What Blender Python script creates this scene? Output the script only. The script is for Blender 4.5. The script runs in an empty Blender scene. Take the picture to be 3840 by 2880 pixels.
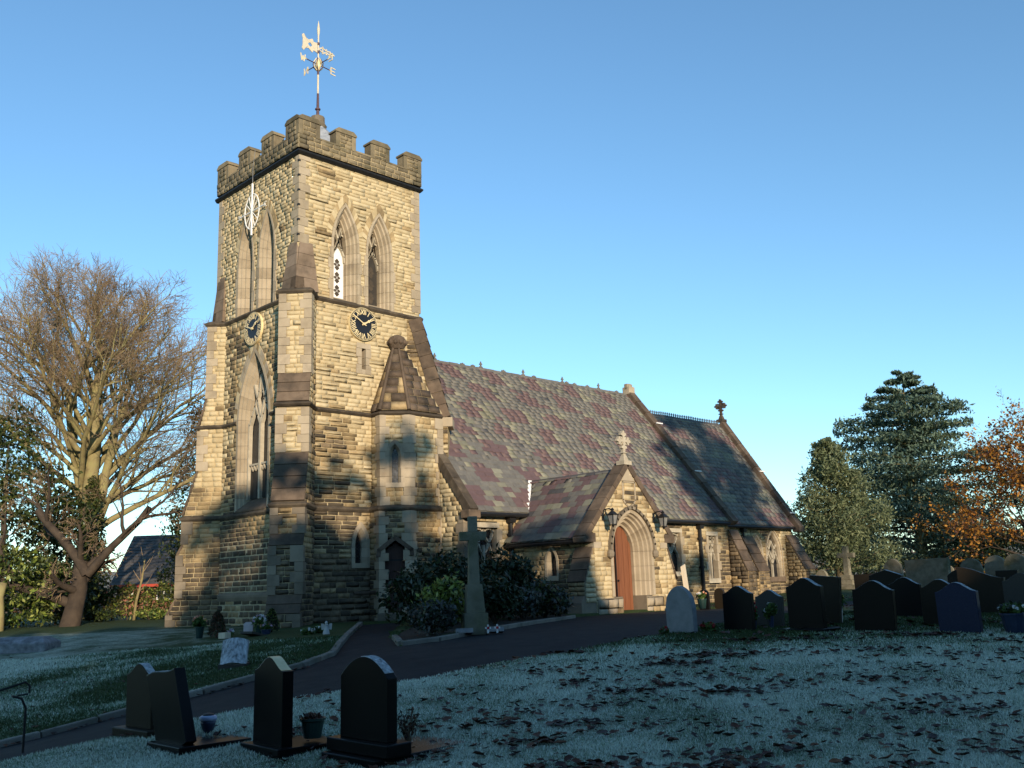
import bpy, bmesh, math, random
import numpy as np
from mathutils import Vector, Matrix
random.seed(7); rng = np.random.default_rng(7)
V = Vector
C = bpy.context.scene.collection

# ------------------------------------------------------------------ camera, sky, sun, exposure
AZ = math.radians(45.38); PITCH = math.radians(11.83); ROLL = math.radians(-1.89)
CAM = V((-15.758, -25.343, 0.0))
fw = V((math.cos(AZ)*math.cos(PITCH), math.sin(AZ)*math.cos(PITCH), math.sin(PITCH)))
rt = V((math.sin(AZ), -math.cos(AZ), 0)); up = rt.cross(fw)
rt2 = rt*math.cos(ROLL) + up*math.sin(ROLL); up2 = up*math.cos(ROLL) - rt*math.sin(ROLL)
cam = bpy.data.cameras.new('camera'); camo = bpy.data.objects.new('camera', cam); C.objects.link(camo)
cam.sensor_width = 36; cam.lens = 36*3652/3840; cam.clip_end = 6000; cam.clip_start = .05
m = Matrix((rt2, up2, -fw)).transposed().to_4x4(); m.translation = CAM
camo.matrix_world = m
scene = bpy.context.scene; scene.camera = camo
SUN = V((-0.439, -0.898, 0.2217)).normalized()
SUN_EL = math.asin(SUN.z); SUN_AZ = math.atan2(SUN.x, SUN.y)
world = bpy.data.worlds.new('World'); scene.world = world; world.use_nodes = True
wn = world.node_tree; wn.nodes.clear()
sky = wn.nodes.new('ShaderNodeTexSky'); sky.sky_type = 'NISHITA'; sky.sun_disc = False
sky.sun_elevation = SUN_EL; sky.sun_rotation = SUN_AZ; sky.altitude = 100; sky.air_density = 1.0; sky.dust_density = 0.0; sky.ozone_density = 3.2
bg = wn.nodes.new('ShaderNodeBackground'); bg.inputs[1].default_value = 0.13
wo = wn.nodes.new('ShaderNodeOutputWorld')
tint = wn.nodes.new('ShaderNodeMix'); tint.data_type = 'RGBA'; tint.blend_type = 'MULTIPLY'; tint.inputs[0].default_value = 1; tint.inputs[7].default_value = (.90, 1.02, 1.0, 1)   # the camera's white balance
wn.links.new(sky.outputs[0], tint.inputs[6]); wn.links.new(tint.outputs[2], bg.inputs[0]); wn.links.new(bg.outputs[0], wo.inputs[0])
sun = bpy.data.lights.new('sun', 'SUN'); sun.energy = 3.2; sun.angle = math.radians(.53); sun.color = (1, .83, .62)
suno = bpy.data.objects.new('sun', sun); C.objects.link(suno)
suno.rotation_euler = SUN.to_track_quat('Z', 'Y').to_euler()
vs = scene.view_settings; vs.view_transform = 'Standard'; vs.look = 'None'; vs.gamma = 1; vs.exposure = 0.9
vs.use_curve_mapping = False
scene.cycles.max_bounces = 6; scene.cycles.diffuse_bounces = 3; scene.cycles.glossy_bounces = 3
scene.cycles.transparent_max_bounces = 8

# ------------------------------------------------------------------ helpers
def tag(o, label=None, cat=None, group=None, kind=None):
    if label: o['label'] = label
    if cat: o['category'] = cat
    if group: o['group'] = group
    if kind: o['kind'] = kind
    return o
def empty(name, loc, label=None, cat=None, group=None, rz=0):
    o = bpy.data.objects.new(name, None); C.objects.link(o); o.location = loc; o.rotation_euler = (0, 0, rz)
    o.empty_display_size = .2
    return tag(o, label, cat, group)
def world_mat(o):
    m = o.matrix_basis.copy()
    if o.parent: m = world_mat(o.parent) @ o.matrix_parent_inverse @ m
    return m
def adopt(o, parent):                       # keep world coordinates under the parent
    if parent is not None:
        o.parent = parent; o.matrix_parent_inverse = world_mat(parent).inverted()
    return o
def local(o, parent):                       # coordinates are already the parent's own
    if parent is not None: o.parent = parent
    return o
class MB:
    def __init__(s): s.v = []; s.f = []; s.m = []
    def add(s, vs_, fs, mi=0):
        n = len(s.v); s.v += [tuple(p) for p in vs_]
        for f in fs: s.f.append([i+n for i in f]); s.m.append(mi)
        return s
    def hexa(s, p, mi=0):                   # 4 bottom, 4 top
        return s.add(p, [(3,2,1,0),(4,5,6,7),(0,1,5,4),(1,2,6,5),(2,3,7,6),(3,0,4,7)], mi)
    def box(s, c, d, mi=0, rot=None, taper=1.0):
        hx, hy, hz = d[0]/2, d[1]/2, d[2]/2; q = []
        for z, t in ((-hz, 1), (hz, taper)):
            for x, y in ((-hx,-hy),(hx,-hy),(hx,hy),(-hx,hy)): q.append(V((x*t, y*t, z)))
        if rot is not None: q = [rot @ p for p in q]
        c = V(c); return s.hexa([p+c for p in q], mi)
    def prism(s, poly, fr, a, b, mi=0):     # poly in (u,v) of frame fr, from depth a to b along n
        o, u, v, n = fr; k = len(poly)
        P = [o+u*x+v*y+n*a for x, y in poly] + [o+u*x+v*y+n*b for x, y in poly]
        F = [tuple(range(k))[::-1], tuple(range(k, 2*k))] + [(i, (i+1) % k, k+(i+1) % k, k+i) for i in range(k)]
        return s.add(P, F, mi)
    def tube(s, pts, rad, n=6, mi=0, cap=True):
        pts = [V(p) for p in pts]
        if not hasattr(rad, '__len__'): rad = [rad]*len(pts)
        base = len(s.v); ref = None
        for i, p in enumerate(pts):
            d = (pts[min(i+1, len(pts)-1)] - pts[max(i-1, 0)])
            d = d.normalized() if d.length > 1e-9 else V((0, 0, 1))
            if ref is None: ref = V((0, 0, 1)) if abs(d.z) < .9 else V((1, 0, 0))
            a = d.cross(ref)
            if a.length < 1e-6: a = d.cross(V((0, 1, 0.3)))
            a.normalize(); b = a.cross(d); ref = d.cross(a) if False else ref
            for k in range(n):
                t = 2*math.pi*k/n; q = p + (a*math.cos(t) + b*math.sin(t))*rad[i]; s.v.append(tuple(q))
        for i in range(len(pts)-1):
            for k in range(n):
                k2 = (k+1) % n
                s.f.append([base+i*n+k, base+i*n+k2, base+(i+1)*n+k2, base+(i+1)*n+k]); s.m.append(mi)
        if cap and n > 2:
            s.f.append([base+k for k in range(n)][::-1]); s.m.append(mi)
            e = base+(len(pts)-1)*n; s.f.append([e+k for k in range(n)]); s.m.append(mi)
        return s
    def lathe(s, prof, c=(0, 0, 0), n=14, mi=0):
        c = V(c); base = len(s.v)
        for r, z in prof:
            for k in range(n):
                t = 2*math.pi*k/n; s.v.append((c.x+r*math.cos(t), c.y+r*math.sin(t), c.z+z))
        for i in range(len(prof)-1):
            for k in range(n):
                k2 = (k+1) % n; s.f.append([base+i*n+k, base+i*n+k2, base+(i+1)*n+k2, base+(i+1)*n+k]); s.m.append(mi)
        s.f.append([base+k for k in range(n)][::-1]); s.m.append(mi)
        e = base+(len(prof)-1)*n; s.f.append([e+k for k in range(n)]); s.m.append(mi)
        return s
    def mesh(s, name, mats, smooth=False):
        me = bpy.data.meshes.new(name); me.from_pydata(s.v, [], s.f)
        if not isinstance(mats, (list, tuple)): mats = [mats]
        for x in mats: me.materials.append(x)
        if len(mats) > 1: me.polygons.foreach_set('material_index', s.m)
        if smooth: me.polygons.foreach_set('use_smooth', [True]*len(s.f))
        me.update(); return me
    def build(s, name, mats, parent=None, smooth=False, bev=0, own=False, recalc=True):
        me = s.mesh(name, mats, smooth)
        if recalc and len(s.f) < 30000:
            b = bmesh.new(); b.from_mesh(me); bmesh.ops.recalc_face_normals(b, faces=b.faces[:]); b.to_mesh(me); b.free()
        o = bpy.data.objects.new(name, me); C.objects.link(o)
        if bev:
            mod = o.modifiers.new('bevel', 'BEVEL'); mod.width = bev; mod.segments = 2; mod.limit_method = 'ANGLE'; mod.angle_limit = .6
        (local if own else adopt)(o, parent)
        return o
def np_mesh(name, verts, faces, mats, mi=None, smooth=False):   # numpy arrays, all faces of equal size
    me = bpy.data.meshes.new(name); nf, k = faces.shape
    me.vertices.add(len(verts)); me.vertices.foreach_set('co', np.asarray(verts, np.float32).ravel())
    me.loops.add(nf*k); me.loops.foreach_set('vertex_index', faces.astype(np.int32).ravel())
    me.polygons.add(nf); me.polygons.foreach_set('loop_start', np.arange(0, nf*k, k, dtype=np.int32))
    me.polygons.foreach_set('loop_total', np.full(nf, k, np.int32))
    if not isinstance(mats, (list, tuple)): mats = [mats]
    for x in mats: me.materials.append(x)
    if mi is not None: me.polygons.foreach_set('material_index', np.asarray(mi, np.int32))
    if smooth: me.polygons.foreach_set('use_smooth', np.ones(nf, bool))
    me.update(calc_edges=True); return me
def link(name, me, parent=None, own=False):
    o = bpy.data.objects.new(name, me); C.objects.link(o); (local if own else adopt)(o, parent); return o
def copy_tree(o, parent=None):
    c = o.copy(); C.objects.link(c); c.parent = parent
    for ch in list(o.children): copy_tree(ch, c)
    return c

# ------------------------------------------------------------------ materials
def lin(h): return tuple(((c/255)/12.92 if c/255 <= .04045 else ((c/255+.055)/1.055)**2.4) for c in h)
def mat(name, cols, scale=3.0, rough=.85, bump=.0, bscale=40, island=0.0, soot=None, soot_scale=.5, soot_lo=.45, soot_hi=.65, spec=.3, metal=0, detail=5, stretch=None, hue=None, transl=0, coat=0):
    """cols: list of linear colours ramped by noise; island: how strongly the per-piece random moves along the ramp"""
    mt = bpy.data.materials.new(name); mt.use_nodes = True; nt = mt.node_tree; N = nt.nodes; L = nt.links
    b = N['Principled BSDF']; b.inputs['Roughness'].default_value = rough; b.inputs['Metallic'].default_value = metal
    b.inputs['Specular IOR Level'].default_value = spec
    if coat: b.inputs['Coat Weight'].default_value = coat; b.inputs['Coat Roughness'].default_value = .05
    geo = N.new('ShaderNodeNewGeometry')
    src = geo.outputs['Position']
    if stretch:
        mp = N.new('ShaderNodeVectorMath'); mp.operation = 'MULTIPLY'; mp.inputs[1].default_value = stretch
        L.new(src, mp.inputs[0]); src = mp.outputs[0]
    nz = N.new('ShaderNodeTexNoise'); nz.inputs['Scale'].default_value = scale; nz.inputs['Detail'].default_value = detail
    nz.inputs['Roughness'].default_value = .62
    L.new(src, nz.inputs['Vector'])
    fac = nz.outputs['Fac']
    mr = N.new('ShaderNodeMapRange'); mr.inputs[1].default_value = .3; mr.inputs[2].default_value = .7
    L.new(fac, mr.inputs[0]); fac = mr.outputs[0]
    if island:
        oi = N.new('ShaderNodeObjectInfo'); ad = N.new('ShaderNodeMath'); ad.operation = 'ADD'
        L.new(geo.outputs['Random Per Island'], ad.inputs[0]); L.new(oi.outputs['Random'], ad.inputs[1])
        fr = N.new('ShaderNodeMath'); fr.operation = 'FRACT'; L.new(ad.outputs[0], fr.inputs[0])
        mx = N.new('ShaderNodeMix'); mx.data_type = 'FLOAT'; mx.inputs[0].default_value = island
        L.new(fac, mx.inputs[2]); L.new(fr.outputs[0], mx.inputs[3]); fac = mx.outputs[0]
    cr = N.new('ShaderNodeValToRGB'); el = cr.color_ramp.elements
    while len(el) < len(cols): el.new(.5)
    for i, c in enumerate(cols):
        el[i].position = i/max(1, len(cols)-1); el[i].color = (*c, 1)
    L.new(fac, cr.inputs[0]); col = cr.outputs[0]
    if soot:
        n2 = N.new('ShaderNodeTexNoise'); n2.inputs['Scale'].default_value = soot_scale; n2.inputs['Detail'].default_value = 6; n2.inputs['Roughness'].default_value = .65
        L.new(geo.outputs['Position'], n2.inputs['Vector'])
        m2 = N.new('ShaderNodeMapRange'); m2.inputs[1].default_value = soot_lo; m2.inputs[2].default_value = soot_hi; m2.inputs[4].default_value = .85
        L.new(n2.outputs['Fac'], m2.inputs[0])
        mc = N.new('ShaderNodeMix'); mc.data_type = 'RGBA'; L.new(m2.outputs[0], mc.inputs[0])
        L.new(col, mc.inputs[6]); mc.inputs[7].default_value = (*soot, 1); col = mc.outputs[2]
    L.new(col, b.inputs['Base Color'])
    if bump:
        n3 = N.new('ShaderNodeTexNoise'); n3.inputs['Scale'].default_value = bscale; n3.inputs['Detail'].default_value = 4
        L.new(src if stretch else geo.outputs['Position'], n3.inputs['Vector'])
        bp = N.new('ShaderNodeBump'); bp.inputs['Strength'].default_value = 1; bp.inputs['Distance'].default_value = bump
        L.new(n3.outputs['Fac'], bp.inputs['Height']); L.new(bp.outputs[0], b.inputs['Normal'])
    if transl:
        tr = N.new('ShaderNodeBsdfTranslucent'); ms = N.new('ShaderNodeMixShader'); ms.inputs[0].default_value = transl
        out = N['Material Output']; L.new(col, tr.inputs[0]); L.new(b.outputs[0], ms.inputs[1]); L.new(tr.outputs[0], ms.inputs[2]); L.new(ms.outputs[0], out.inputs[0])
    return mt
M = {}
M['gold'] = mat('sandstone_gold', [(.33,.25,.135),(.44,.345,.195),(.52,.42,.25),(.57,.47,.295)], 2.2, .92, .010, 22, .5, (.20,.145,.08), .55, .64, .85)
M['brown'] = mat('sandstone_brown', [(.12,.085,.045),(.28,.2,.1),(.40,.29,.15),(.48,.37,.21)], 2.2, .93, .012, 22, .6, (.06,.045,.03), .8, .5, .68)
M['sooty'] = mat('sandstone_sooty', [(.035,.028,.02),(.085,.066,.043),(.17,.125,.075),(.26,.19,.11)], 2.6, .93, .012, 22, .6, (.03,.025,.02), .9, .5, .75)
M['parapet'] = mat('parapet_stone', [(.075,.062,.04),(.18,.145,.09),(.30,.24,.145)], 2.5, .93, .008, 30, .55, (.07,.064,.035), 1.1, .5, .7)
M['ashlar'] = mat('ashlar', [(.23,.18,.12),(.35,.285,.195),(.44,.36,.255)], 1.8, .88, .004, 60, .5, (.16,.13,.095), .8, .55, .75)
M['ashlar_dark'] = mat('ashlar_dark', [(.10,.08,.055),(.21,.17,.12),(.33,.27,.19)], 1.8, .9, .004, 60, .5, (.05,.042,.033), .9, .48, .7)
M['weather'] = mat('weathered_slab', [(.055,.04,.028),(.115,.082,.056),(.18,.13,.088)], 3, .9, .006, 40, .45, (.04,.032,.024), 1.2, .5, .7)
M['broach'] = mat('broach_stone', [(.11,.078,.05),(.20,.145,.10),(.28,.21,.15)], 2.5, .9, .006, 40, .45, (.08,.06,.045), 1.2, .52, .72)
M['copedark'] = mat('coping_stone', [(.035,.028,.02),(.075,.058,.04),(.15,.115,.075)], 3, .9, .006, 40, .35)
M['mortar'] = mat('mortar', [(.33,.26,.145),(.45,.36,.21)], 6, .95, .004, 80)
M['mortar_pale'] = mat('mortar_pale', [(.34,.29,.18),(.47,.40,.26)], 6, .95, .004, 80)
M['mortar_soot'] = mat('mortar_soot', [(.12,.095,.06),(.22,.175,.105)], 6, .95, .004, 80)
M['core'] = mat('core', [(.05,.04,.03),(.08,.06,.04)])
M['slate_grey'] = mat('slate_grey', [(.095,.087,.074),(.125,.115,.097),(.15,.138,.114),(.18,.168,.138)], 6, .62, .004, 50, .42, (.13,.13,.09), 1.4, .6, .8, spec=.4)
M['slate_purple'] = mat('slate_purple', [(.10,.064,.06),(.125,.078,.073),(.15,.098,.088)], 6, .62, .004, 50, .42, spec=.4)
M['slate_green'] = mat('slate_green', [(.14,.133,.088),(.19,.18,.125),(.25,.235,.17)], 6, .65, .004, 50, .6, spec=.4)
M['slate_dark'] = mat('slate_dark', [(.05,.047,.045),(.075,.069,.064),(.10,.092,.083)], 6, .6, .004, 50, .6, spec=.4)
M['lead'] = mat('lead', [(.16,.17,.18),(.3,.31,.32),(.42,.42,.42)], 3, .55, .006, 8, spec=.5)
M['white'] = mat('white_paint', [(.72,.70,.66),(.8,.79,.76)], 5, .5)
M['gilt'] = mat('gilt', [(.62,.48,.24),(.80,.66,.38)], 9, .45, spec=.5)
M['vane_white'] = mat('pale_gilt', [(.50,.43,.31),(.64,.56,.42)], 9, .45)
M['vane_dark'] = mat('bronze_rod', [(.05,.03,.04),(.11,.06,.07)], 9, .5)
M['dial'] = mat('dial_black', [(.010,.011,.014),(.015,.016,.02)], 3, .4)
M['iron'] = mat('black_iron', [(.008,.008,.009),(.018,.017,.016)], 9, .5)
M['lamp_glass'] = mat('lamp_glass', [(.16,.16,.15),(.26,.25,.23)], 9, .15, spec=.6)
M['glass'] = mat('dark_glass', [(.006,.007,.009),(.02,.022,.026)], 5, .22, .003, 9, spec=.5)
M['tracery'] = mat('tracery_stone', [(.34,.29,.21),(.50,.44,.33)], 4, .85, .003, 60)
M['oakdoor'] = mat('red_wood_door', [(.10,.036,.018),(.18,.066,.03),(.25,.098,.045)], 4, .55, .003, 30, .45, stretch=(6,6,.4))
M['darkdoor'] = mat('dark_wood_door', [(.035,.016,.011),(.06,.028,.018)], 4, .6, .003, 30, .4, stretch=(6,6,.4))
M['darkwood'] = mat('dark_board', [(.02,.017,.014),(.05,.042,.033)], 4, .7, .003, 30, .4)
M['board'] = mat('pale_board', [(.60,.47,.31),(.74,.62,.45)], 3, .7, .002, 30, stretch=(8,8,.6))
M['granite'] = mat('black_granite', [(.004,.004,.005),(.010,.0095,.009)], 120, .3, spec=.10)
M['granite_blue'] = mat('blue_granite', [(.006,.010,.026),(.014,.02,.046),(.04,.05,.085)], 160, .35, spec=.10)
M['granite_grey'] = mat('grey_granite', [(.04,.036,.03),(.07,.063,.052)], 90, .5, .002, 200, spec=.12)
M['granite_brown'] = mat('brown_granite', [(.016,.012,.008),(.034,.025,.016)], 90, .45, .001, 200, spec=.10)
M['marble'] = mat('pale_marble', [(.18,.18,.18),(.25,.25,.245)], 8, .7, .002, 40)
M['oldstone'] = mat('old_gravestone', [(.09,.08,.05),(.19,.165,.11),(.27,.24,.17)], 3.5, .92, .008, 30, .3, (.07,.075,.035), 1.8, .5, .7)
M['frosted'] = mat('frosted_stone', [(.09,.09,.09),(.34,.36,.37),(.58,.6,.61)], 7, .9, .006, 40, stretch=(3,3,.7))
M['asphalt'] = mat('asphalt', [(.012,.012,.013),(.02,.02,.021),(.028,.027,.027)], 2.2, .9, .008, 60, spec=.15)
M['kerb'] = mat('kerb_stone', [(.10,.09,.075),(.19,.17,.14),(.26,.24,.2)], 5, .9, .006, 40, .5, (.05,.055,.03), 2.5, .5, .7)
M['soil'] = mat('soil', [(.018,.013,.009),(.04,.028,.018)], 5, .95, .02, 20)
M['bark'] = mat('bark', [(.055,.042,.026),(.12,.095,.055),(.15,.14,.06)], 3, .9, .015, 25)
M['bark_gold'] = mat('beech_bark', [(.13,.105,.05),(.25,.205,.095),(.27,.25,.10)], 2, .9, .01, 25)
M['twig'] = mat('twigs', [(.16,.11,.07),(.26,.18,.105),(.33,.25,.15)], .6, .9)
M['bark_dark'] = mat('dark_bark', [(.035,.026,.02),(.075,.055,.038)], 3, .9, .015, 25)
def leaf(name, cols, tr=.25, rough=.5, spec=.35, scale=.9): return mat(name, cols, scale, rough, island=.7, spec=spec, transl=tr, detail=3)
M['holly'] = leaf('holly_leaf', [(.012,.022,.008),(.03,.05,.014),(.065,.085,.022),(.10,.11,.035)], .15, .35)
M['ivy'] = leaf('ivy_leaf', [(.03,.04,.012),(.07,.075,.022),(.12,.105,.03)], .2)
M['rhodo'] = leaf('rhododendron_leaf', [(.008,.016,.007),(.018,.034,.012),(.035,.055,.02)], .1, .35)
M['varieg_lit'] = leaf('variegated_lit_leaf', [(.06,.10,.015),(.15,.20,.03),(.28,.31,.07),(.38,.38,.15)], .2)  # variegated leaf colour, raised to paint in dappled sun
M['duskleaf'] = leaf('dusty_leaf', [(.03,.038,.03),(.065,.07,.06),(.12,.12,.11)], .15)
M['pine'] = leaf('pine_needles', [(.06,.085,.045),(.16,.19,.09),(.29,.31,.16)], .35, .6)
M['cedar'] = leaf('cedar_needles', [(.045,.085,.07),(.12,.18,.125),(.22,.28,.18)], .35, .6)
M['oakleaf'] = leaf('autumn_leaf', [(.20,.075,.012),(.40,.16,.022),(.55,.26,.04),(.62,.34,.08)], .4)
M['russet'] = leaf('russet_leaf', [(.07,.03,.02),(.13,.055,.03),(.17,.07,.035)], .3)
M['evergreen_deep'] = leaf('deep_evergreen_leaf', [(.010,.018,.008),(.022,.036,.014),(.04,.055,.02)], .03)
M['evergreen'] = leaf('evergreen_leaf', [(.010,.018,.008),(.022,.036,.014),(.045,.06,.02)], .15)
M['fallen'] = mat('fallen_leaf', [(.018,.007,.005),(.05,.018,.010),(.095,.036,.018),(.16,.07,.028)], 2.0, .75, island=.75)
M['fallen_frost'] = mat('frosted_fallen_leaf', [(.02,.012,.010),(.05,.032,.026),(.09,.065,.055)], 2.0, .75, island=.75)
M['petal_white'] = mat('white_petal', [(.62,.6,.56),(.8,.79,.75)], 20, .6, island=.5)
M['petal_pink'] = mat('pink_petal', [(.55,.16,.10),(.75,.32,.22),(.8,.5,.3)], 20, .6, island=.8)
M['petal_lilac'] = mat('lilac_petal', [(.42,.26,.40),(.6,.45,.55)], 20, .6, island=.8)
M['petal_red'] = mat('red_petal', [(.28,.012,.02),(.45,.03,.03)], 20, .6, island=.8)
M['petal_yellow'] = mat('yellow_petal', [(.5,.38,.05),(.62,.5,.12)], 20, .6, island=.8)
M['stalk'] = leaf('flower_leaf', [(.03,.06,.015),(.08,.14,.03),(.16,.22,.06)], .2)
M['potgreen'] = mat('green_pot', [(.012,.035,.03),(.02,.05,.042)], 6, .4)
M['potblue'] = mat('blue_pot', [(.02,.03,.06),(.03,.045,.085)], 6, .35)
M['potwhite'] = mat('white_pot', [(.62,.55,.5),(.72,.66,.6)], 6, .5)
M['brick'] = mat('red_brick', [(.22,.085,.055),(.34,.14,.09)], 8, .9, .006, 40, .5)
M['render'] = mat('render', [(.42,.38,.30),(.5,.45,.36)], 3, .9)
M['redtrim'] = mat('red_fascia', [(.32,.035,.02),(.42,.06,.03)], 3, .5)
M['hill'] = mat('far_hill', [(.20,.17,.13),(.27,.22,.16),(.16,.15,.10)], .02, .95)

# ------------------------------------------------------------------ ground shape
CP = np.array([(0,0,-1.6),(0,-8,-1.7),(0,8,-1.5),(-10,0,-1.6),(-10,15,-1.4),(-10,-15,-1.8),
(8,-4,-1.62),(8,0,-1.6),(7.6,4,-1.52),(9.2,-2,-1.58),(12,8,-1.22),(12,3,-1.33),(12,0,-1.38),
(10.9,-5.7,-1.65),(12.2,-3.97,-1.36),(13.35,-2.3,-1.247),(14.9,-.46,-1.12),(17.35,2.4,-.92),(17,6,-.93),(17,9,-.94),(20,10,-.85),
(14.3,-7.5,-1.93),(15.4,-5.0,-1.44),(17.5,-3.1,-1.075),(17.6,-2.0,-.935),(21,-.46,-.86),(26.5,1.7,-.81),(31,3.5,-.8),(29,-6,-.84),(31,-8,-.87),(34,-11,-.88),
(30.8,-3.7,-.85),(24,-11,-1.15),(20,-8,-1.3),(24,-5,-.95),(20,-14,-1.6),(30,-16,-1.0),(40,-18,-.85),(40,-30,-.9),(25,-25,-1.6),(12,-16,-2.2),
(35,12,-.7),(45,15,-.55),(60,20,-.5),(60,0,-.8),(60,-30,-.9),(36,10,-.8),(40,30,-.6),(20,25,-.9),(5,20,-1.3),(32,6,-.8),(44,8,-.8)], float)
def tps(d2): return np.where(d2 > 0, .5*d2*np.log(d2+1e-12), 0)
nC = len(CP)
_K = tps(((CP[:, None, :2]-CP[None, :, :2])**2).sum(-1)) + np.eye(nC)*3.0
_P = np.c_[np.ones(nC), CP[:, :2]]
_W = np.linalg.solve(np.block([[_K, _P], [_P.T, np.zeros((3, 3))]]), np.r_[CP[:, 2], 0, 0, 0])
ca, sa = math.cos(AZ), math.sin(AZ)
def rl(x, y): dx, dy = x-CAM.x, y-CAM.y; return dx*ca+dy*sa, dx*sa-dy*ca
def xy(r, l): return CAM.x+r*ca+l*sa, CAM.y+r*sa-l*ca
def g(x, y):
    r, l = rl(np.asarray(x, float), np.asarray(y, float)); sh = r.shape; r = r.ravel(); l = l.ravel()
    z = np.empty(len(r))
    for i in range(0, len(r), 20000):
        a, b = r[i:i+20000], l[i:i+20000]
        z[i:i+20000] = tps((a[:, None]-CP[:, 0])**2+(b[:, None]-CP[:, 1])**2) @ _W[:nC] + _W[nC] + _W[nC+1]*a + _W[nC+2]*b
    k = np.clip((np.hypot(r-25, l)-32)/20, 0, 1); k = k*k*(3-2*k)
    z = z*(1-k) + (-.85)*k
    return z.reshape(sh) if sh else float(z[0])
PATH = [(-40,-12.9),(-20,-13.3),(-12.2,-13.6),(-10,-13.95),(-8,-14.2),(-5.6,-14.35),(-1.9,-14.45),(3,-13.6),(8,-12.6),(16,-11.8),(44,-11.0),
        (44,-8.2),(16,-9.3),(12.2,-8.6),(11.2,-6.9),(11.0,-5.9),(5.6,-6.0),(4.9,-6.55),(-.77,-9.24),(-3.2,-10.35),(-4.0,-10.2),(-2.0,-7.2),(2.9,-1.5),
        (2.5,-1.3),(1.4,-1.4),(-5.2,-9.7),(-6.3,-10.42),(-8.14,-10.5),(-12,-10.1),(-20,-9.2),(-40,-8.0)]
def inside(poly, x, y):
    x = np.asarray(x); y = np.asarray(y); r = np.zeros(x.shape, bool); n = len(poly)
    for i in range(n):
        (x0, y0), (x1, y1) = poly[i], poly[(i+1) % n]
        c = ((y0 > y) != (y1 > y)) & (x < (x1-x0)*(y-y0)/(y1-y0+1e-12)+x0); r ^= c
    return r
BED = [(-3.2,-10.2),(-.77,-9.1),(4.9,-6.4),(5.6,-5.6),(6.2,-5.0),(6.7,-2.3),(3.2,-2.0),(2.6,-2.9),(-2.0,-7.6),(-4.0,-10.0)]
def ground_sheet():
    def axis(a0, a1, far, st):
        core = np.arange(a0, a1+1e-6, st); s = st; lo = []; p = a0
        while p > -far: s *= 1.25; p -= s; lo.append(p)
        s = st; hi = []; p = a1
        while p < far: s *= 1.25; p += s; hi.append(p)
        return np.r_[lo[::-1], core, hi]
    X = axis(-20, 24, 1500, .22); Y = axis(-26, 6, 1500, .22)
    gx, gy = np.meshgrid(X, Y); z = g(gx, gy)
    z += .018*np.sin(gx*2.1+np.sin(gy*1.3)*2)*np.sin(gy*1.7+1)*(np.hypot(gx+5, gy+12) < 40)
    z -= .16*inside(PATH, gx, gy)
    z -= .06*inside(BED, gx, gy)
    nx, ny = len(X), len(Y); v = np.c_[gx.ravel(), gy.ravel(), z.ravel()]
    i = np.arange(nx*ny).reshape(ny, nx); f = np.stack([i[:-1, :-1], i[:-1, 1:], i[1:, 1:], i[1:, :-1]], -1).reshape(-1, 4)
    return v, f
def ground_material():
    mt = bpy.data.materials.new('frosty_turf'); mt.use_nodes = True; nt = mt.node_tree; N = nt.nodes; L = nt.links
    b = N['Principled BSDF']; b.inputs['Roughness'].default_value = .9; b.inputs['Specular IOR Level'].default_value = .2
    geo = N.new('ShaderNodeNewGeometry')
    at = N.new('ShaderNodeAttribute'); at.attribute_name = 'frost'
    nz = N.new('ShaderNodeTexNoise'); nz.inputs['Scale'].default_value = 1.1; nz.inputs['Detail'].default_value = 8; nz.inputs['Roughness'].default_value = .7
    L.new(geo.outputs['Position'], nz.inputs['Vector'])
    ad = N.new('ShaderNodeMath'); ad.operation = 'ADD'; L.new(at.outputs['Fac'], ad.inputs[0]); L.new(nz.outputs['Fac'], ad.inputs[1])
    mr = N.new('ShaderNodeMapRange'); mr.inputs[1].default_value = .72; mr.inputs[2].default_value = 1.15; L.new(ad.outputs[0], mr.inputs[0])
    n2 = N.new('ShaderNodeTexNoise'); n2.inputs['Scale'].default_value = 26; n2.inputs['Detail'].default_value = 6; L.new(geo.outputs['Position'], n2.inputs['Vector'])
    g1 = N.new('ShaderNodeValToRGB'); g1.color_ramp.elements[0].color = (.012,.022,.008,1); g1.color_ramp.elements[1].color = (.055,.085,.022,1); g1.color_ramp.elements[0].position = .3; g1.color_ramp.elements[1].position = .7
    L.new(n2.outputs['Fac'], g1.inputs[0])
    g2 = N.new('ShaderNodeValToRGB'); g2.color_ramp.elements[0].color = (.18,.23,.15,1); g2.color_ramp.elements[1].color = (.68,.72,.60,1); g2.color_ramp.elements[0].position = .3; g2.color_ramp.elements[1].position = .68
    L.new(n2.outputs['Fac'], g2.inputs[0])
    mx = N.new('ShaderNodeMix'); mx.data_type = 'RGBA'; L.new(mr.outputs[0], mx.inputs[0]); L.new(g1.outputs[0], mx.inputs[6]); L.new(g2.outputs[0], mx.inputs[7])
    L.new(mx.outputs[2], b.inputs['Base Color'])
    bp = N.new('ShaderNodeBump'); bp.inputs['Distance'].default_value = .03; L.new(n2.outputs['Fac'], bp.inputs['Height']); L.new(bp.outputs[0], b.inputs['Normal'])
    return mt
def frost_at(x, y):
    """how much rime lies on the turf (0..1): heavy on the open lawns, none beside the church and under the graves' lee"""
    r, l = rl(x, y)
    f = np.full(np.shape(x), .42)
    f = np.where(r > 15.2, .42-(r-15.2)*.16, f)
    left = (y > -10.3) & (x < 0)
    f = np.where(left, .10+.32*np.clip((-3.2-l*1.0-3)/5, -1, 1)*np.clip((r-12)/6, 0, 1), f)
    f = np.where(left & (r > 30), f-(r-30)*.1, f)
    return np.clip(f, -.1, .5)
gv, gf = ground_sheet()
me = np_mesh('ground', gv, gf, ground_material(), smooth=True)
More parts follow.
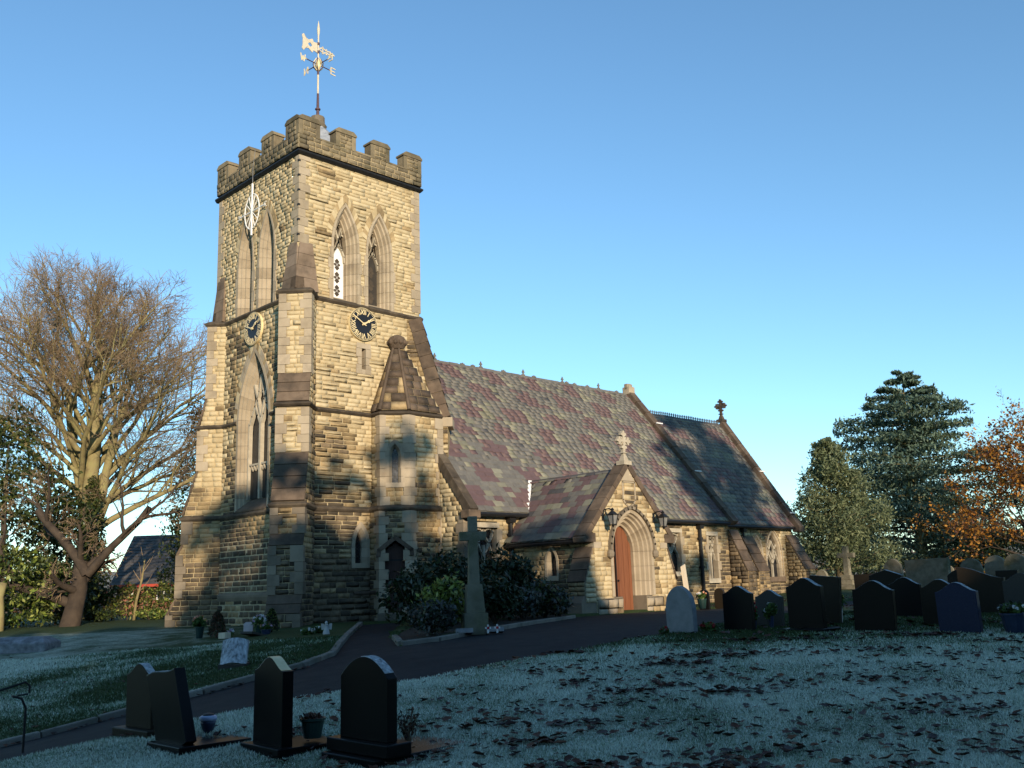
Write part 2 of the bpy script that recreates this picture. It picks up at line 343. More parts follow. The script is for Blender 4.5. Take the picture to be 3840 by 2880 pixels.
a = me.attributes.new('frost', 'FLOAT', 'POINT'); a.data.foreach_set('value', frost_at(gv[:, 0], gv[:, 1]).astype(np.float32))
tag(link('ground', me), kind='structure')
def draped(name, poly, step, dz, mt, parent=None):
    b = bmesh.new(); b.faces.new([b.verts.new((x, y, 0)) for x, y in poly])
    for ax in (0, 1):
        lo = min(p[ax] for p in poly); hi = max(p[ax] for p in poly); k = lo+step
        while k < hi:
            n = V((1, 0, 0)) if ax == 0 else V((0, 1, 0)); c = n*k
            bmesh.ops.bisect_plane(b, geom=b.verts[:]+b.edges[:]+b.faces[:], plane_co=c, plane_no=n, dist=1e-5); k += step
    bmesh.ops.triangulate(b, faces=b.faces[:])
    P = np.array([v.co for v in b.verts]); Z = g(P[:, 0], P[:, 1])+dz
    for v, z in zip(b.verts, Z): v.co.z = z
    bmesh.ops.recalc_face_normals(b, faces=b.faces[:])
    me = bpy.data.meshes.new(name); b.to_mesh(me); b.free(); me.materials.append(mt)
    return link(name, me, parent)
tag(draped('path', PATH, .5, -.065, M['asphalt']), kind='structure')
tag(draped('flower_bed', BED, .5, .0, M['soil']), kind='structure')
# kerbs: individual stones along the path's far side
def kerb_run(pts, name, label):
    root = empty(name, (pts[0][0], pts[0][1], g(*pts[0])), label, 'kerb')
    first = None; acc = []
    for (x0, y0), (x1, y1) in zip(pts, pts[1:]):
        L_ = math.hypot(x1-x0, y1-y0); n = max(1, round(L_/.85))
        for i in range(n):
            t = (i+.5)/n; acc.append((x0+(x1-x0)*t, y0+(y1-y0)*t, math.atan2(y1-y0, x1-x0), L_/n-.012))
    for (x, y, a, ln) in acc:
        z0 = g(x, y)
        if first is None:
            mb = MB(); mb.box((0, 0, 0), (1, .13, .30)); first = mb.build('kerb_stone', M['kerb'], None, bev=.02); o = first
        else: o = first.copy(); C.objects.link(o)
        pit = math.atan2(g(x-math.cos(a)*.4, y-math.sin(a)*.4)-g(x+math.cos(a)*.4, y+math.sin(a)*.4), .8)
        o.location = (x, y, z0-.125+random.uniform(-.006, .006)); o.rotation_euler = (random.uniform(-.03, .03), pit, a+random.uniform(-.012, .012)); o.scale = (ln, 1, 1)
        adopt(o, root)
kerb_run([(-20,-9.2),(-12,-10.1),(-8.14,-10.5),(-6.3,-10.42),(-5.2,-9.7),(-2.0,-5.6),(1.3,-1.5)], 'path_kerb', 'grey stone kerb edging the dark grass lawn below the tower')
kerb_run([(-2.6,-8.2),(-4.0,-10.2),(-3.2,-10.35),(-.77,-9.24),(4.9,-6.55)], 'path_kerb', 'grey stone kerb in front of the shrub bed and memorial cross')
# far hill
def hills():
    mb = MB(); n = 60; R0, R1 = 500, 1400
    for i in range(n+1):
        a = -.4+i/n*2.4; h = 12+10*math.sin(i*.37)+6*math.sin(i*1.1+1)
        for r, z in ((R0, -3), (R0+250, h*.7+4), (R1, h+10)): mb.v.append((CAM.x+math.cos(a)*r, CAM.y+math.sin(a)*r, z))
    for i in range(n):
        for k in range(2): mb.f.append([i*3+k, i*3+3+k, i*3+4+k, i*3+k+1]); mb.m.append(0)
    tag(mb.build('hills', M['hill'], smooth=True), kind='structure')
hills()

# ------------------------------------------------------------------ masonry kit
Z = V((0, 0, 1))
church = empty('church', (2.4, 2.6, -.85), 'golden sandstone church with battlemented tower, slate roofs and gabled porch', 'church')
STONE = []      # (variant, matrix 3x4, material key, projected size)
def rough_variant(r, amp):
    us = [0, .025, .33, .66, .975, 1]; vs_ = [0, .06, .5, .94, 1]; P = []
    tilt = r.uniform(-.4, .4); tv = r.uniform(-.5, .3)
    for j, v in enumerate(vs_):
        for i, u in enumerate(us):
            edge = i in (0, 5) or j in (0, 4)
            if edge: h = -.025
            else:
                h = .004+amp*(.25+.75*r.random()+tilt*(u-.5)+tv*(v-.5))
            P.append((u+(0 if i in (0, 5) else r.uniform(-.02, .02)), h, v+(0 if j in (0, 4) else r.uniform(-.05, .05))))
    F = [(j*6+i, j*6+i+1, (j+1)*6+i+1, (j+1)*6+i) for j in range(4) for i in range(5)]
    return np.array(P), np.array(F)
def smooth_variant(r):
    us = [0, .02, .98, 1]; P = []
    for j, v in enumerate(us):
        for i, u in enumerate(us):
            P.append((u, -.02 if (i in (0, 3) or j in (0, 3)) else .012+r.uniform(-.002, .003), v))
    F = [(j*4+i, j*4+i+1, (j+1)*4+i+1, (j+1)*4+i) for j in range(3) for i in range(3)]
    return np.array(P), np.array(F)
_r = random.Random(3)
VAR = [rough_variant(_r, .024) for _ in range(7)]+[rough_variant(_r, .034) for _ in range(3)]+[rough_variant(_r, .016) for _ in range(4)]+[smooth_variant(_r) for _ in range(4)]
def put_stone(o, u, v, n, w, h, key, variant):
    T = np.array([[u.x*w, n.x, v.x*h, o.x], [u.y*w, n.y, v.y*h, o.y], [u.z*w, n.z, v.z*h, o.z]])
    c = o+u*(w/2)+v*(h/2); d = c-CAM; f = max(0, -(d.normalized().dot(n)))
    STONE.append((variant, T, key, w*h*f/d.length_squared))
def frame(o, u, n, v=Z): return (V(o), V(u).normalized(), V(v).normalized(), V(n).normalized())
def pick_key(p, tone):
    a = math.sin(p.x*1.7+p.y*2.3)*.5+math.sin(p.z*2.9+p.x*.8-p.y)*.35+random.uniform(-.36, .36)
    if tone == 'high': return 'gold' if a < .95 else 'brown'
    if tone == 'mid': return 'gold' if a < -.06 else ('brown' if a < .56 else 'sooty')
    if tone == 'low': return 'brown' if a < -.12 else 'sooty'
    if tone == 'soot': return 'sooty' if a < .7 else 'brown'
    return tone
MORTAR = {}
def mortar_add(key, quad):
    MORTAR.setdefault(key, MB()).add(quad, [(0, 1, 2, 3)])
def wall(fr, v0, v1, spans, tone, ch=(.12, .19), cw=(.22, .55), joint=.013, mkey='mortar', mdepth=.0, smooth=False, rise=.0):
    """coursed stones over a plane; spans(v) -> list of (u0,u1) still solid at height v"""
    o, u, v, n = fr; y = v0
    while y < v1-.03:
        h = random.uniform(*ch)
        if v1-y-h < ch[0]*.6: h = v1-y
        y1 = min(v1, y+h)
        S = [spans(y+h*.3), spans((y+y1)/2), spans(y1-h*.3)]
        seg = S[0]
        for other in S[1:]:
            seg = [(max(a, c), min(b, d)) for a, b in seg for c, d in other if min(b, d)-max(a, c) > .03]
        for a, b in seg:
            mortar_add(mkey, [o+u*a+v*y+n*mdepth, o+u*b+v*y+n*mdepth, o+u*b+v*y1+n*mdepth, o+u*a+v*y1+n*mdepth])
            x = a
            while x < b-.02:
                w = random.uniform(*cw)*(1 if h > .15 else 1.15)
                if b-x-w < cw[0]*.6: w = b-x
                P = o+u*(x+joint/2)+v*(y+joint/2)
                t = tone(P.z) if callable(tone) else tone
                put_stone(P, u, v, n, w-joint, y1-y-joint, pick_key(P, t), random.randrange(14, 18) if smooth else random.randrange(0, 14) if t in ('high','mid') else random.randrange(4, 14))
                x += w
        y = y1
def lancet(w, vs, va):
    h = va-vs; R = (h*h+w*w)/(2*w)
    def hw(v, off=0.0):                     # half width at height v of the outline shrunk by off
        if v <= vs: return w-off
        q = (R-off)**2-(v-vs)**2
        return max(0.0, math.sqrt(q)-(R-w)) if q > 0 else 0.0
    def path(v0, off=0.0, n=9):             # points from the foot, over the apex, down to the other foot
        Ro = R-off; cxx = R-w; amax = math.acos(min(1, cxx/Ro)); L = []
        L.append((w-off, v0))
        for i in range(n+1):
            a = amax*i/n; L.append((Ro*math.cos(a)-cxx, vs+Ro*math.sin(a)))
        return [(-x, y) for x, y in L]+[(x, y) for x, y in L[::-1][1:]]
    return hw, path
def hole_spans(base, holes):
    """base(v)->(a,b); holes: list of (uc, v0, v1, hw(v))"""
    def f(v):
        S = [base(v)]
        for uc, v0, v1, hw in holes:
            if v0+.07 <= v <= v1-.07:
                k = hw(v)-.06
                if k <= .01: continue
                N_ = []
                for a, b in S:
                    if uc-k > a: N_.append((a, min(b, uc-k)))
                    if uc+k < b: N_.append((max(a, uc+k), b))
                S = [(a, b) for a, b in N_ if b-a > .02]
        return S
    return f
def surround(parent, fr, uc, path, v0, prof, key, block=.34, name='jamb_stone', n=9, gap=.008):
    """moulded stone frame: prof = [(off, depth), ...] swept along the arch in separate blocks"""
    o, u, v, nn = fr
    base = path(v0, prof[0][0], n)
    d = [0]
    for a, b in zip(base, base[1:]): d.append(d[-1]+math.hypot(b[0]-a[0], b[1]-a[1]))
    lines = [path(v0, off, n) for off, _ in prof]
    def at(L, t):
        for i in range(len(d)-1):
            if t <= d[i+1]+1e-9:
                k = (t-d[i])/max(1e-9, d[i+1]-d[i]); return (L[i][0]+(L[i+1][0]-L[i][0])*k, L[i][1]+(L[i+1][1]-L[i][1])*k)
        return L[-1]
    nb = max(4, round(d[-1]/block)//2*2)
    for i in range(nb):
        t0 = d[-1]*i/nb+gap/2; t1 = d[-1]*(i+1)/nb-gap/2
        ts = [t0]+[x for x in d if t0 < x < t1]+[t1]
        mb = MB(); k = len(prof)
        for t in ts:
            for (off, dep), L in zip(prof, lines):
                x, y = at(L, t); mb.v.append(tuple(o+u*(uc+x)+v*y+nn*dep))
        for a in range(len(ts)-1):
            for b in range(k-1):
                mb.f.append([a*k+b, a*k+b+1, (a+1)*k+b+1, (a+1)*k+b]); mb.m.append(0)
        mb.f.append(list(range(k))); mb.m.append(0); e = (len(ts)-1)*k; mb.f.append([e+q for q in range(k)]); mb.m.append(0)
        mb.build(name, M[key], parent, recalc=True)
def fill_path(fr, uc, pts, depth):
    o, u, v, n = fr; return [o+u*(uc+x)+v*y+n*depth for x, y in pts]
def flat_panel(parent, name, fr, uc, pts, depth, mt, thick=.03):
    o, u, v, n = fr; mb = MB(); mb.prism([(uc+x, y) for x, y in pts], fr, depth-thick, depth); return mb.build(name, mt, parent)
def bar(mb, fr, pts, depth, w, t=None):
    """flat tracery bar following pts (u,v), width w in the plane, thickness t along n"""
    o, u, v, n = fr; t = t or w
    for (x0, y0), (x1, y1) in zip(pts, pts[1:]):
        dx, dy = x1-x0, y1-y0; L_ = math.hypot(dx, dy)
        if L_ < 1e-6: continue
        ex, ey = dx/L_*w*.3, dy/L_*w*.3; px_, py_ = -dy/L_*w/2, dx/L_*w/2
        mb.prism([(x0-ex-px_, y0-ey-py_), (x1+ex-px_, y1+ey-py_), (x1+ex+px_, y1+ey+py_), (x0-ex+px_, y0-ey+py_)], fr, depth-t/2, depth+t/2)
def quoins(o, ua, na, ub, nb, v0, v1, key='ashlar', long=.34, short=.2, hh=(.24, .34), name='quoin'):
    """alternating corner blocks at the vertical edge o; ua runs into face a, ub into face b"""
    y = v0; k = random.random() < .5
    while y < v1-.05:
        h = random.uniform(*hh)
        if v1-y-h < .15: h = v1-y
        la, lb = (long, short) if k else (short, long); la *= random.uniform(.88, 1.1); lb *= random.uniform(.88, 1.1)
        p = .04; mb = MB(); j = .005
        e = V(o)
        A = [e+na*p+nb*p, e+ua*la+na*p, e+ua*la-na*.03, e-na*.03-nb*.03, e+ub*lb-nb*.03, e+ub*lb+nb*p]
        P = [q+Z*(y+j) for q in A]+[q+Z*(y+h-j) for q in A]
        mb.add(P, [(0,1,2,3), (0,3,4,5), (6,7,8,9), (6,9,10,11)]+[(i, (i+1) % 6, 6+(i+1) % 6, 6+i) for i in range(6)])
        mb.build(name, M[key], church)
        y += h; k = not k
def string_course(poly, z, h, p, mt, name='string_course'):
    """moulded band along an open plan polyline (outside on the right hand walking along it)"""
    P = [V((x, y, 0)) for x, y in poly]; N_ = []
    for a, b in zip(P, P[1:]):
        d = (b-a).normalized(); N_.append(V((d.y, -d.x, 0)))
    mb = MB(); prof = [(-.03, -h/2), (p*.45, -h/2), (p, -h*.12), (p, h*.12), (-.03, h/2+.03)]; k = len(prof)
    for i, q in enumerate(P):
        if i == 0: m_ = N_[0]
        elif i == len(P)-1: m_ = N_[-1]
        else:
            s = N_[i-1]+N_[i]; m_ = s/max(.25, s.dot(N_[i]))
        for a, zz in prof: mb.v.append(tuple(q+m_*a+Z*(z+zz)))
    for i in range(len(P)-1):
        for j in range(k): mb.f.append([i*k+j, i*k+(j+1) % k, (i+1)*k+(j+1) % k, (i+1)*k+j]); mb.m.append(0)
    mb.f.append(list(range(k))); mb.m.append(0); e = (len(P)-1)*k; mb.f.append([e+q for q in range(k)]); mb.m.append(0)
    return mb.build(name, mt, church)
def solid(name, poly, z0, z1, mt):
    mb = MB(); k = len(poly)
    mb.add([(x, y, z0) for x, y in poly]+[(x, y, z1) for x, y in poly], [tuple(range(k))[::-1], tuple(range(k, 2*k))]+[(i, (i+1) % k, k+(i+1) % k, k+i) for i in range(k)])
    return mb.build(name, mt, church)
SLATE = []
def slate_variants():
    L = []
    for i in range(6):
        r = random.Random(i); b = r.uniform(-.04, .04)
        P = [(0, 0, 0+b), (1, 0, -b), (1, 0, 1), (0, 0, 1), (0.0, 1, 0+b), (1, 1, -b), (1, 1, 1), (0, 1, 1)]
        if i > 3: P[5] = (.93, 1, .05); P[1] = (.93, 0, .05)
        L.append((np.array(P, float), np.array([(4, 5, 6, 7), (0, 1, 5, 4), (1, 2, 6, 5), (3, 0, 4, 7)])))
    return L
SVAR = slate_variants()
def slates(o, u, w, n, T, spans, course, cw, key, thick=.016):
    """o: eaves origin, u along, w up the slope; spans(t)->[(u0,u1)]"""
    t = 0; c = 0
    while t < T:
        cc = course*(1.0-.25*t/T); top = min(T, t+cc*1.12)
        for a, b in spans(t+cc*.5):
            x = a-(random.uniform(0, cw[0]) if c % 2 else 0)*.0; x = a
            first = True
            while x < b-.03:
                ww = random.uniform(*cw)
                if first and c % 2: ww *= .5
                first = False
                if b-x-ww < cw[0]*.4: ww = b-x
                lift = random.uniform(.0, .01)
                p0 = o+u*(x+.003)+w*(t+random.uniform(-.008, .004))+n*(thick*.9+lift)
                wd = (w*(top-t)-n*(thick*1.0+lift)); 
                k = key(x+ww/2, t)
                Tm = np.array([[u.x*(ww-.006), n.x*thick, wd.x, p0.x], [u.y*(ww-.006), n.y*thick, wd.y, p0.y], [u.z*(ww-.006), n.z*thick, wd.z, p0.z]])
                cpt = p0+u*ww/2; d = cpt-CAM; f = max(0, -(d.normalized().dot(n)))
                SLATE.append((random.randrange(6), Tm, k, ww*cc*f/d.length_squared)); x += ww
        t += cc; c += 1
def flush(items, variants, name, stuff_name, limit=300):
    items.sort(key=lambda t: -t[3])
    meshes = {}
    for var, T, key, _ in items[:limit]:
        if (var, key) not in meshes:
            P, F = variants[var]; meshes[(var, key)] = np_mesh(name, P, F, M[key])
        o = bpy.data.objects.new(name, meshes[(var, key)]); C.objects.link(o)
        o.matrix_basis = Matrix(T.tolist()+[[0, 0, 0, 1]])
        o.parent = church; o.matrix_parent_inverse = Matrix.Translation(-V(church.location))
    rest = items[limit:]; keys = sorted({k for _, _, k, _ in rest}); vs_, fs, ms = [], [], []; n = 0
    for var, T, key, _ in rest:
        P, F = variants[var]; vs_.append(P @ T[:, :3].T+T[:, 3]); fs.append(F+n); ms.append(np.full(len(F), keys.index(key))); n += len(P)
    me = np_mesh(stuff_name, np.concatenate(vs_), np.concatenate(fs), [M[k] for k in keys], np.concatenate(ms))
    o = link(stuff_name, me, church); o['kind'] = 'stuff'

# ------------------------------------------------------------------ church: tower
TX, TY, TZ = 4.85, 5.18, 14.0
fS = frame((0, 0, 0), (1, 0, 0), (0, -1, 0)); fW = frame((0, 0, 0), (0, 1, 0), (-1, 0, 0))
q = 1/math.sqrt(2)
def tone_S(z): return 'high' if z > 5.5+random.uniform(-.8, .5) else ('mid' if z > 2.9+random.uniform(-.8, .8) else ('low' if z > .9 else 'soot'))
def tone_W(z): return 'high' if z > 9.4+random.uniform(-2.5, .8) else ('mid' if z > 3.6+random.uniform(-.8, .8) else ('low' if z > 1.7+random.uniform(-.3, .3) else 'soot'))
# openings (u centre, foot, spring, apex, half width)
belfS = [(1.76, 9.5, 11.15, 12.62, .52), (3.13, 9.5, 11.15, 12.62, .52)]
belfW = [(3.24, 9.5, 11.15, 12.62, .50), (1.87, 9.5, 11.15, 12.62, .50)]
westwin = (2.5, 2.68, 5.55, 7.95, 1.02)
HS = []; HW = []
for uc, v0, vs_, va, w in belfS:
    hw, pth = lancet(w, vs_, va); HS.append((uc, v0-.3, va, hw))
for uc, v0, vs_, va, w in belfW:
    hw, pth = lancet(w, vs_, va); HW.append((uc, v0-.3, va, hw))
hwW, pW = lancet(westwin[4], westwin[2], westwin[3]); HW.append((westwin[0], westwin[1], westwin[3], hwW))
lowS = (2.36, .78, 1.45, 2.18, .34); hwl, pl = lancet(lowS[4], lowS[2], lowS[3]); HS.append((lowS[0], lowS[1], lowS[3], hwl))
HS.append((2.48, 6.95, 7.95, lambda v: .27))
q0 = .2
spS = hole_spans(lambda v: (.0, TX), HS)
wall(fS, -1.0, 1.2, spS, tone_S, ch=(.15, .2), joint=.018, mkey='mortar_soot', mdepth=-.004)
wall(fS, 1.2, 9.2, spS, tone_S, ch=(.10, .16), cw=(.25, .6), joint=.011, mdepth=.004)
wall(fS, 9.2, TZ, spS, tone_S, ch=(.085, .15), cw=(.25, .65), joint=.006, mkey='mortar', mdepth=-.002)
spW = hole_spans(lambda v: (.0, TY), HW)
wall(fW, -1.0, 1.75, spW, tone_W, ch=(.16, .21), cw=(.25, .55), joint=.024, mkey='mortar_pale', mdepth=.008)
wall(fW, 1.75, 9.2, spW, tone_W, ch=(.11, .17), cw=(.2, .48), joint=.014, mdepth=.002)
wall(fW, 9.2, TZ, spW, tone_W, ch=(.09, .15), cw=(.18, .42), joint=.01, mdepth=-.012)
solid('tower_core', [(TX, .06), (TX, TY), (.6, TY), (.6, TY-.02), (TX-.02, TY-.02), (TX-.02, .06)], -1.2, TZ, M['brown'])
mb = MB(); mb.box((TX/2, TY/2, 14.35), (TX-.5, TY-.5, .1)); mb.build('tower_roof', M['lead'], church)
mb = MB(); mb.box((TX/2+.3, TY/2+.3, 7.0), (TX-1.6, TY-1.6, 13.5)); mb.build('inner_core', M['core'], church)
for yy in (TY,):
    mb = MB(); mb.add([(0, TY, -1), (TX, TY, -1), (TX, TY, TZ), (0, TY, TZ)], [(0, 1, 2, 3)]); mb.build('north_wall', M['brown'], church)
quoins((0, 0, 0), V((1, 0, 0)), V((0, -1, 0)), V((0, 1, 0)), V((-1, 0, 0)), 10.9, 13.86, 'ashlar', .36, .2)
quoins((TX, 0, 0), V((-1, 0, 0)), V((0, -1, 0)), V((0, 1, 0)), V((1, 0, 0)), 9.4, 13.86, 'ashlar', .36, .2)
quoins((0, TY, 0), V((0, -1, 0)), V((-1, 0, 0)), V((1, 0, 0)), V((0, 1, 0)), 10.4, 13.86, 'ashlar', .36, .2)
# diagonal buttresses
def buttress(cx_, cy_, dx, dy, prof, half, z_top, slopes, fronts):
    """prof: (d,z) outline from the foot to the top, solid back to the corner; fronts: vertical (d,z0,z1); slopes: (d0,z0,d1,z1)"""
    d = V((dx, dy, 0)).normalized(); s = V((-d.y, d.x, 0)); o = V((cx_, cy_, 0))
    fr = (o-s*0, d, Z, s)
    mb = MB(); mb.prism([(-.3, prof[0][1])]+[(a-.02, z) for a, z in prof]+[(-.3, prof[-1][1])], fr, -half+.02, half-.02)
    mb.build('buttress', M['mortar_soot'], church)
    def dz(z):
        for (a, z0), (b, z1) in zip(prof, prof[1:]):
            if z0 <= z <= z1 and z1 > z0: return a+(b-a)*(z-z0)/(z1-z0)
        return prof[-1][0]
    for dd, z0, z1, tone in fronts:
        e1 = o+d*dd-s*half; e2 = o+d*dd+s*half
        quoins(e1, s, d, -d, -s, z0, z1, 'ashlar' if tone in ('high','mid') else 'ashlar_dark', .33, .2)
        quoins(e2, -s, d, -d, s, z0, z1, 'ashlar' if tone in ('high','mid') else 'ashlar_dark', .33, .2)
        wall((e1, s, Z, d), z0, z1, lambda v: [(.19, 2*half-.19)], tone, cw=(.2, .4))
    for sg in (-1, 1):
        e = o+s*half*sg
        wall((e, d, Z, s*sg), prof[0][1], prof[-1][1], lambda v: [(-half-.02, dz(v)-.02)], (lambda z: 'high' if z > 6.4 else 'mid' if z > 3.6 else 'low' if z > 1.0 else 'soot'), cw=(.2, .4))
    for (d0, z0, d1, z1, n_, key) in slopes:
        w_ = V((0, 0, 1))*(z1-z0)+d*(d1-d0); nn = w_.cross(s) if w_.cross(s).dot(d) > 0 else s.cross(w_); nn.normalize(); base = o+d*d0+Z*z0
        for i in range(n_):
            a, b = i/n_, (i+1)/n_; mb = MB(); A = []
            for t, lift in ((a, .035), (b, .012)):
                for e in (-half-.02, half+.02): A.append(base+w_*(t+(.003 if t == a else -.003))+s*e+nn*lift)
            B = [p-nn*.07 for p in A]
            mb.hexa([B[0], B[1], B[3], B[2], A[0], A[1], A[3], A[2]]); mb.build('weathering_slab', M[key], church)
PR = [(1.35,-1.2),(1.35,-.5),(1.06,.02),(1.06,1.38),(.9,1.72),(.9,2.62),(.47,4.13),(.45,5.62),(.28,6.58),(.28,9.22)]
SL = [(1.36,-.5,1.06,.02,2,'weather'),(1.07,1.4,.9,1.74,1,'weather'),(.93,2.68,.47,4.15,4,'weather'),(.48,5.7,.28,6.6,3,'weather')]
FR = [(1.35,-1.2,-.5,'soot'),(1.06,.02,1.4,'soot'),(.9,1.74,2.5,'low'),(.47,4.15,5.5,'mid'),(.28,6.6,9.15,'high')]
buttress(0, 0, -1, -1, PR, .47, 9.2, SL, FR)
PN = [(1.2,-1.2),(1.2,-.5),(.93,.02),(.93,1.38),(.79,1.72),(.79,2.62),(.37,4.13),(.35,5.62),(.13,6.58),(.13,9.22)]
SN = [(1.21,-.5,.93,.02,2,'weather'),(.94,1.4,.79,1.74,1,'weather'),(.82,2.68,.37,4.15,4,'weather'),(.38,5.7,.13,6.6,3,'weather')]
FN = [(1.2,-1.2,-.5,'soot'),(.93,.02,1.4,'soot'),(.79,1.74,2.5,'low'),(.37,4.15,5.5,'mid'),(.13,6.6,9.15,'high')]
buttress(0, TY, -1, 1, PN, .47, 9.2, SN, FN)
# broached tops of the diagonal buttresses
def broach(cx_, cy_, sx, sy, pk=.2):
    n_ = 4; z0, z1 = 9.3, 10.95; L_ = .62
    for i in range(n_):
        t0, t1 = i/n_, (i+1)/n_-.006
        for axis in (0, 1):
            mb = MB(); P = []
            for t in (t0, t1):
                p = pk*(1-t)**1.15+.035; c = .0 if t < .25 else .1*(t-.25)
                l_ = L_-.12*t
                if axis == 0: ring_ = [(sx*p, -sy*l_), (sx*p, sy*(p-c)), (-.1*sx, sy*(p-c)), (-.1*sx, -sy*l_)]
                else: ring_ = [(-sx*l_, sy*p), (sx*(p-c), sy*p), (sx*(p-c), -.1*sy), (-sx*l_, -.1*sy)]
                P += [V((cx_+x, cy_+y, z0+(z1-z0)*t)) for x, y in ring_]
            mb.hexa(P); mb.build('weathering_slab', M['broach'], church)
broach(0, 0, -1, -1); broach(0, TY, -1, 1, .10)
# raking south-east buttress
d = V((1, -1, 0)).normalized(); s = V((-d.y, d.x, 0)); o = V((TX, 0, 0))
mb = MB(); mb.prism([(-.3, -1), (.95, -1), (.95, 5.6), (.08, 9.1), (-.3, 9.1)], (o, d, Z, s), -.4, .4); mb.build('buttress', M['brown'], church)
wall((o-s*.4, d, Z, -s), -1, 9.1, lambda v: [(-.4, .95 if v < 5.6 else .95-(v-5.6)*.2486)], 'mid')
for i in range(8):
    a, b = i/8, (i+1)/8; p0 = V((1.0, 0, 5.7)); p1 = V((.08, 0, 9.15)); w_ = p1-p0; nn = V((w_.z, 0, -w_.x)).normalized()
    A = []
    for t, lift in ((a, .04), (b, .015)):
        P = p0+w_*(t+(.002 if t == a else -.002)); A.append((P.x+nn.x*lift, P.z+nn.z*lift)); A.append((P.x-nn.x*.42, P.z-nn.z*.42))
    mb = MB(); mb.prism([A[0], A[1], A[3], A[2]], (o, d, Z, s), -.45, .45); mb.build('weathering_slab', M['weather'], church)
mb = MB(); mb.box(o+d*.9+Z*5.5, (.42, .9, .32), rot=Matrix.Rotation(math.atan2(d.y, d.x), 3, 'Z')); mb.build('kneeler', M['ashlar'], church, bev=.02)
# string courses
def ring(dd, h=.47, tx=None, turret=None):
    a = q*dd; b = q*h
    an = q*(dd-.12)
    L = [(0, 0), (-an+b, TY+an+b), (-an-b, TY+an-b), (0, TY-2*b), (0, 2*b), (-a-b, -a+b), (-a+b, -a-b), (2*b, 0)]
    L = L[1:]
    return L+(turret or [(TX+.1, 0)])
def tur(e): return [(2.8-e, 0), (2.8-e, -.5-e*.4), (3.5-e*.4, -1.05-e), (TX+.02, -1.05-e)]
string_course(ring(.28), 9.2, .17, .1, M['copedark'])
R5 = ring(.46, .47, turret=tur(.0))
string_course(R5[:3]+[(0, 3.58)], 5.62, .14, .1, M['copedark']); string_course([(0, 1.44)]+R5[3:], 5.62, .14, .1, M['copedark'])
string_course(ring(.9, .47, turret=tur(.07)), 2.57, .17, .1, M['copedark'])
string_course([(-.02, TY+.2), (-.02, -.02), (TX+.05, -.02), (TX+.05, 1)], 13.98, .2, .11, M['iron'])
string_course([(2.1, 0), (2.74, 0), (2.74, -.53), (2.85, -.58)], -.0, .12, .07, M['weather'])
# plinth band on the west front
string_course([(0, TY-.7), (0, .75)], .02, .3, .07, M['ashlar_dark'], 'plinth_course')
# parapet with merlons
def parapet():
    e = .1; x0, x1, y0, y1 = -e, TX+e, -e, TY+e; zb, zc, zt = 14.08, 14.62, 15.2; th = .38
    for (o_, u_, n_, Ln) in ((V((x0, y0, 0)), V((1, 0, 0)), V((0, -1, 0)), x1-x0), (V((x0, y0, 0)), V((0, 1, 0)), V((-1, 0, 0)), y1-y0),
                             (V((x0, y1, 0)), V((1, 0, 0)), V((0, 1, 0)), x1-x0), (V((x1, y0, 0)), V((0, 1, 0)), V((1, 0, 0)), y1-y0)):
        mw = .80; gp = (Ln-4*mw)/3; seen = n_.y < 0 or n_.x < 0
        fr = (o_, u_, Z, n_)
        mb = MB(); mb.prism([(0, zb), (Ln, zb), (Ln, zc), (0, zc)] if n_.y else [(.0, zb), (Ln, zb), (Ln, zc), (0, zc)], fr, -th, -.03); mb.build('parapet_wall', M['parapet'], church)
        if seen: wall(fr, zb, zc-.07, lambda v: [(.0, Ln)], 'parapet', ch=(.13, .17), cw=(.2, .42))
        for i in range(3):                              # crenel copings
            a = mw+i*(mw+gp); mb = MB()
            prof = [(-th-.02, zc-.08), (.03, zc-.08), (.03, zc-.02), (-th*.4, zc+.05), (-th-.02, zc-.02)]
            P = [(x, z) for x, z in prof]
            mb.prism(P, (o_, n_, Z, u_), a-.0, a+gp); mb.build('crenel_coping', M['parapet'], church)
        for i in range(4):
            a = i*(mw+gp)
            if i in (0, 3) and n_.x: 
                if i == 0 and n_.x < 0: pass
            m_ = MB(); m_.prism([(a+.015, zc-.1), (a+mw-.015, zc-.1), (a+mw-.015, zt-.1), (a+.015, zt-.1)], fr, -th, -.02); m_.build('merlon', M['parapet'], church)
            if seen: wall(fr, zc-.06, zt-.13, lambda v: [(a+.16, a+mw-.16)], 'parapet', ch=(.13, .17), cw=(.16, .3))
            # coping stone with sloped edges
            mb = MB(); k = .03; A = [(a-k, zt-.13), (a+mw+k, zt-.13), (a+mw+k, zt-.06), (a+mw-.10, zt+.04), (a+.10, zt+.04), (a-k, zt-.06)]
            mb.prism(A, fr, -th-.03, .035); mb.build('merlon_coping', M['parapet'], church, bev=.012)
            if seen:
                for e_ in (a+.0, a+mw-.16):
                    mb = MB(); mb.prism([(e_, zc-.06), (e_+.16, zc-.06), (e_+.16, zt-.14), (e_, zt-.14)], fr, -.04, .012); mb.build('merlon_quoin', M['parapet'], church, bev=.008)
parapet()
# leaded cap with stone base for the vane
mb = MB(); mb.lathe([(1.45, 14.4), (1.42, 15.1), (1.2, 15.55), (.85, 15.95), (.5, 16.3), (.3, 16.5), (.28, 16.55)], (2.35, 2.6, 0), 8); mb.build('lead_cap', M['lead'], church)
mb = MB(); mb.lathe([(.3, 16.5), (.34, 16.6), (.26, 16.72), (.25, 16.95), (.1, 16.98)], (2.35, 2.6, 0), 10); mb.build('vane_base', M['ashlar_dark'], church)
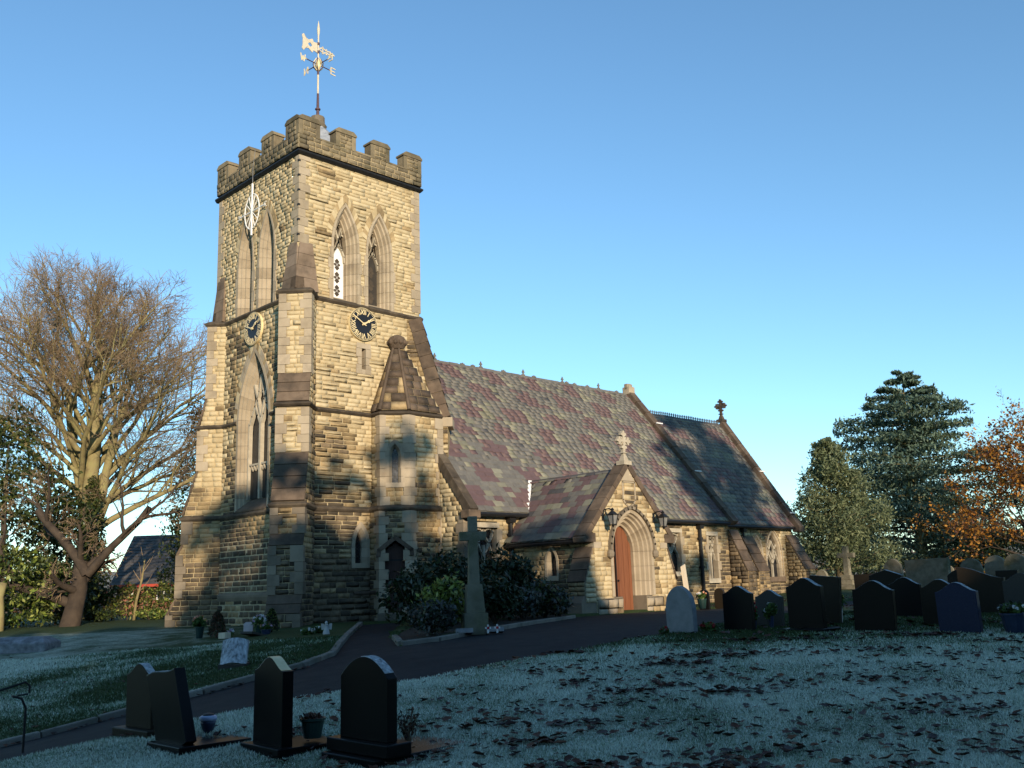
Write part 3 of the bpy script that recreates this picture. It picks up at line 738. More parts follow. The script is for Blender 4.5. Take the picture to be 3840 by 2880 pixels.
# belfry lights
def belfry(fr, uc, v0, vs_, va, w, fill, mirror=1):
    hw, pth = lancet(w, vs_, va)
    win = MB(); inner = .27
    win.prism([(uc+x*.999, y) for x, y in pth(v0, inner-.03)], fr, -.62, -.58); wo_ = win.build('belfry_window', M['core'], church)
    surround(wo_, fr, uc, pth, v0-.28, [(-.03, -.02), (-.03, .045), (.05, .045), (.07, -.04), (.12, -.06), (.15, -.16), (.2, -.17), (.23, -.28), (inner, -.3), (inner, -.5)], 'ashlar', .36)
    o, u, v, n = fr
    sill = MB(); sill.prism([(-.56, v0-.30), (.03, v0-.30), (.03, v0-.24), (-.5, v0+.03), (-.56, v0+.03)], (o+u*uc, n, Z, u), -w+.03, w-.03); sill.build('sill', M['ashlar'], wo_)
    # quoins beside the jambs
    for sg in (-1, 1):
        y = v0-.28
        for k in range(5):
            h = .36; L_ = .09+.055*(k % 2)
            mb = MB(); a = uc+sg*(w+.025); b = uc+sg*(w+L_); mb.prism([(min(a, b), y+.004), (max(a, b), y+.004), (max(a, b), y+h-.004), (min(a, b), y+h-.004)], fr, -.03, .042); mb.build('jamb_stone', M['ashlar'], wo_); y += h
    tr = MB(); wi = w-inner; hi, _ = lancet(w, vs_, va)
    zl = vs_-.35
    ogee = [(-wi, zl-.05), (-wi*.92, zl+.14), (-wi*.55, zl+.34), (-wi*.2, zl+.46), (0, zl+.66)]
    bar(tr, fr, [(uc+x, y) for x, y in ogee], -.42, .055, .1); bar(tr, fr, [(uc-x, y) for x, y in ogee], -.42, .055, .1)
    bar(tr, fr, [(uc-hi(zl+1.05, inner), zl+1.05), (uc-.02, zl+.72), (uc+.10, zl+.4)], -.42, .05, .1)
    bar(tr, fr, [(uc+hi(zl+1.05, inner), zl+1.05), (uc+.02, zl+.72), (uc-.10, zl+.4)], -.42, .05, .1)
    bar(tr, fr, [(uc-wi*.9, zl+.2), (uc, zl+.62), (uc+hi(zl+1.1, inner), zl+1.12)], -.42, .05, .1)
    for t in (.25, .7): 
        zz = zl+.62+t*.9; bar(tr, fr, [(uc-hi(zz, inner), zz), (uc-hi(zz, inner)+.06, zz+.03)], -.42, .05, .08); bar(tr, fr, [(uc+hi(zz, inner), zz), (uc+hi(zz, inner)-.06, zz+.03)], -.42, .05, .08)
    tr.build('tracery', M['tracery'], wo_)
    if fill:
        bd = MB(); bd.prism([(uc-wi, v0), (uc+wi, v0), (uc+wi, zl+.15), (uc+wi*.5, zl+.4), (uc, zl+.55), (uc-wi*.5, zl+.4), (uc-wi, zl+.15)], fr, -.5, -.46); bd.build('pierced_board', M[fill], wo_)
        for k in range(3):
            zc = v0+.25+.45*k
            for dx_, dz_ in ((0, .075), (0, -.075), (.055, 0), (-.055, 0)):
                pass
            mb = MB()
            for a in range(4):
                ang = a*math.pi/2; L_ = .20 if a % 2 else .13
                cx_, cz = math.cos(ang)*L_*.55, math.sin(ang)*L_*.55
                pts = [(uc+cx_+math.cos(ang+t)*L_*.5*(1 if i % 2 == 0 else .72), zc+cz+math.sin(ang+t)*L_*.5*(1 if i % 2 == 0 else .72)) for i, t in enumerate([j*math.pi/4 for j in range(8)])]
                mb.prism(pts, fr, -.47, -.4575+a*.0002)
            mb.build('quatrefoil_dark_plate', M['core'], wo_)  # dark plates on the board paint the shade of its pierced holes
belfry(fS, *belfS[0], 'white'); belfry(fS, *belfS[1], 'darkwood')
belfry(fW, *belfW[0], 'darkwood'); belfry(fW, *belfW[1], 'darkwood')
# relieving arches over the south belfry lights
for uc, v0, vs_, va, w in belfS+belfW:
    fr = fS if (uc, w) in [(b[0], b[4]) for b in belfS] else fW
    hw, pth = lancet(w, vs_, va); P = pth(vs_, -.05, 12); Q = pth(vs_, -.24, 12); n_ = len(P)
    for i in range(3, n_-4):
        a, b, c_, d_ = P[i], P[i+1], Q[i+1], Q[i]
        if b[1] < vs_+.5 and a[1] < vs_+.5: continue
        mb = MB(); mb.prism([(uc+a[0], a[1]), (uc+b[0], b[1]), (uc+c_[0], c_[1]), (uc+d_[0], d_[1])], fr, -.02, .034+random.uniform(0, .008)); mb.build('voussoir', M[random.choice(['gold', 'brown'])], church)
# great west window
uc, v0, vs_, va, w = westwin
mb = MB(); mb.prism([(uc+x, y) for x, y in pW(v0, .28)], fW, -.50, -.46); ww = mb.build('west_window', M['core'], church)
surround(ww, fW, uc, pW, v0, [(-.03, -.02), (-.03, .045), (.08, .045), (.1, -.03), (.15, -.05), (.18, -.14), (.22, -.16), (.25, -.27), (.30, -.29), (.30, -.42)], 'ashlar', .42)
mb = MB(); mb.prism([(-.45, v0-.02), (.05, v0-.02), (.05, v0+.04), (-.36, v0+.4), (-.45, v0+.4)], (V((0, uc, 0)), V((-1, 0, 0)), Z, V((0, 1, 0))), -w+.04, w-.04); mb.build('sill', M['weather'], ww)
tr = MB(); wi = w-.30
bar(tr, fW, [(uc, v0+.4), (uc, vs_+.1)], -.28, .1, .14)
for sg in (-1, 1):
    c_ = uc+sg*wi/2
    og = [(-wi/2, vs_-.4), (-wi*.45, vs_-.05), (-wi*.25, vs_+.22), (0, vs_+.55)]
    bar(tr, fW, [(c_+x, y) for x, y in og], -.28, .07, .12); bar(tr, fW, [(c_-x, y) for x, y in og], -.28, .07, .12)
    bar(tr, fW, [(uc, vs_+.1), (uc+sg*.2, vs_+.7), (uc+sg*hwW(vs_+1.25, .30)*.95, vs_+1.25)], -.28, .07, .12)
    bar(tr, fW, [(c_, vs_+.55), (uc+sg*.12, vs_+1.0), (uc, vs_+1.6)], -.28, .06, .12)
    bar(tr, fW, [(uc+sg*wi, v0+.4), (uc+sg*wi, vs_)], -.28, .06, .14)
tr.build('tracery', M['tracery'], ww)
for sg in (-1, 1):
    mb = MB(); mb.prism([(uc+sg*.05, v0+1.45), (uc+sg*wi, v0+1.45), (uc+sg*wi, vs_+.2), (uc+sg*wi*.8, vs_+.9), (uc+sg*.05, vs_+1.7)], fW, -.38, -.36); mb.build('pane', M['glass'], ww)
    for k in range(5):
        mb = MB(); a = uc+sg*(.06+k*(wi-.06)/5); b = uc+sg*(.06+(k+1)*(wi-.06)/5-.012); mb.prism([(min(a, b), v0+.4), (max(a, b), v0+.4), (max(a, b), v0+1.4), (min(a, b), v0+1.4)], fW, -.36, -.31-.006*(k % 2)); mb.build('board', M['darkwood'], ww)
mb = MB()
for sg in (-1, 1):
    for k in range(3):
        a = uc+sg*(.12+k*.18); bar(mb, fW, [(a-.09, v0+1.5), (a-.06, v0+1.38), (a, v0+1.3), (a+.06, v0+1.38), (a+.09, v0+1.5)], -.27, .03, .04)
bar(mb, fW, [(uc-wi, v0+1.5), (uc+wi, v0+1.5)], -.27, .06, .06); mb.build('transom', M['tracery'], ww)
P = pW(vs_, -.05, 16); Q = pW(vs_, -.23, 16)
for i in range(1, len(P)-2):
    a, b, c_, d_ = P[i], P[i+1], Q[i+1], Q[i]
    mb = MB(); mb.prism([(uc+a[0], a[1]), (uc+b[0], b[1]), (uc+c_[0], c_[1]), (uc+d_[0], d_[1])], fW, -.02, .036+random.uniform(0, .008)); mb.build('voussoir', M[random.choice(['gold', 'brown', 'ashlar'])], church)
# slit and lower lancet of the south front
def small_lancet(fr, uc, v0, vs_, va, w, glass_w, key='ashlar'):
    hw, pth = lancet(w, vs_, va); off = w-glass_w
    mb = MB(); mb.prism([(uc+x, y) for x, y in pth(v0+.12, off-.02)], fr, -.2, -.17); wo_ = mb.build('lancet_window', M['glass'], church)
    surround(wo_, fr, uc, pth, v0, [(-.01, -.03), (-.01, .045), (off*.55, .045), (off, -.1), (off, -.19)], key, .3)
    mb = MB(); mb.prism([(uc-w, v0-.02), (uc+w, v0-.02), (uc+w, v0+.13), (uc-w, v0+.13)], fr, -.12, .055); mb.build('sill', M[key], wo_)
    lead = MB()
    for k in range(5):
        y = v0+.25+k*(va-v0)/6; bar(lead, fr, [(uc-glass_w, y), (uc+glass_w, y+glass_w*1.6)], -.165, .008, .006); bar(lead, fr, [(uc+glass_w, y), (uc-glass_w, y+glass_w*1.6)], -.163, .008, .006)
    lead.build('lead_cames', M['copedark'], wo_)
small_lancet(fS, *lowS, .12)
mb = MB(); mb.prism([(2.40, 7.1), (2.56, 7.1), (2.56, 7.78), (2.40, 7.78)], fS, -.4, -.3); sw = mb.build('slit_window', M['core'], church)
for (a, b, c_, d_) in ((2.18, 2.40, 6.95, 7.25), (2.25, 2.40, 7.26, 7.5), (2.18, 2.40, 7.51, 7.79), (2.56, 2.78, 6.95, 7.25), (2.56, 2.71, 7.26, 7.5), (2.56, 2.78, 7.51, 7.79), (2.2, 2.76, 7.8, 7.97), (2.401, 2.559, 6.95, 7.1)):
    mb = MB(); mb.prism([(a+.003, c_), (b-.003, c_), (b-.003, d_), (a+.003, d_)], fS, -.32, .042); mb.build('jamb_stone', M['ashlar'], sw)
# iron clamps down the belfry corner
for k in range(6):
    mb = MB(); mb.box((-.03, -.03, 11.15+k*.5), (.07, .07, .05)); mb.build('iron_clamp', M['iron'], church)

# ------------------------------------------------------------------ stair turret
tp = [(2.8, .0), (2.8, -.5), (3.5, -1.05), (TX, -1.05)]
def turret_faces(e, z0, z1, tone, door=False, lanc=False):
    P = tur(e)
    for i in range(3):
        a = V((P[i][0], P[i][1], 0)); b = V((P[i+1][0], P[i+1][1], 0)); u = (b-a).normalized(); n = V((u.y, -u.x, 0)); L_ = (b-a).length
        H = []
        if door and i == 1: H.append((L_/2, -1, 1.75, lambda v: .48))
        if lanc and i == 1:
            hw, _ = lancet(.3, 4.25, 4.75); H.append((L_/2, 3.25, 4.75, hw))
        wall((a, u, Z, n), z0, z1, hole_spans(lambda v: (0, L_), H), tone, cw=(.18, .38))
        if i == 2: quoins(b, -u, n, V((0, 1, 0)), V((1, 0, 0)), z0, z1, 'ashlar', .3, .2)
        if i == 1:
            m1 = V((0, -1, 0)); quoins(a, u, n, V((0, 1, 0)), V((-1, 0, 0)), z0, z1, 'ashlar', .26, .16); quoins(b, -u, n, V((1, 0, 0)), V((0, -1, 0)), z0, z1, 'ashlar', .26, .2)
    return P
turret_faces(0, 2.65, 5.56, lambda z: 'mid' if z > 3.3 else 'low', lanc=True)
turret_faces(.07, -1.0, 2.5, lambda z: 'low' if z > 1 else 'soot', door=True)
mb = MB(); mb.add([(TX, -1.07, -1), (TX, 0, -1), (TX, 0, 5.6), (TX, -1.05, 5.6)], [(0, 1, 2, 3)]); mb.build('turret_side', M['brown'], church)
a = V((2.8, -.5, 0)); b = V((3.5, -1.05, 0)); u = (b-a).normalized(); n = V((u.y, -u.x, 0)); L_ = (b-a).length
small_lancet((a, u, Z, n), L_/2, 3.25, 4.25, 4.75, .3, .1)
P = tur(.07); a = V((*P[1], 0)); b = V((*P[2], 0)); L_ = (b-a).length; fT = (a, u, Z, n); uc = L_/2
mb = MB(); mb.prism([(uc-.40, -.62), (uc+.40, -.62), (uc+.40, 1.2), (uc, 1.52), (uc-.40, 1.2)], fT, -.26, -.2); dr = mb.build('turret_door', M['core'], church)
for k in range(5):
    x0 = uc-.39+k*.157; x1 = x0+.15; ya = 1.5-abs((x0+x1)/2-uc)*.78
    mb = MB(); mb.prism([(x0, -.6), (x1, -.6), (x1, ya), (x0, ya)], fT, -.2, -.165-.004*(k % 2)); mb.build('plank', M['darkdoor'], dr)
for z_ in (-.3, .95):
    mb = MB(); mb.prism([(uc-.38, z_), (uc+.25, z_), (uc+.25, z_+.05), (uc-.38, z_+.05)], fT, -.165, -.155); mb.build('hinge', M['iron'], dr)
for sg in (-1, 1):
    for k in range(6):
        mb = MB(); w2 = .09+.05*(k % 2); xa, xb = sorted((uc+sg*.395, uc+sg*(.395+w2))); mb.prism([(xa, -.62+k*.31), (xb, -.62+k*.31), (xb, -.62+k*.31+.302), (xa, -.62+k*.31+.302)], fT, -.27, .045); mb.build('jamb_stone', M['ashlar_dark'], dr)
    mb = MB(); bar(mb, fT, [(uc+sg*.52, 1.12), (uc+sg*.50, 1.28), (uc, 1.66)], .0, .13, .16); mb.build('hood_mould', M['weather'], dr)
mb = MB(); mb.box(a+u*uc+n*.12+Z*(-.74), (1.1, .5, .24), rot=Matrix.Rotation(math.atan2(u.y, u.x), 3, 'Z')); mb.build('door_step', M['ashlar_dark'], church, bev=.02)
# turret cap
ap = V((3.72, -.16, 8.05)); P = tur(.06)
base = [V((x, y, 5.72)) for x, y in P]; topr = [ap+(bb-ap)*.15 for bb in base]; topr = [V((t.x, t.y, 8.05-.0)) for t in topr]
mb = MB(); mb.add(base+topr, [(0, 1, 5, 4), (1, 2, 6, 5), (2, 3, 7, 6), (4, 5, 6, 7)]); mb.build('turret_cap', M['mortar'], church)
for i in range(3):
    A, B, T1, T0 = base[i], base[i+1], topr[i+1], topr[i]; u_ = (B-A).normalized(); w_ = (T0-A); w_ = w_-u_*w_.dot(u_); Hh = w_.length; w_.normalize(); n_ = u_.cross(w_)
    if n_.dot(V((0, -1, .2))) < 0 and n_.dot(V((-1, -1, .2))) < 0: n_ = -n_
    La = 0; Lb = (B-A).length; ta = (T0-A).dot(u_); tb = (T1-A).dot(u_)
    wall((A, u_, w_, n_), 0, Hh, lambda v: [(La+(ta-La)*v/Hh, Lb+(tb-Lb)*v/Hh)], lambda z: 'brown' if random.random() < .3 else 'weather', ch=(.24, .34), cw=(.26, .5), smooth=True, mkey='mortar_soot')
for i in (1, 2):                              # hip rolls with broach feet
    mb = MB(); mb.tube([base[i]+Z*.0, topr[i]], [.07, .05], 6); mb.build('hip_roll', M['weather'], church)
mb = MB(); c0 = V((3.72, -.2, 8.12))
mb.lathe([(.22, -.2), (.27, -.1), (.31, 0), (.31, .1), (.25, .2), (.13, .27), (.03, .29)], c0, 12); mb.build('turret_finial', M['weather'], church)
for k in range(7):
    t = math.radians(150+k*36); p = c0+V((math.cos(t)*.28, math.sin(t)*.28, .02)); mb = MB(); mb.lathe([(.02, -.1), (.07, -.05), (.075, .03), (.02, .09)], p, 7); mb.build('carved_boss', M['weather'], church)

# ------------------------------------------------------------------ nave, chancel, porch
NY0, NX0, NX1 = -2.2, 4.75, 19.5
fN = frame((NX0, NY0, 0), (1, 0, 0), (0, -1, 0))
def rect_hw(h): return lambda v: h
HN = [(5.66-NX0, .35, 2.1, rect_hw(.6)), (15.2-NX0, .2, 2.1, rect_hw(1.02)), (18.25-NX0, -.1, 2.02, rect_hw(.42))]
tone_N = lambda z: 'mid' if z > 1.2+random.uniform(-.5, .5) else 'low'
wall(fN, -1.0, 2.42, hole_spans(lambda v: (0, NX1-NX0), HN), tone_N)
mb = MB(); mb.box(((NX0+NX1)/2, 2.6, .7), (NX1-NX0-.3, 8.4, 3.4)); mb.build('nave_core', M['core'], church)
mb = MB(); mb.add([(NX0, 7.3, -1), (NX1, 7.3, -1), (NX1, 7.3, 2.4), (NX0, 7.3, 2.4)], [(0, 1, 2, 3)]); mb.build('north_wall', M['brown'], church)
# roof planes
RY, RZ, EY, EZ = 2.6, 8.64, -2.45, 2.42
wN = V((0, RY-EY, RZ-EZ)); TN = wN.length; wN.normalize(); nN = V((0, -wN.z, wN.y)); uX = V((1, 0, 0))
mb = MB(); mb.add([(NX0, EY, EZ-.02), (NX1, EY, EZ-.02), (NX1, RY, RZ-.02), (NX0, RY, RZ-.02), (NX0, 2*RY-EY, EZ-.02), (NX1, 2*RY-EY, EZ-.02)], [(0, 1, 2, 3), (3, 2, 5, 4)]); mb.build('nave_roof', M['slate_grey'], church)
mb = MB(); mb.add([(NX0, EY+.1, EZ), (NX0, RY, RZ-.1), (NX0, 2*RY-EY-.1, EZ), (NX1, EY+.1, EZ), (NX1, RY, RZ-.1), (NX1, 2*RY-EY-.1, EZ)], [(0, 1, 2), (3, 4, 5)]); mb.build('gable_infill', M['brown'], church)
PXc, PY, PEZ, PRZ, PH = 8.6, -5.75, 1.42, 3.62, 2.12     # porch centre, gable plane, eaves, ridge, half width
def porch_cut(t):                                          # where the porch roof meets the nave slope
    z = EZ+wN.z*t; 
    if z > PRZ: return 0
    return min(PH, (PRZ-z)/((PRZ-PEZ)/PH))
def nave_key(x, t):
    row = int(t/1.15); tt = t % 1.15
    xx = x+row*1.06+math.sin(row*2.1)*.12+tt*.2+random.uniform(-.08, .08)
    k = (xx % 2.3)-.7
    if abs(k) < .46 and .12 < tt < 1.02+random.uniform(-.12, .06): return 'slate_purple'
    if .50 < k < .86 and random.random() < (.6 if t < 6.0 else .3): return 'slate_green'
    r_ = random.random()
    return 'slate_green' if r_ < .07 else ('slate_purple' if r_ < .09 else ('slate_dark' if r_ < .13 else 'slate_grey'))
def nave_spans(t):
    pc = porch_cut(t); a, b = .0, NX1-NX0-.15
    if pc > .05: return [(a, PXc-NX0-pc), (PXc-NX0+pc, b)]
    return [(a, b)]
slates(V((NX0, EY, EZ)), uX, wN, nN, TN-.1, nave_spans, .235, (.28, .44), nave_key)
# ridge tiles with crest pieces
def ridge(x0, x1, y, z, step, crest, mt, every=1):
    x = x0; i = 0
    while x < x1-.05:
        b = min(x1, x+step); mb = MB(); hh = .04+random.uniform(-.01, .01)
        mb.add([(x+.006, y-.13, z-.17), (b-.006, y-.13, z-.17), (b-.006, y, z+hh), (x+.006, y, z+hh), (x+.006, y+.13, z-.17), (b-.006, y+.13, z-.17)], [(0, 1, 2, 3), (3, 2, 5, 4), (0, 3, 4), (1, 5, 2)])
        rt_ = mb.build('ridge_tile', mt, church)
        if i % every == 0 and crest:
            c_ = MB(); xm = (x+b)/2; fr = (V((xm, y, z+hh)), V((1, 0, 0)), Z, V((0, -1, 0)))
            if crest == 'fleur':
                c_.prism([(-.10, -.02), (.10, -.02), (.09, .03), (.03, .05), (.03, .10), (.09, .12), (.04, .17), (0, .25), (-.04, .17), (-.09, .12), (-.03, .10), (-.03, .05), (-.09, .03)], fr, -.02, .02)
            else:
                for k in range(3):
                    o_ = (k-1)*(b-x)/3; c_.prism([(o_-.05, -.02), (o_+.05, -.02), (o_+.02, .05), (o_+.05, .09), (o_, .17), (o_-.05, .09), (o_-.02, .05)], fr, -.015, .015)
            c_.build('crest', mt, rt_)
        elif crest == 'fleur' and random.random() < .6:
            c_ = MB(); xm = x+(b-x)*random.random(); fr = (V((xm, y, z+hh)), V((1, 0, 0)), Z, V((0, -1, 0)))
            c_.prism([(-.12, -.02), (.12, -.02), (.1, .05), (.05, .04), (0, .08), (-.05, .04), (-.1, .05)], fr, -.02, .02); c_.build('crest', mt, rt_)
        x = b; i += 1
ridge(NX0+.3, NX1-.25, RY, RZ, .48, 'fleur', M['slate_grey'], 5)
# gable copings
def coping(x, thick, ys, zs, ye, ze, n_, key, up_=.2, name='coping_stone'):
    """raking gable coping at x from (ys,zs) eaves to (ye,ze) apex"""
    p0 = V((0, ys, zs)); p1 = V((0, ye, ze)); w_ = (p1-p0); nn = V((0, -w_.z, w_.y)).normalized()
    for i in range(n_):
        a, b = i/n_+.002, (i+1)/n_-.002; mb = MB(); A = []
        for t in (a, b):
            P = p0+w_*t; A += [P+nn*up_, P-nn*.12]
        fr = (V((x, 0, 0)), V((0, 1, 0)), Z, V((1, 0, 0)))
        mb.prism([(A[0].y, A[0].z), (A[1].y, A[1].z), (A[3].y, A[3].z), (A[2].y, A[2].z)], fr, -thick/2, thick/2); mb.build(name, M[key], church, bev=.012)
coping(NX1-.05, .4, -2.55, 2.32, 2.6, 8.72, 11, 'weather', .16)
coping(NX0+.1, .34, -2.5, 2.38, -.8, 4.48, 4, 'copedark', .16)
mb = MB(); mb.box((NX0+.1, -2.42, 2.32), (.5, .42, .26)); mb.build('kneeler', M['weather'], church, bev=.03)
wall(frame((NX0-.02, NY0, 0), (0, 1, 0), (-1, 0, 0)), -1, 4.0, lambda v: [(0 if v < 2.5 else (v-2.5)/1.23, 1.2)] if (v-2.5)/1.23 < 1.1 else [], lambda z: 'mid' if z > .8 else 'low')
quoins((NX0-.02, NY0, 0), V((1, 0, 0)), V((0, -1, 0)), V((0, 1, 0)), V((-1, 0, 0)), -1, 2.3, 'ashlar_dark', .32, .2)
mb = MB(); mb.box((NX1-.05, 2.6, 8.82), (.42, .42, .36)); mb.box((NX1-.05, 2.6, 9.06), (.3, .3, .18), taper=.8); mb.box((NX1-.2, 2.6, 9.0), (.12, .2, .3)); mb.build('gable_block', M['ashlar'], church, bev=.03)
for t in (.35, .72): 
    y_ = -2.55+(5.15)*t; z_ = 2.32+6.4*t; mb = MB(); mb.box((NX1+.02, y_-.16, z_+.15), (.44, .05, .05)); mb.build('coping_joint', M['white'], church)
# chancel
CY, CEY, CRZ = -.85, -1.1, 7.9; CX1 = 27.0
fC = frame((NX1, CY, 0), (1, 0, 0), (0, -1, 0))
hwc, pc_ = lancet(.68, 1.05, 2.28)
HC = [(25.2-NX1, -.0, 2.28, hwc), (23.75-NX1, -.9, 2.0, lancet(.42, 1.2, 2.0)[0])]
wall(fC, -1.0, 2.45, hole_spans(lambda v: (0, CX1-NX1), HC), lambda z: 'mid' if z > 1.1+random.uniform(-.4, .4) else 'low')
mb = MB(); mb.box(((NX1+CX1)/2, 2.6, .7), (CX1-NX1-.3, 6.0, 3.4)); mb.build('chancel_core', M['core'], church)
mb = MB(); mb.add([(CX1, CY, -1), (CX1, 6.0, -1), (CX1, 6.0, 2.4), (CX1, 2.6, 7.8), (CX1, CY, 2.4)], [(0, 1, 2, 3, 4)]); mb.add([(NX1, 6.0, -1), (CX1, 6.0, -1), (CX1, 6.0, 2.4), (NX1, 6.0, 2.4)], [(0, 1, 2, 3)]); mb.build('chancel_wall', M['brown'], church)
wC = V((0, 2.6-CEY, CRZ-2.45)); TC = wC.length; wC.normalize(); nC_ = V((0, -wC.z, wC.y))
mb = MB(); mb.add([(NX1, CEY, 2.43), (CX1, CEY, 2.43), (CX1, 2.6, CRZ-.02), (NX1, 2.6, CRZ-.02), (NX1, 6.3, 2.43), (CX1, 6.3, 2.43)], [(0, 1, 2, 3), (3, 2, 5, 4)]); mb.build('chancel_roof', M['slate_grey'], church)
def ch_key(x, t):
    r_ = random.random(); b_ = math.sin(t*2.4+1)+math.sin(x*1.3+t)*.6
    return 'slate_purple' if (b_ > .75 and r_ < .75) else ('slate_green' if b_ < -.9 and r_ < .6 else ('slate_dark' if r_ < .3 else 'slate_grey'))
slates(V((NX1+.1, CEY, 2.45)), uX, wC, nC_, TC-.08, lambda t: [(0, CX1-NX1-.25)], .26, (.32, .48), ch_key)
ridge(NX1+.35, CX1-.3, 2.6, CRZ, .46, 'spike', M['slate_dark'])
coping(CX1, .42, -1.3, 2.3, 2.6, 8.0, 9, 'weather', .16)
mb = MB(); mb.box((CX1, -1.22, 2.34), (.46, .4, .3)); mb.build('kneeler', M['weather'], church, bev=.03)
for t in (.12, .5):
    mb = MB(); mb.box((CX1+.0, -1.3+3.9*t-.17, 2.3+5.7*t+.13), (.46, .05, .05)); mb.build('coping_joint', M['white'], church)
def floriated_cross(x, y, z, h, u_, mt, name):
    """stone gable cross: pedestal, shaft and four flared arms"""
    n_ = V((-u_.y, u_.x, 0)); fr = (V((x, y, z)), u_, Z, n_); mb = MB()
    mb.box((x, y, z+.06*h), (.34*h, .30*h, .12*h)); mb.box((x, y, z+.2*h), (.2*h, .2*h, .16*h), taper=.6)
    r0 = .28*h; mb.prism([(-.05*h, .26*h), (.05*h, .26*h), (.045*h, .5*h), (-.045*h, .5*h)], fr, -.045*h, .045*h)
    mb.prism([(-.1*h, .34*h), (.1*h, .34*h), (.08*h, .37*h), (-.08*h, .37*h)], fr, -.08*h, .08*h)
    cz = .70*h
    for k in range(4):
        a = k*math.pi/2; ca_, sa_ = math.cos(a), math.sin(a)
        pts = [(0.0, -.05), (.13, -.035), (.17, -.12), (.22, -.11), (.235, -.045), (.29, -.03), (.30, .0), (.29, .03), (.235, .045), (.22, .11), (.17, .12), (.13, .035), (0, .05)]
        mb.prism([((p*ca_-q_*sa_)*h, cz+(p*sa_+q_*ca_)*h) for p, q_ in pts], fr, -.05*h-.001*k, .05*h+.001*k)
        a += math.pi/4; ca_, sa_ = math.cos(a), math.sin(a)
        mb.prism([((p*ca_-q_*sa_)*h, cz+(p*sa_+q_*ca_)*h) for p, q_ in [(.03, -.03), (.14, -.02), (.18, 0), (.14, .02), (.03, .03)]], fr, -.035*h, .035*h)
    return mb.build(name, mt, church, bev=.006)
floriated_cross(CX1, 2.6, 8.06, 1.22, V((0, 1, 0)), M['copedark'], 'gable_cross')
# gutters and downpipes
def gutter(x0, x1, y, z):
    mb = MB(); mb.tube([(x0, y, z), (x1, y, z)], .07, 8); 
    mb.build('gutter', M['iron'], church)
gutter(NX0+.4, PXc-PH*.5-.1, EY-.05, EZ-.09); gutter(PXc+PH*.5+.1, NX1-.3, EY-.05, EZ-.09); gutter(NX1+.3, CX1-.2, CEY-.05, 2.36)
def downpipe(x, y, z0, z1, r=.055):
    mb = MB(); mb.tube([(x, y-.1, z0), (x, y-.1, z1-.12), (x, y-.16, z1)], r, 8); mb.box((x, y-.12, z1-.1), (.24, .2, .22), taper=1.25); p = mb.build('downpipe', M['iron'], church)
    for z_ in np.linspace(z0+.35, z1-.6, 3):
        c_ = MB(); c_.lathe([(r*1.5, -.05), (r*1.5, .05)], (x, y-.1, z_), 8); c_.box((x, y-.06, z_), (.22, .05, .06)); c_.build('pipe_collar', M['iron'], p)
downpipe(6.7, NY0, -.9, 2.3, .075); downpipe(17.32, NY0, -.9, 2.3, .075); downpipe(22.6, CY, -.9, 2.35)
# square headed nave windows with ogee tracery
def square_window(fr, uc, v0, v1, half, lights):
    o, u, v, n = fr; mb = MB(); mb.prism([(uc-half+.1, v0+.1), (uc+half-.1, v0+.1), (uc+half-.1, v1-.1), (uc-half+.1, v1-.1)], fr, -.26, -.23); wo_ = mb.build('nave_window', M['core'], church)
    for a, b, c_, d_ in ((-half, half, v1-.14, v1+.02), (-half, half, v0-.06, v0+.12)):
        mb = MB(); mb.prism([(uc+a, c_), (uc+b, c_), (uc+b, d_), (uc+a, d_)], fr, -.24, .045); mb.build('lintel' if c_ > v0+.5 else 'sill', M['tracery'], wo_)
    k = 0; y = v0+.12
    while y < v1-.2:
        h = min(.34, v1-.14-y)
        for sg in (-1, 1):
            xa, xb = sorted((uc+sg*(half-.13), uc+sg*(half+(.12 if k % 2 else .0)))); mb = MB(); mb.prism([(xa, y+.003), (xb, y+.003), (xb, y+h-.003), (xa, y+h-.003)], fr, -.24, .042); mb.build('jamb_stone', M['ashlar'], wo_)
        y += h; k += 1
    lw = (2*half-.26)/lights; tr = MB()
    for i in range(lights):
        c_ = uc-half+.13+lw*(i+.5); hw_ = lw/2; zt = v1-.16
        if i: bar(tr, fr, [(c_-hw_, v0+.1), (c_-hw_, zt-.55)], -.13, .06, .12)
        og = [(-hw_, zt-.95), (-hw_*.8, zt-.8), (-hw_*.35, zt-.66), (0, zt-.45)]
        for s_ in (1, -1):
            bar(tr, fr, [(c_+s_*x, y_) for x, y_ in og], -.13, .045, .1)
            bar(tr, fr, [(c_, zt-.45), (c_+s_*hw_*.55, zt-.3), (c_+s_*hw_, zt-.05)], -.13, .045, .1)
        for s_ in (1, -1):
            e_ = c_+s_*hw_; arc = [(e_-hw_*.62*math.cos(t), zt-.19+.15*math.sin(t)) for t in np.linspace(0, math.pi, 7)] if False else None
        arc = [(c_+hw_*.85*math.cos(t), zt-.16+.14*math.sin(t)) for t in np.linspace(0, math.pi, 8)]
        bar(tr, fr, arc, -.13, .04, .1)
        mb = MB(); mb.prism([(c_-hw_+.01, v0+.1), (c_+hw_-.01, v0+.1), (c_+hw_-.01, zt), (c_-hw_+.01, zt)], fr, -.2, -.19); mb.build('pane', M['glass'], wo_)
    tr.build('tracery', M['tracery'], wo_)
square_window(fN, 5.66-NX0, .4, 2.07, .59, 2); square_window(fN, 15.2-NX0, .3, 2.07, 1.0, 3); square_window(fN, 18.25-NX0, .0, 1.98, .41, 2)
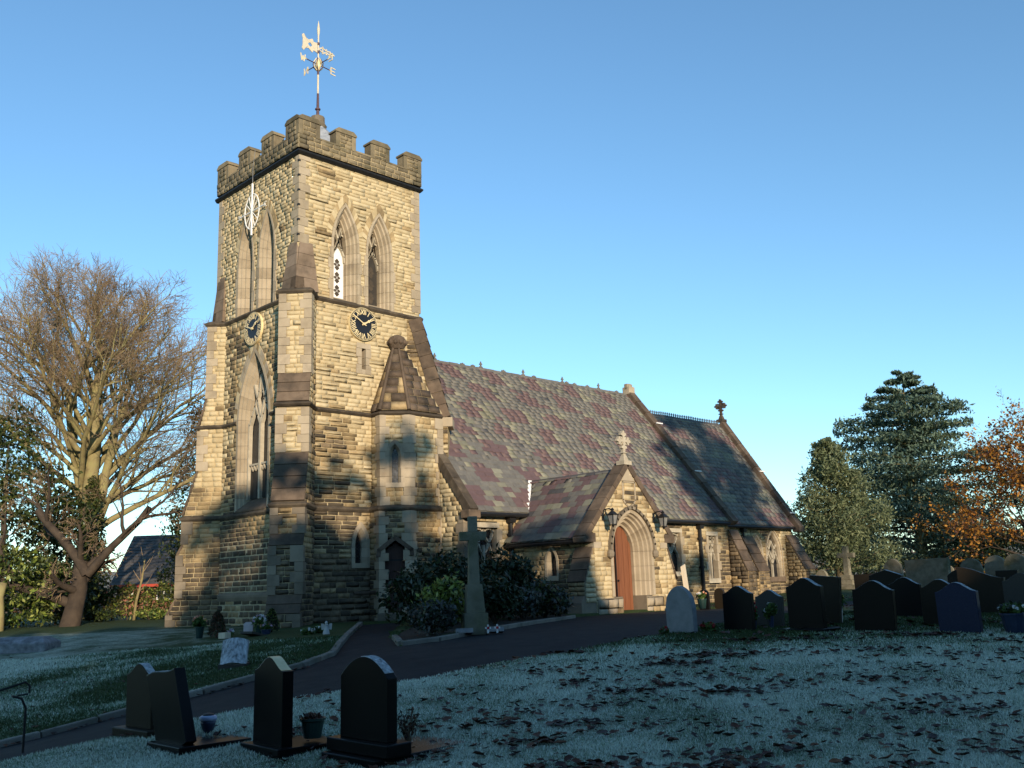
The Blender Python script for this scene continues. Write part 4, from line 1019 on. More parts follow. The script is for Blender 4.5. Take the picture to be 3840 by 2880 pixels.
# chancel window
def pointed_window(fr, uc, v0, vs_, va, w):
    hw, pth = lancet(w, vs_, va); mb = MB(); mb.prism([(uc+x, y) for x, y in pth(v0, .14)], fr, -.26, -.22); wo_ = mb.build('chancel_window', M['glass'], church)
    surround(wo_, fr, uc, pth, v0, [(-.06, -.02), (-.06, .05), (-.0, .05), (.0, .016), (.1, .0), (.14, -.1), (.14, -.24)], 'ashlar', .34)
    tr = MB(); wi = w-.14; bar(tr, fr, [(uc, v0), (uc, vs_-.1)], -.14, .06, .1)
    for sg in (-1, 1):
        bar(tr, fr, [(uc, vs_-.1), (uc+sg*wi*.35, vs_+.3), (uc+sg*hw(vs_+.55, .14), vs_+.55)], -.14, .045, .1)
        bar(tr, fr, [(uc+sg*wi, vs_-.3), (uc+sg*wi*.75, vs_), (uc+sg*wi*.45, vs_+.28), (uc, vs_+.75)], -.14, .045, .1)
        bar(tr, fr, [(uc, vs_-.35), (uc+sg*wi*.25, vs_-.15), (uc+sg*wi*.5, vs_+.1)], -.14, .045, .1)
    tr.build('tracery', M['tracery'], wo_)
    mb = MB(); mb.prism([(uc-w-.08, v0-.22), (uc+w+.08, v0-.22), (uc+w+.08, v0), (uc-w-.08, v0)], fr, -.2, .1); mb.build('sill', M['weather'], wo_)
pointed_window(fC, 25.2-NX1, .12, 1.05, 2.28, .68)
hwa, pa_ = lancet(.42, 1.2, 2.0); mb = MB(); mb.prism([(23.75-NX1+x, y) for x, y in pa_(-.9, .14)], fC, -.3, -.2); pd = mb.build('priest_door', M['darkdoor'], church)
surround(pd, fC, 23.75-NX1, pa_, -.9, [(-.05, -.02), (-.05, .06), (.02, .05), (.05, .0), (.14, -.06), (.14, -.22)], 'ashlar', .34)
# south buttresses
def side_buttress(x, y, half, prof, key='weather'):
    fr = (V((x, y, 0)), V((0, -1, 0)), Z, V((1, 0, 0)))
    mb = MB(); mb.prism([(-.1, -1)]+prof+[(-.1, prof[-1][1])], fr, -half, half); mb.build('buttress', M['brown'], church)
    (a, z0), (b, z1) = prof[-2], prof[-1]
    n_ = 4
    for i in range(n_):
        t0, t1 = i/n_+.004, (i+1)/n_-.004; ln = math.hypot(b-a, z1-z0); nx_, nz_ = (z1-z0)/ln, -(b-a)/ln
        Q = [(a+(b-a)*t0, z0+(z1-z0)*t0), (a+(b-a)*t1, z0+(z1-z0)*t1)]
        mb = MB(); mb.prism([(Q[0][0], Q[0][1]), (Q[1][0], Q[1][1]), (Q[1][0]+nx_*.03, Q[1][1]+nz_*.03), (Q[0][0]+nx_*.05, Q[0][1]+nz_*.05)], fr, -half-.03, half+.03); mb.build('weathering_slab', M[key], church)
    for sg in (-1, 1):
        wall((V((x+sg*half, y, 0)), V((0, -1, 0)), Z, V((sg, 0, 0))), -1, prof[-1][1], lambda v: [(0, (prof[0][0] if v < z0 else a+(b-a)*(v-z0)/(z1-z0))-.03)], 'low')
    wall((V((x-half, y-prof[0][0], 0)), V((1, 0, 0)), Z, V((0, -1, 0))), -1, z0, lambda v: [(0, 2*half)], 'low', cw=(.2, .34))
side_buttress(19.75, NY0, .3, [(.85, -1), (.85, .35), (.05, 2.1)])
side_buttress(22.95, CY, .42, [(.8, -1), (.8, .35), (.05, 1.95)])
side_buttress(26.75, CY, .42, [(.95, -1), (.95, .4), (.05, 2.05)])
# porch
fP = frame((PXc, PY, 0), (1, 0, 0), (0, -1, 0)); hs = 1.78
hwp, pp_ = lancet(1.0, 1.03, 2.28)
def gable_base(v): return (-hs, hs) if v < 1.6 else (-(3.72-v)/1.05-.0, (3.72-v)/1.05)
wall(fP, -.9, 3.45, hole_spans(gable_base, [(0, -.9, 2.28, hwp)]), lambda z: 'high' if random.random() < .5 else 'mid', ch=(.11, .19), cw=(.2, .5), joint=.008)
door_arch = empty('porch_doorway', (PXc, PY, -.8)); adopt(door_arch, church)
surround(door_arch, fP, 0, pp_, -.36, [(-.06, -.02), (-.06, .05), (.06, .05), (.08, -.03), (.13, -.05), (.16, -.14), (.22, -.15), (.25, -.26), (.32, -.27), (.36, -.38), (.42, -.4), (.42, -.58)], 'ashlar', .42)
hood = MB(); Hp = pp_(1.0, -.10, 9); bar(hood, fP, Hp, .06, .09, .14); hood.build('hood_mould', M['ashlar_dark'], door_arch)
for sg in (-1, 1):
    mb = MB(); mb.lathe([(.03, -.14), (.10, -.08), (.12, .02), (.09, .1), (.03, .14)], V((PXc+sg*1.1, PY-.08, .93)), 9); mb.build('head_stop', M['ashlar_dark'], door_arch)
    mb = MB(); xa, xb = sorted((sg*.585, sg*1.75)); mb.prism([(xa, -.9), (xb, -.9), (xb, -.42), (xa, -.36)] if sg > 0 else [(xa, -.9), (xb, -.9), (xb, -.36), (xa, -.42)], fP, -.55, .05); mb.build('plinth', M['ashlar_dark'], door_arch, bev=.02)
    pl_ = wall((V((PXc+xa, PY-.05, 0)), V((1, 0, 0)), Z, V((0, -1, 0))), -.9, -.42, lambda v: [(0, xb-xa)], lambda z: 'brown' if random.random() < .6 else 'ashlar', ch=(.2, .26), cw=(.3, .5))
dw, dp = lancet(.585, 1.03, 1.92); pd = empty('porch_door', (PXc, PY+.5, -.8)); adopt(pd, church)
for k in range(9):
    x0 = -.58+k*.1289; x1 = x0+.122; xm = min(abs(x0), abs(x1)); zt = 1.0
    while dw(zt) > max(abs(x0), abs(x1)) and zt < 1.9: zt += .02
    zt2 = zt+.05; mb = MB(); mb.prism([(x0, -.82), (x1, -.82), (x1, min(1.95, zt2 if abs(x1) > abs(x0) else zt2+.14)), (x0, min(1.95, zt2+.14 if abs(x1) > abs(x0) else zt2))], fP, -.56, -.5-.006*(k % 2) - (.05 if k < 3 else 0)); mb.build('plank', M['oakdoor'], pd)
mb = MB(); mb.prism([(-.205, -.82), (-.175, -.82), (-.175, 1.75), (-.205, 1.75)], fP, -.53, -.49); mb.build('leaf_gap_shade', M['iron'], pd)  # dark strip painted as the shade in the gap between door leaves
mb = MB(); mb.lathe([(.02, -.03), (.035, 0), (.02, .03)], V((PXc-.13, PY+.47, .12)), 8); mb.build('door_handle', M['iron'], pd)
mb = MB(); mb.box((PXc, PY+.9, .6), (1.4, .3, 3.0)); mb.build('porch_core', M['core'], church)
# shield-shaped niche
mb = MB(); mb.prism([(-.28, 2.62), (-.2, 2.5), (0, 2.42), (.2, 2.5), (.28, 2.62), (.28, 3.16), (-.28, 3.16)], fP, -.02, .012); nc = mb.build('niche_panel', M['brown'], church)
nf = MB(); bar(nf, fP, [(-.3, 3.18), (-.3, 2.62), (-.21, 2.49), (0, 2.40), (.21, 2.49), (.3, 2.62), (.3, 3.18), (-.3, 3.18)], .02, .05, .06); nf.build('niche_frame', M['ashlar'], nc)
mb = MB(); mb.prism([(-.34, 3.22), (.34, 3.22), (.0, 3.66)], fP, -.02, .03); mb.build('gable_stone', M['ashlar'], church, bev=.012)
# porch copings, kneelers
for sg in (-1, 1):
    p0 = V((sg*2.18, 0, 1.42)); p1 = V((sg*.0, 0, 3.78)); w_ = p1-p0; nn = V((w_.z*sg, 0, -w_.x*sg)).normalized(); n_ = 6
    if nn.z < 0: nn = -nn
    for i in range(n_):
        t0, t1 = i/n_+.002, (i+1)/n_-.002; A = [p0+w_*t0-nn*.1, p0+w_*t1-nn*.1, p0+w_*t1+nn*.09, p0+w_*t0+nn*.09]
        mb = MB(); mb.prism([(a_.x, a_.z) for a_ in A], fP, -.42, .06); mb.build('coping_stone', M['weather'], church, bev=.012)
    mb = MB(); mb.prism([(sg*1.72, 1.28), (sg*2.22, 1.28), (sg*2.26, 1.42), (sg*2.1, 1.56), (sg*1.72, 1.56)], fP, -.44, .05); mb.build('kneeler', M['weather'], church, bev=.02)
    # angle buttress
    xb = PXc+sg*hs; fr = (V((xb, PY+.35, 0)), V((sg, 0, 0)), Z, V((0, 1, 0)))
    mb = MB(); mb.prism([(-.1, -1), (.66, -1), (.66, -.5), (.5, -.3), (.5, .1), (0.06, 1.15), (-.1, 1.15)], fr, -.345, .3); mb.build('buttress', M['ashlar_dark'], church, bev=.015)
    for i in range(3):
        t0, t1 = i/3+.01, (i+1)/3-.01; Q = lambda t, l: (.5+(.06-.5)*t+.92*l, .1+1.05*t+.38*l)
        mb = MB(); mb.prism([Q(t0, 0), Q(t1, 0), Q(t1, .03), Q(t0, .055)], fr, -.37, .33); mb.build('weathering_slab', M['weather'], church)
    wall((V((xb, PY, 0)), V((sg, 0, 0)), Z, V((0, -1, 0))), -.5, 1.1, lambda v: [(0, .46 if v < .1 else .46-(v-.1)*.42)], 'mid', cw=(.2, .34))
    wall((V((xb+sg*.5, PY+.0, 0)), V((0, 1, 0)), Z, V((sg, 0, 0))), -.3, .1, lambda v: [(0, .66)], 'low', cw=(.2, .34))
    quoins((xb, PY, 0), V((-sg, 0, 0)), V((0, -1, 0)), V((0, 1, 0)), V((sg, 0, 0)), 1.1, 1.3, 'ashlar', .3, .2)
# porch flank walls and roof
for sg in (-1, 1):
    u_ = V((0, 1, 0)); o_ = V((PXc+sg*hs, PY, 0)); H = [(1.75, .2, 1.25, lancet(.28, .75, 1.25)[0])] if sg < 0 else []
    wall((o_, u_, Z, V((sg, 0, 0))), -.95, 1.45, hole_spans(lambda v: (.0, 3.55), H), lambda z: 'mid' if z > .9 else 'low')
small_lancet((V((PXc-hs, PY, 0)), V((0, 1, 0)), Z, V((-1, 0, 0))), 1.75, .2, .75, 1.25, .28, .15)
for sg in (-1, 1):
    w_ = V((-sg*PH, 0, PRZ-PEZ)); Tp = w_.length; w_.normalize(); n_ = V((sg*w_.z, 0, abs(w_.x))).normalized()
    yb = lambda t: (PEZ+w_.z*t-EZ)/(wN.z/wN.y)+EY      # nave slope above its eaves, else the nave wall
    mb = MB(); zt = PRZ-.02
    yr = (PRZ-EZ)/(wN.z/wN.y)+EY
    mb.add([(PXc+sg*PH, PY+.35, PEZ-.02), (PXc, PY+.35, zt), (PXc, yr, zt), (PXc+sg*PH*(PRZ-EZ)/(PRZ-PEZ), EY, EZ-.02), (PXc+sg*PH, NY0, PEZ-.02)], [(0, 1, 2, 3, 4)]); mb.build('porch_roof', M['slate_grey'], church)
    def pk(x, t):
        r_ = random.random(); b_ = (int(t/.3)+int(x/.55)) % 3
        return 'slate_purple' if (b_ == 0 and r_ < .7) or r_ < .15 else ('slate_green' if r_ < .42 else ('slate_dark' if r_ < .55 else 'slate_grey'))
    slates(V((PXc+sg*PH, PY+.35, PEZ)), V((0, 1, 0)), w_, n_, Tp-.05, lambda t: [(0, (yb(t) if PEZ+w_.z*t > EZ else NY0)-(PY+.35))], .30, (.3, .42), pk, .024)
    mb = MB(); mb.tube([(PXc+sg*(PH+.02), PY+.4, PEZ-.1), (PXc+sg*(PH+.02), NY0-.05, PEZ-.1)], .06, 8); mb.build('gutter', M['iron'], church)
    mb = MB(); yf = EY
    mb.add([(PXc+sg*PH*(PRZ-EZ)/(PRZ-PEZ)+sg*.02, EY-.02, EZ+.03), (PXc+sg*.02, yr-.03, PRZ+.04), (PXc+sg*.16, yr-.0, PRZ+.05), (PXc+sg*(PH*(PRZ-EZ)/(PRZ-PEZ)+.12), EY+.03, EZ+.06)], [(0, 1, 2, 3)])
    mb.build('valley_flashing', M['lead'] if sg > 0 else M['white'], church)
y = PY+.4
while y < -1.55:
    b = min(-1.5, y+.45); mb = MB(); mb.add([(PXc-.13, y+.005, PRZ-.12), (PXc-.13, b-.005, PRZ-.12), (PXc, b-.005, PRZ+.04), (PXc, y+.005, PRZ+.04), (PXc+.13, y+.005, PRZ-.12), (PXc+.13, b-.005, PRZ-.12)], [(0, 1, 2, 3), (3, 2, 5, 4), (0, 3, 4), (1, 5, 2)]); mb.build('ridge_tile', M['slate_dark'], church); y = b
floriated_cross(PXc, PY+.1, 3.74, 1.12, V((1, 0, 0)), M['tracery'], 'gable_cross')
# mortar linings and the stones themselves
for k, mb in MORTAR.items():
    o = mb.build('mortar_lining', M[k], church, recalc=False); o['kind'] = 'stuff'
flush(STONE, VAR, 'stone', 'walling'); flush(SLATE, SVAR, 'slate', 'slating')

# ------------------------------------------------------------------ fixtures on the church
def stroke_mesh(mb, strokes, fr, depth, w, t, sx=1.0):
    for (x0, y0), (x1, y1) in strokes: bar(mb, fr, [(x0*sx, y0), (x1*sx, y1)], depth, w, t)
ROMAN = ['XII', 'I', 'II', 'III', 'IIII', 'V', 'VI', 'VII', 'VIII', 'IX', 'X', 'XI']
def clock(c, u, n, R, hour, minute, label):
    root = empty('clock', c, label, 'clock', 'clocks on the tower'); c = V(c)
    fr = (c, u, Z, n)
    circ = [(R*math.cos(t), R*math.sin(t)) for t in np.linspace(0, 2*math.pi, 40)[:-1]]
    mb = MB(); mb.prism(circ, fr, .0, .06); mb.build('dial', M['dial'], root)
    def annulus(name, r0, r1, d0, d1, mt):
        mb = MB(); k = 48
        for i in range(k):
            a, b = 2*math.pi*i/k, 2*math.pi*(i+1)/k
            for r, dd in ((r0, d0), (r1, d0), (r1, d1), (r0, d1)):
                mb.v.append(tuple(c+u*math.cos(a)*r+Z*math.sin(a)*r+n*dd))
        for i in range(k):
            for j in range(4): mb.f.append([i*4+j, i*4+(j+1) % 4, ((i+1) % k)*4+(j+1) % 4, ((i+1) % k)*4+j]); mb.m.append(0)
        mb.build(name, mt, root)
    annulus('rim', R, R+.012, -.02, .066, M['gilt'])
    mt_ = MB()
    for i in range(60):
        a = 2*math.pi*i/60; bar(mt_, fr, [(math.sin(a)*R*.90, math.cos(a)*R*.90), (math.sin(a)*R*.97, math.cos(a)*R*.97)], .064, .018, .008)
    mt_.build('minute_marks', M['gilt'], root)['kind'] = 'stuff'
    for i, txt in enumerate(ROMAN):
        a = 2*math.pi*i/12; rr = R*.74; h = R*.26; mb = MB(); wd = {'I': .055, 'V': .125, 'X': .13}
        tot = sum(wd[ch] for ch in txt)*R/.58; x = -tot/2
        rad = V((math.sin(a), math.cos(a))); tan = V((math.cos(a), -math.sin(a)))
        f2 = (c+u*rad.x*rr+Z*rad.y*rr, u*tan.x+Z*tan.y, u*rad.x+Z*rad.y, n)
        for ch in txt:
            w = wd[ch]*R/.58; m_ = x+w/2; k = .7
            if ch == 'I': st = [((m_, -h/2), (m_, h/2))]
            elif ch == 'V': st = [((m_-w*.4, h/2), (m_, -h/2)), ((m_, -h/2), (m_+w*.4, h/2))]
            else: st = [((m_-w*.4, h/2), (m_+w*.4, -h/2)), ((m_+w*.4, h/2), (m_-w*.4, -h/2))]
            for q_, s_ in enumerate(st): bar(mb, f2, list(s_), .064+.0006*q_, .026, .008)
            x += w
        mb.build('numeral', M['gilt'], root)
    def hand(name, ang, L_, w, dep, spade):
        a = math.radians(ang); e = (math.sin(a), math.cos(a)); mb = MB()
        bar(mb, fr, [(-e[0]*L_*.18, -e[1]*L_*.18), (e[0]*L_, e[1]*L_)], dep, w, .012)
        if spade:
            p = (e[0]*L_*.72, e[1]*L_*.72); t_ = (e[1], -e[0])
            mb.prism([(p[0]-e[0]*.07, p[1]-e[1]*.07), (p[0]+t_[0]*.05, p[1]+t_[1]*.05), (p[0]+e[0]*.1, p[1]+e[1]*.1), (p[0]-t_[0]*.05, p[1]-t_[1]*.05)], fr, dep-.007, dep+.009)
        mb.build(name, M['gilt'], root)
    hand('hour_hand', hour, R*.58, .05, .085, True); hand('minute_hand', minute, R*.92, .032, .10, False)
    mb = MB(); mb.prism([(.045*math.cos(t), .045*math.sin(t)) for t in np.linspace(0, 6.28, 13)[:-1]], fr, .06, .115); mb.build('boss', M['gilt'], root)
clock((2.42, -.045, 8.6), V((1, 0, 0)), V((0, -1, 0)), .54, 60, 300, 'black and gilt clock on the bright south face of the tower')
clock((-.045, 2.54, 8.6), V((0, -1, 0)), V((-1, 0, 0)), .54, 55, 290, 'black and gilt clock above the tall west window of the tower')

def weathervane():
    x, y = 2.35, 2.6; root = empty('weathervane', (x, y, 16.95), 'gilded weathervane with compass letters on the tower top', 'weathervane')
    mb = MB(); mb.tube([(x, y, 16.9), (x, y, 17.25), (x, y, 17.9)], [.06, .055, .042], 8); mb.lathe([(.05, -.05), (.10, -.02), (.10, .02), (.05, .05)], (x, y, 17.28), 10); mb.build('rod_base', M['vane_dark'], root)
    mb = MB(); mb.tube([(x, y, 17.9), (x, y, 18.65)], .036, 8); mb.build('rod', M['vane_white'], root)
    mb = MB(); mb.tube([(x, y, 18.65), (x, y, 19.0)], .04, 8); mb.build('rod_collar', M['vane_dark'], root)
    mb = MB(); mb.lathe([(.03, -.22), (.09, -.12), (.12, 0), (.09, .12), (.03, .22)], (x, y, 19.07), 8)
    mb.build('hub', M['gilt'], root)
    for k in range(8):
        t = math.pi/4*k; mb = MB(); mb.tube([(x+math.cos(t)*.05, y+math.sin(t)*.05, 18.82), (x+math.cos(t)*.17, y+math.sin(t)*.17, 18.95), (x+math.cos(t)*.19, y+math.sin(t)*.19, 19.1), (x+math.cos(t)*.08, y+math.sin(t)*.08, 19.3)], .018, 5); mb.build('scroll', M['vane_dark'] if k % 2 else M['gilt'], root)
    mb = MB(); mb.tube([(x, y, 19.3), (x, y, 20.25)], .03, 8); mb.build('spindle', M['vane_white'], root)
    mb = MB(); mb.tube([(x, y, 19.52), (x, y, 19.62)], .05, 8); mb.tube([(x, y, 19.85), (x, y, 19.95)], .05, 8); mb.build('bearing', M['vane_dark'], root)
    mb = MB(); mb.lathe([(.02, 20.2), (.05, 20.35), (.055, 20.5), (.03, 20.7), (.005, 20.85)], (x, y, 0), 8); mb.build('finial', M['vane_white'], root)
    LET = {'N': [((-1, -1), (-1, 1)), ((-1, 1), (1, -1)), ((1, -1), (1, 1))], 'E': [((-1, -1), (-1, 1)), ((-1, 1), (1, 1)), ((-1, 0), (.7, 0)), ((-1, -1), (1, -1))],
           'S': [((1, .9), (-.8, .9)), ((-.8, .9), (-.8, .05)), ((-.8, .05), (.9, 0)), ((.9, 0), (.9, -.9)), ((.9, -.9), (-.9, -.9))], 'W': [((-1, 1), (-.5, -1)), ((-.5, -1), (0, .5)), ((0, .5), (.5, -1)), ((.5, -1), (1, 1))]}
    for ch, dx, dy in (('N', 0, 1), ('E', 1, 0), ('S', 0, -1), ('W', -1, 0)):
        t = math.radians(6); dx, dy = dx*math.cos(t)-dy*math.sin(t), dx*math.sin(t)+dy*math.cos(t)
        mb = MB(); mb.tube([(x+dx*.1, y+dy*.1, 19.07), (x+dx*.56, y+dy*.56, 19.07)], .018, 6); arm = mb.build('arm', M['vane_dark'], root)
        fr = (V((x+dx*.70, y+dy*.70, 19.07)), V((dx, dy, 0)), Z, V((dy, -dx, 0))); mb = MB()
        for i, ((a, b), (c_, d_)) in enumerate(LET[ch]): bar(mb, fr, [(a*.10, b*.13), (c_*.10, d_*.13)], .0005*i, .035, .02)
        bar(mb, fr, [(-.16, 0), (-.1, 0)], 0, .05, .02); mb.build('letter', M['gilt'], arm)
    e = V((math.cos(math.radians(4)), math.sin(math.radians(4)), 0)); fr = (V((x, y, 19.72)), e, Z, V((-e.y, e.x, 0)))
    mb = MB(); T = -.0
    ring_o = [(-.05, .2), (-.22, .17), (-.27, .28), (-.36, .23), (-.44, .17), (-.58, .21), (-.66, .34), (-.74, .27), (-.70, .12), (-.70, -.12), (-.74, -.27), (-.66, -.34), (-.58, -.21), (-.44, -.17), (-.36, -.23), (-.27, -.28), (-.22, -.17), (-.05, -.2)]
    hole_ = [(-.28, .0), (-.35, .08), (-.43, .06), (-.47, 0), (-.43, -.06), (-.35, -.08)]
    for i in range(len(ring_o)-1):           # pierced plate: quads between the outline and the hole
        a, b = ring_o[i], ring_o[i+1]; near = lambda p: min(hole_, key=lambda h: (h[0]-p[0])**2+(h[1]-p[1])**2)
        ha, hb = near(a), near(b)
        mb.prism([a, b, hb, ha] if ha != hb else [a, b, ha], fr, -.012, .012)
    mb.prism([(-.05, .2), (-.05, -.2), (-.28, .0)], fr, -.012, .012)
    bar(mb, fr, [(0, 0), (.2, .1), (.36, .03), (.5, .06), (.72, 0)], .0, .05, .024); bar(mb, fr, [(0, 0), (.2, -.1), (.36, -.03), (.5, -.06), (.72, 0)], .001, .05, .024)
    for k in range(3):
        p = .2+.17*k; bar(mb, fr, [(p, -.14+.03*k), (p, .14-.03*k)], .002, .05, .024)
    mb.build('vane', M['vane_white'], root)
weathervane()

def star():
    c = V((-.13, 2.72, 12.73)); u = V((0, -1, 0)); n = V((-1, 0, 0)); fr = (c, u, Z, n)
    root = empty('star_decoration', c, 'white spoked star of lights on a mast across the west belfry windows', 'star decoration')
    mb = MB(); mb.tube([c+Z*-.85, c+Z*1.0], .035, 8); mb.build('mast', M['white'], root)
    mb = MB(); mb.tube([c+Z*1.0, c+Z*1.6, c+Z*2.2+u*.12+n*.0], [.012, .01, .008], 5); mb.build('stay_wire', M['marble'], root)
    mb = MB(); k = 28; mb.tube([c+(u*math.cos(t)*.47+Z*math.sin(t)*.62) for t in np.linspace(0, 2*math.pi, k+1)], .02, 6, cap=False); mb.build('rim', M['white'], root)
    for a in (35, 65, 115, 145):
        t = math.radians(a); d_ = u*math.cos(t)*.47+Z*math.sin(t)*.62; mb = MB(); mb.tube([c-d_+n*.002*a/30, c+d_+n*.002*a/30], .015, 6); mb.build('spoke', M['white'], root)
    mb = MB(); mb.tube([c-u*.85, c+u*.85], .026, 6); cb = mb.build('crossbar', M['white'], root)
    for sg in (-1, 1):
        for zz in (-.05, .05):
            mb = MB(); mb.tube([c+u*sg*.8+Z*zz, c+u*sg*.92+Z*zz*1.6], .016, 5); mb.build('prong', M['white'], cb)
    for z_ in (-.8, .9):
        mb = MB(); mb.tube([c+Z*z_, c+Z*z_-n*.14], .025, 6); mb.build('wall_bracket', M['iron'], root)
star()

def lantern(x, z, label):
    y = PY; root = empty('wall_lantern', (x, y, z), label, 'wall lantern', 'lanterns beside the porch arch')
    c = V((x, y-.42, z)); root.scale = (.8, .8, .8)
    mb = MB(); mb.tube([(x-.0, y, z+.22), (x, y-.12, z+.33), (x, y-.3, z+.34), (x, y-.42, z+.27)], .02, 6); mb.tube([(x, y, z+.05), (x, y-.14, z+.2), (x, y-.16, z+.33)], .016, 6); mb.box((x, y-.02, z+.15), (.09, .04, .3)); mb.build('bracket', M['iron'], root)
    mb = MB(); mb.box(c+Z*.0, (.13, .13, .26), taper=1.65); mb.build('glass_body', M['lamp_glass'], root)
    for sx in (-1, 1):
        for sy in (-1, 1):
            mb = MB(); mb.tube([c+V((sx*.068, sy*.068, -.14)), c+V((sx*.11, sy*.11, .14))], .013, 5); mb.build('frame_bar', M['iron'], root)
    mb = MB(); mb.box(c+Z*.2, (.25, .25, .1), taper=.35); mb.box(c+Z*.15, (.28, .28, .025)); mb.lathe([(.05, .24), (.04, .28), (.06, .3), (.01, .36)], c, 8); mb.build('roof', M['iron'], root)
    mb = MB(); mb.box(c-Z*.16, (.17, .17, .03)); mb.lathe([(.05, -.17), (.015, -.24)], c, 6); mb.build('base', M['iron'], root)
lantern(7.27, 1.94, 'black iron lantern over the porch arch, nearer the memorial cross')
lantern(9.79, 1.93, 'black iron lantern over the porch arch, nearer the chancel')
def board():
    root = empty('notice_board', (11.0, -6.08, -.8), 'pale sunlit timber board standing beside the porch', 'board', rz=0)
    fr = (V((10.98, -6.08, -.8)), V((.93, .36, 0)).normalized(), V((-.08, .05, 1)).normalized(), V((.36, -.93, 0)).normalized())
    for k in range(3):
        mb = MB(); mb.prism([(-.26+k*.175, 0), (-.26+k*.175+.171, 0), (-.26+k*.175+.171, 1.34+.03*k), (-.26+k*.175, 1.31+.03*k)], fr, 0, .03+.002*k); mb.build('plank', M['board'], root)
    for z_ in (.3, 1.05):
        mb = MB(); mb.prism([(-.25, z_), (.25, z_), (.25, z_+.07), (-.25, z_+.07)], fr, -.035, -.001); mb.build('batten', M['board'], root)
board()

# ------------------------------------------------------------------ graves
def headstone(x, y, w, h, t, shape, key, label, rz=0, lean=(0, 0), plinth=None, slab=None, frost=True, group='headstones in the churchyard', cat='headstone', dz=0):
    """broad face to the west: thickness along x, width along y"""
    z = g(x, y)+dz
    root = empty('headstone', (x, y, z-.02), label, cat, group); root.rotation_euler = (lean[0]+random.uniform(-.02, .02), lean[1]+random.uniform(-.025, .025), rz+random.uniform(-.07, .07))
    fr = (V((0, 0, 0)), V((0, -1, 0)), Z, V((-1, 0, 0))); z0 = 0
    if slab:
        mb = MB(); mb.box((slab[2] if len(slab) > 2 else 0, 0, .0), (slab[0], slab[1], .14)); mb.build('base_slab', M[key if key != 'marble' else 'marble'], root, bev=.01, own=True); z0 = .07
    if plinth:
        mb = MB(); mb.box((0, 0, z0+plinth[2]/2), plinth); mb.build('plinth', M[key], root, bev=.012, own=True); z0 += plinth[2]
    else: z0 -= .1
    a = w/2; n_ = 16; P = [(-a, z0), (a, z0)]
    top = []
    for i in range(n_+1):
        s = 1-2*i/n_; xx = s*a                       # from right to left
        if shape == 'ogee': zz = h-.13*w/.6*(.5-.5*math.cos(math.pi*abs(s)))
        elif shape == 'camber': zz = h-.16*w/.6*s*s
        elif shape == 'round': zz = h-a+math.sqrt(max(0, a*a-xx*xx))
        elif shape == 'gothic':
            R = 1.25*a; zz = h-math.sqrt(R*R-(R-a)**2)+math.sqrt(max(0, R*R-(abs(xx)+R-a)**2))
        elif shape == 'peak': zz = h-.12*abs(s)
        elif shape == 'half': zz = h-.16*w/.6*(.5-.5*math.cos(math.pi*min(1, max(0, (.5+.5*s)*1.0))))
        else: zz = h
        top.append((xx, zz))
    mb = MB(); mb.prism(P+top, fr, -t/2, t/2); mb.build('tablet', M[key], root, bev=.006, own=True)
    if frost:                                         # rime on the upward faces; its pale colour also paints the top highlights
        mb = MB(); lo, hi = (1, n_//2+1)
        pts = top[1:n_//2+2] if shape in ('ogee', 'camber', 'peak') else top[3:-3]
        for (x0, y0), (x1, y1) in zip(pts, pts[1:]):
            mb.prism([(x0, y0+.001), (x1, y1+.001), (x1, y1+.006), (x0, y0+.006)], fr, -t/2+.004, t/2-.004)
        mb.build('rime', M['frosted'] if frost is True else M[frost], root, own=True)
    if abs(lean[0]) > .1:                               # only the tablet leans, its base lies level
        root.rotation_euler = (0, 0, rz)
        for ch in root.children:
            if ch.name.startswith(('tablet', 'rime')): ch.rotation_euler = (lean[0], lean[1], 0)
    return root
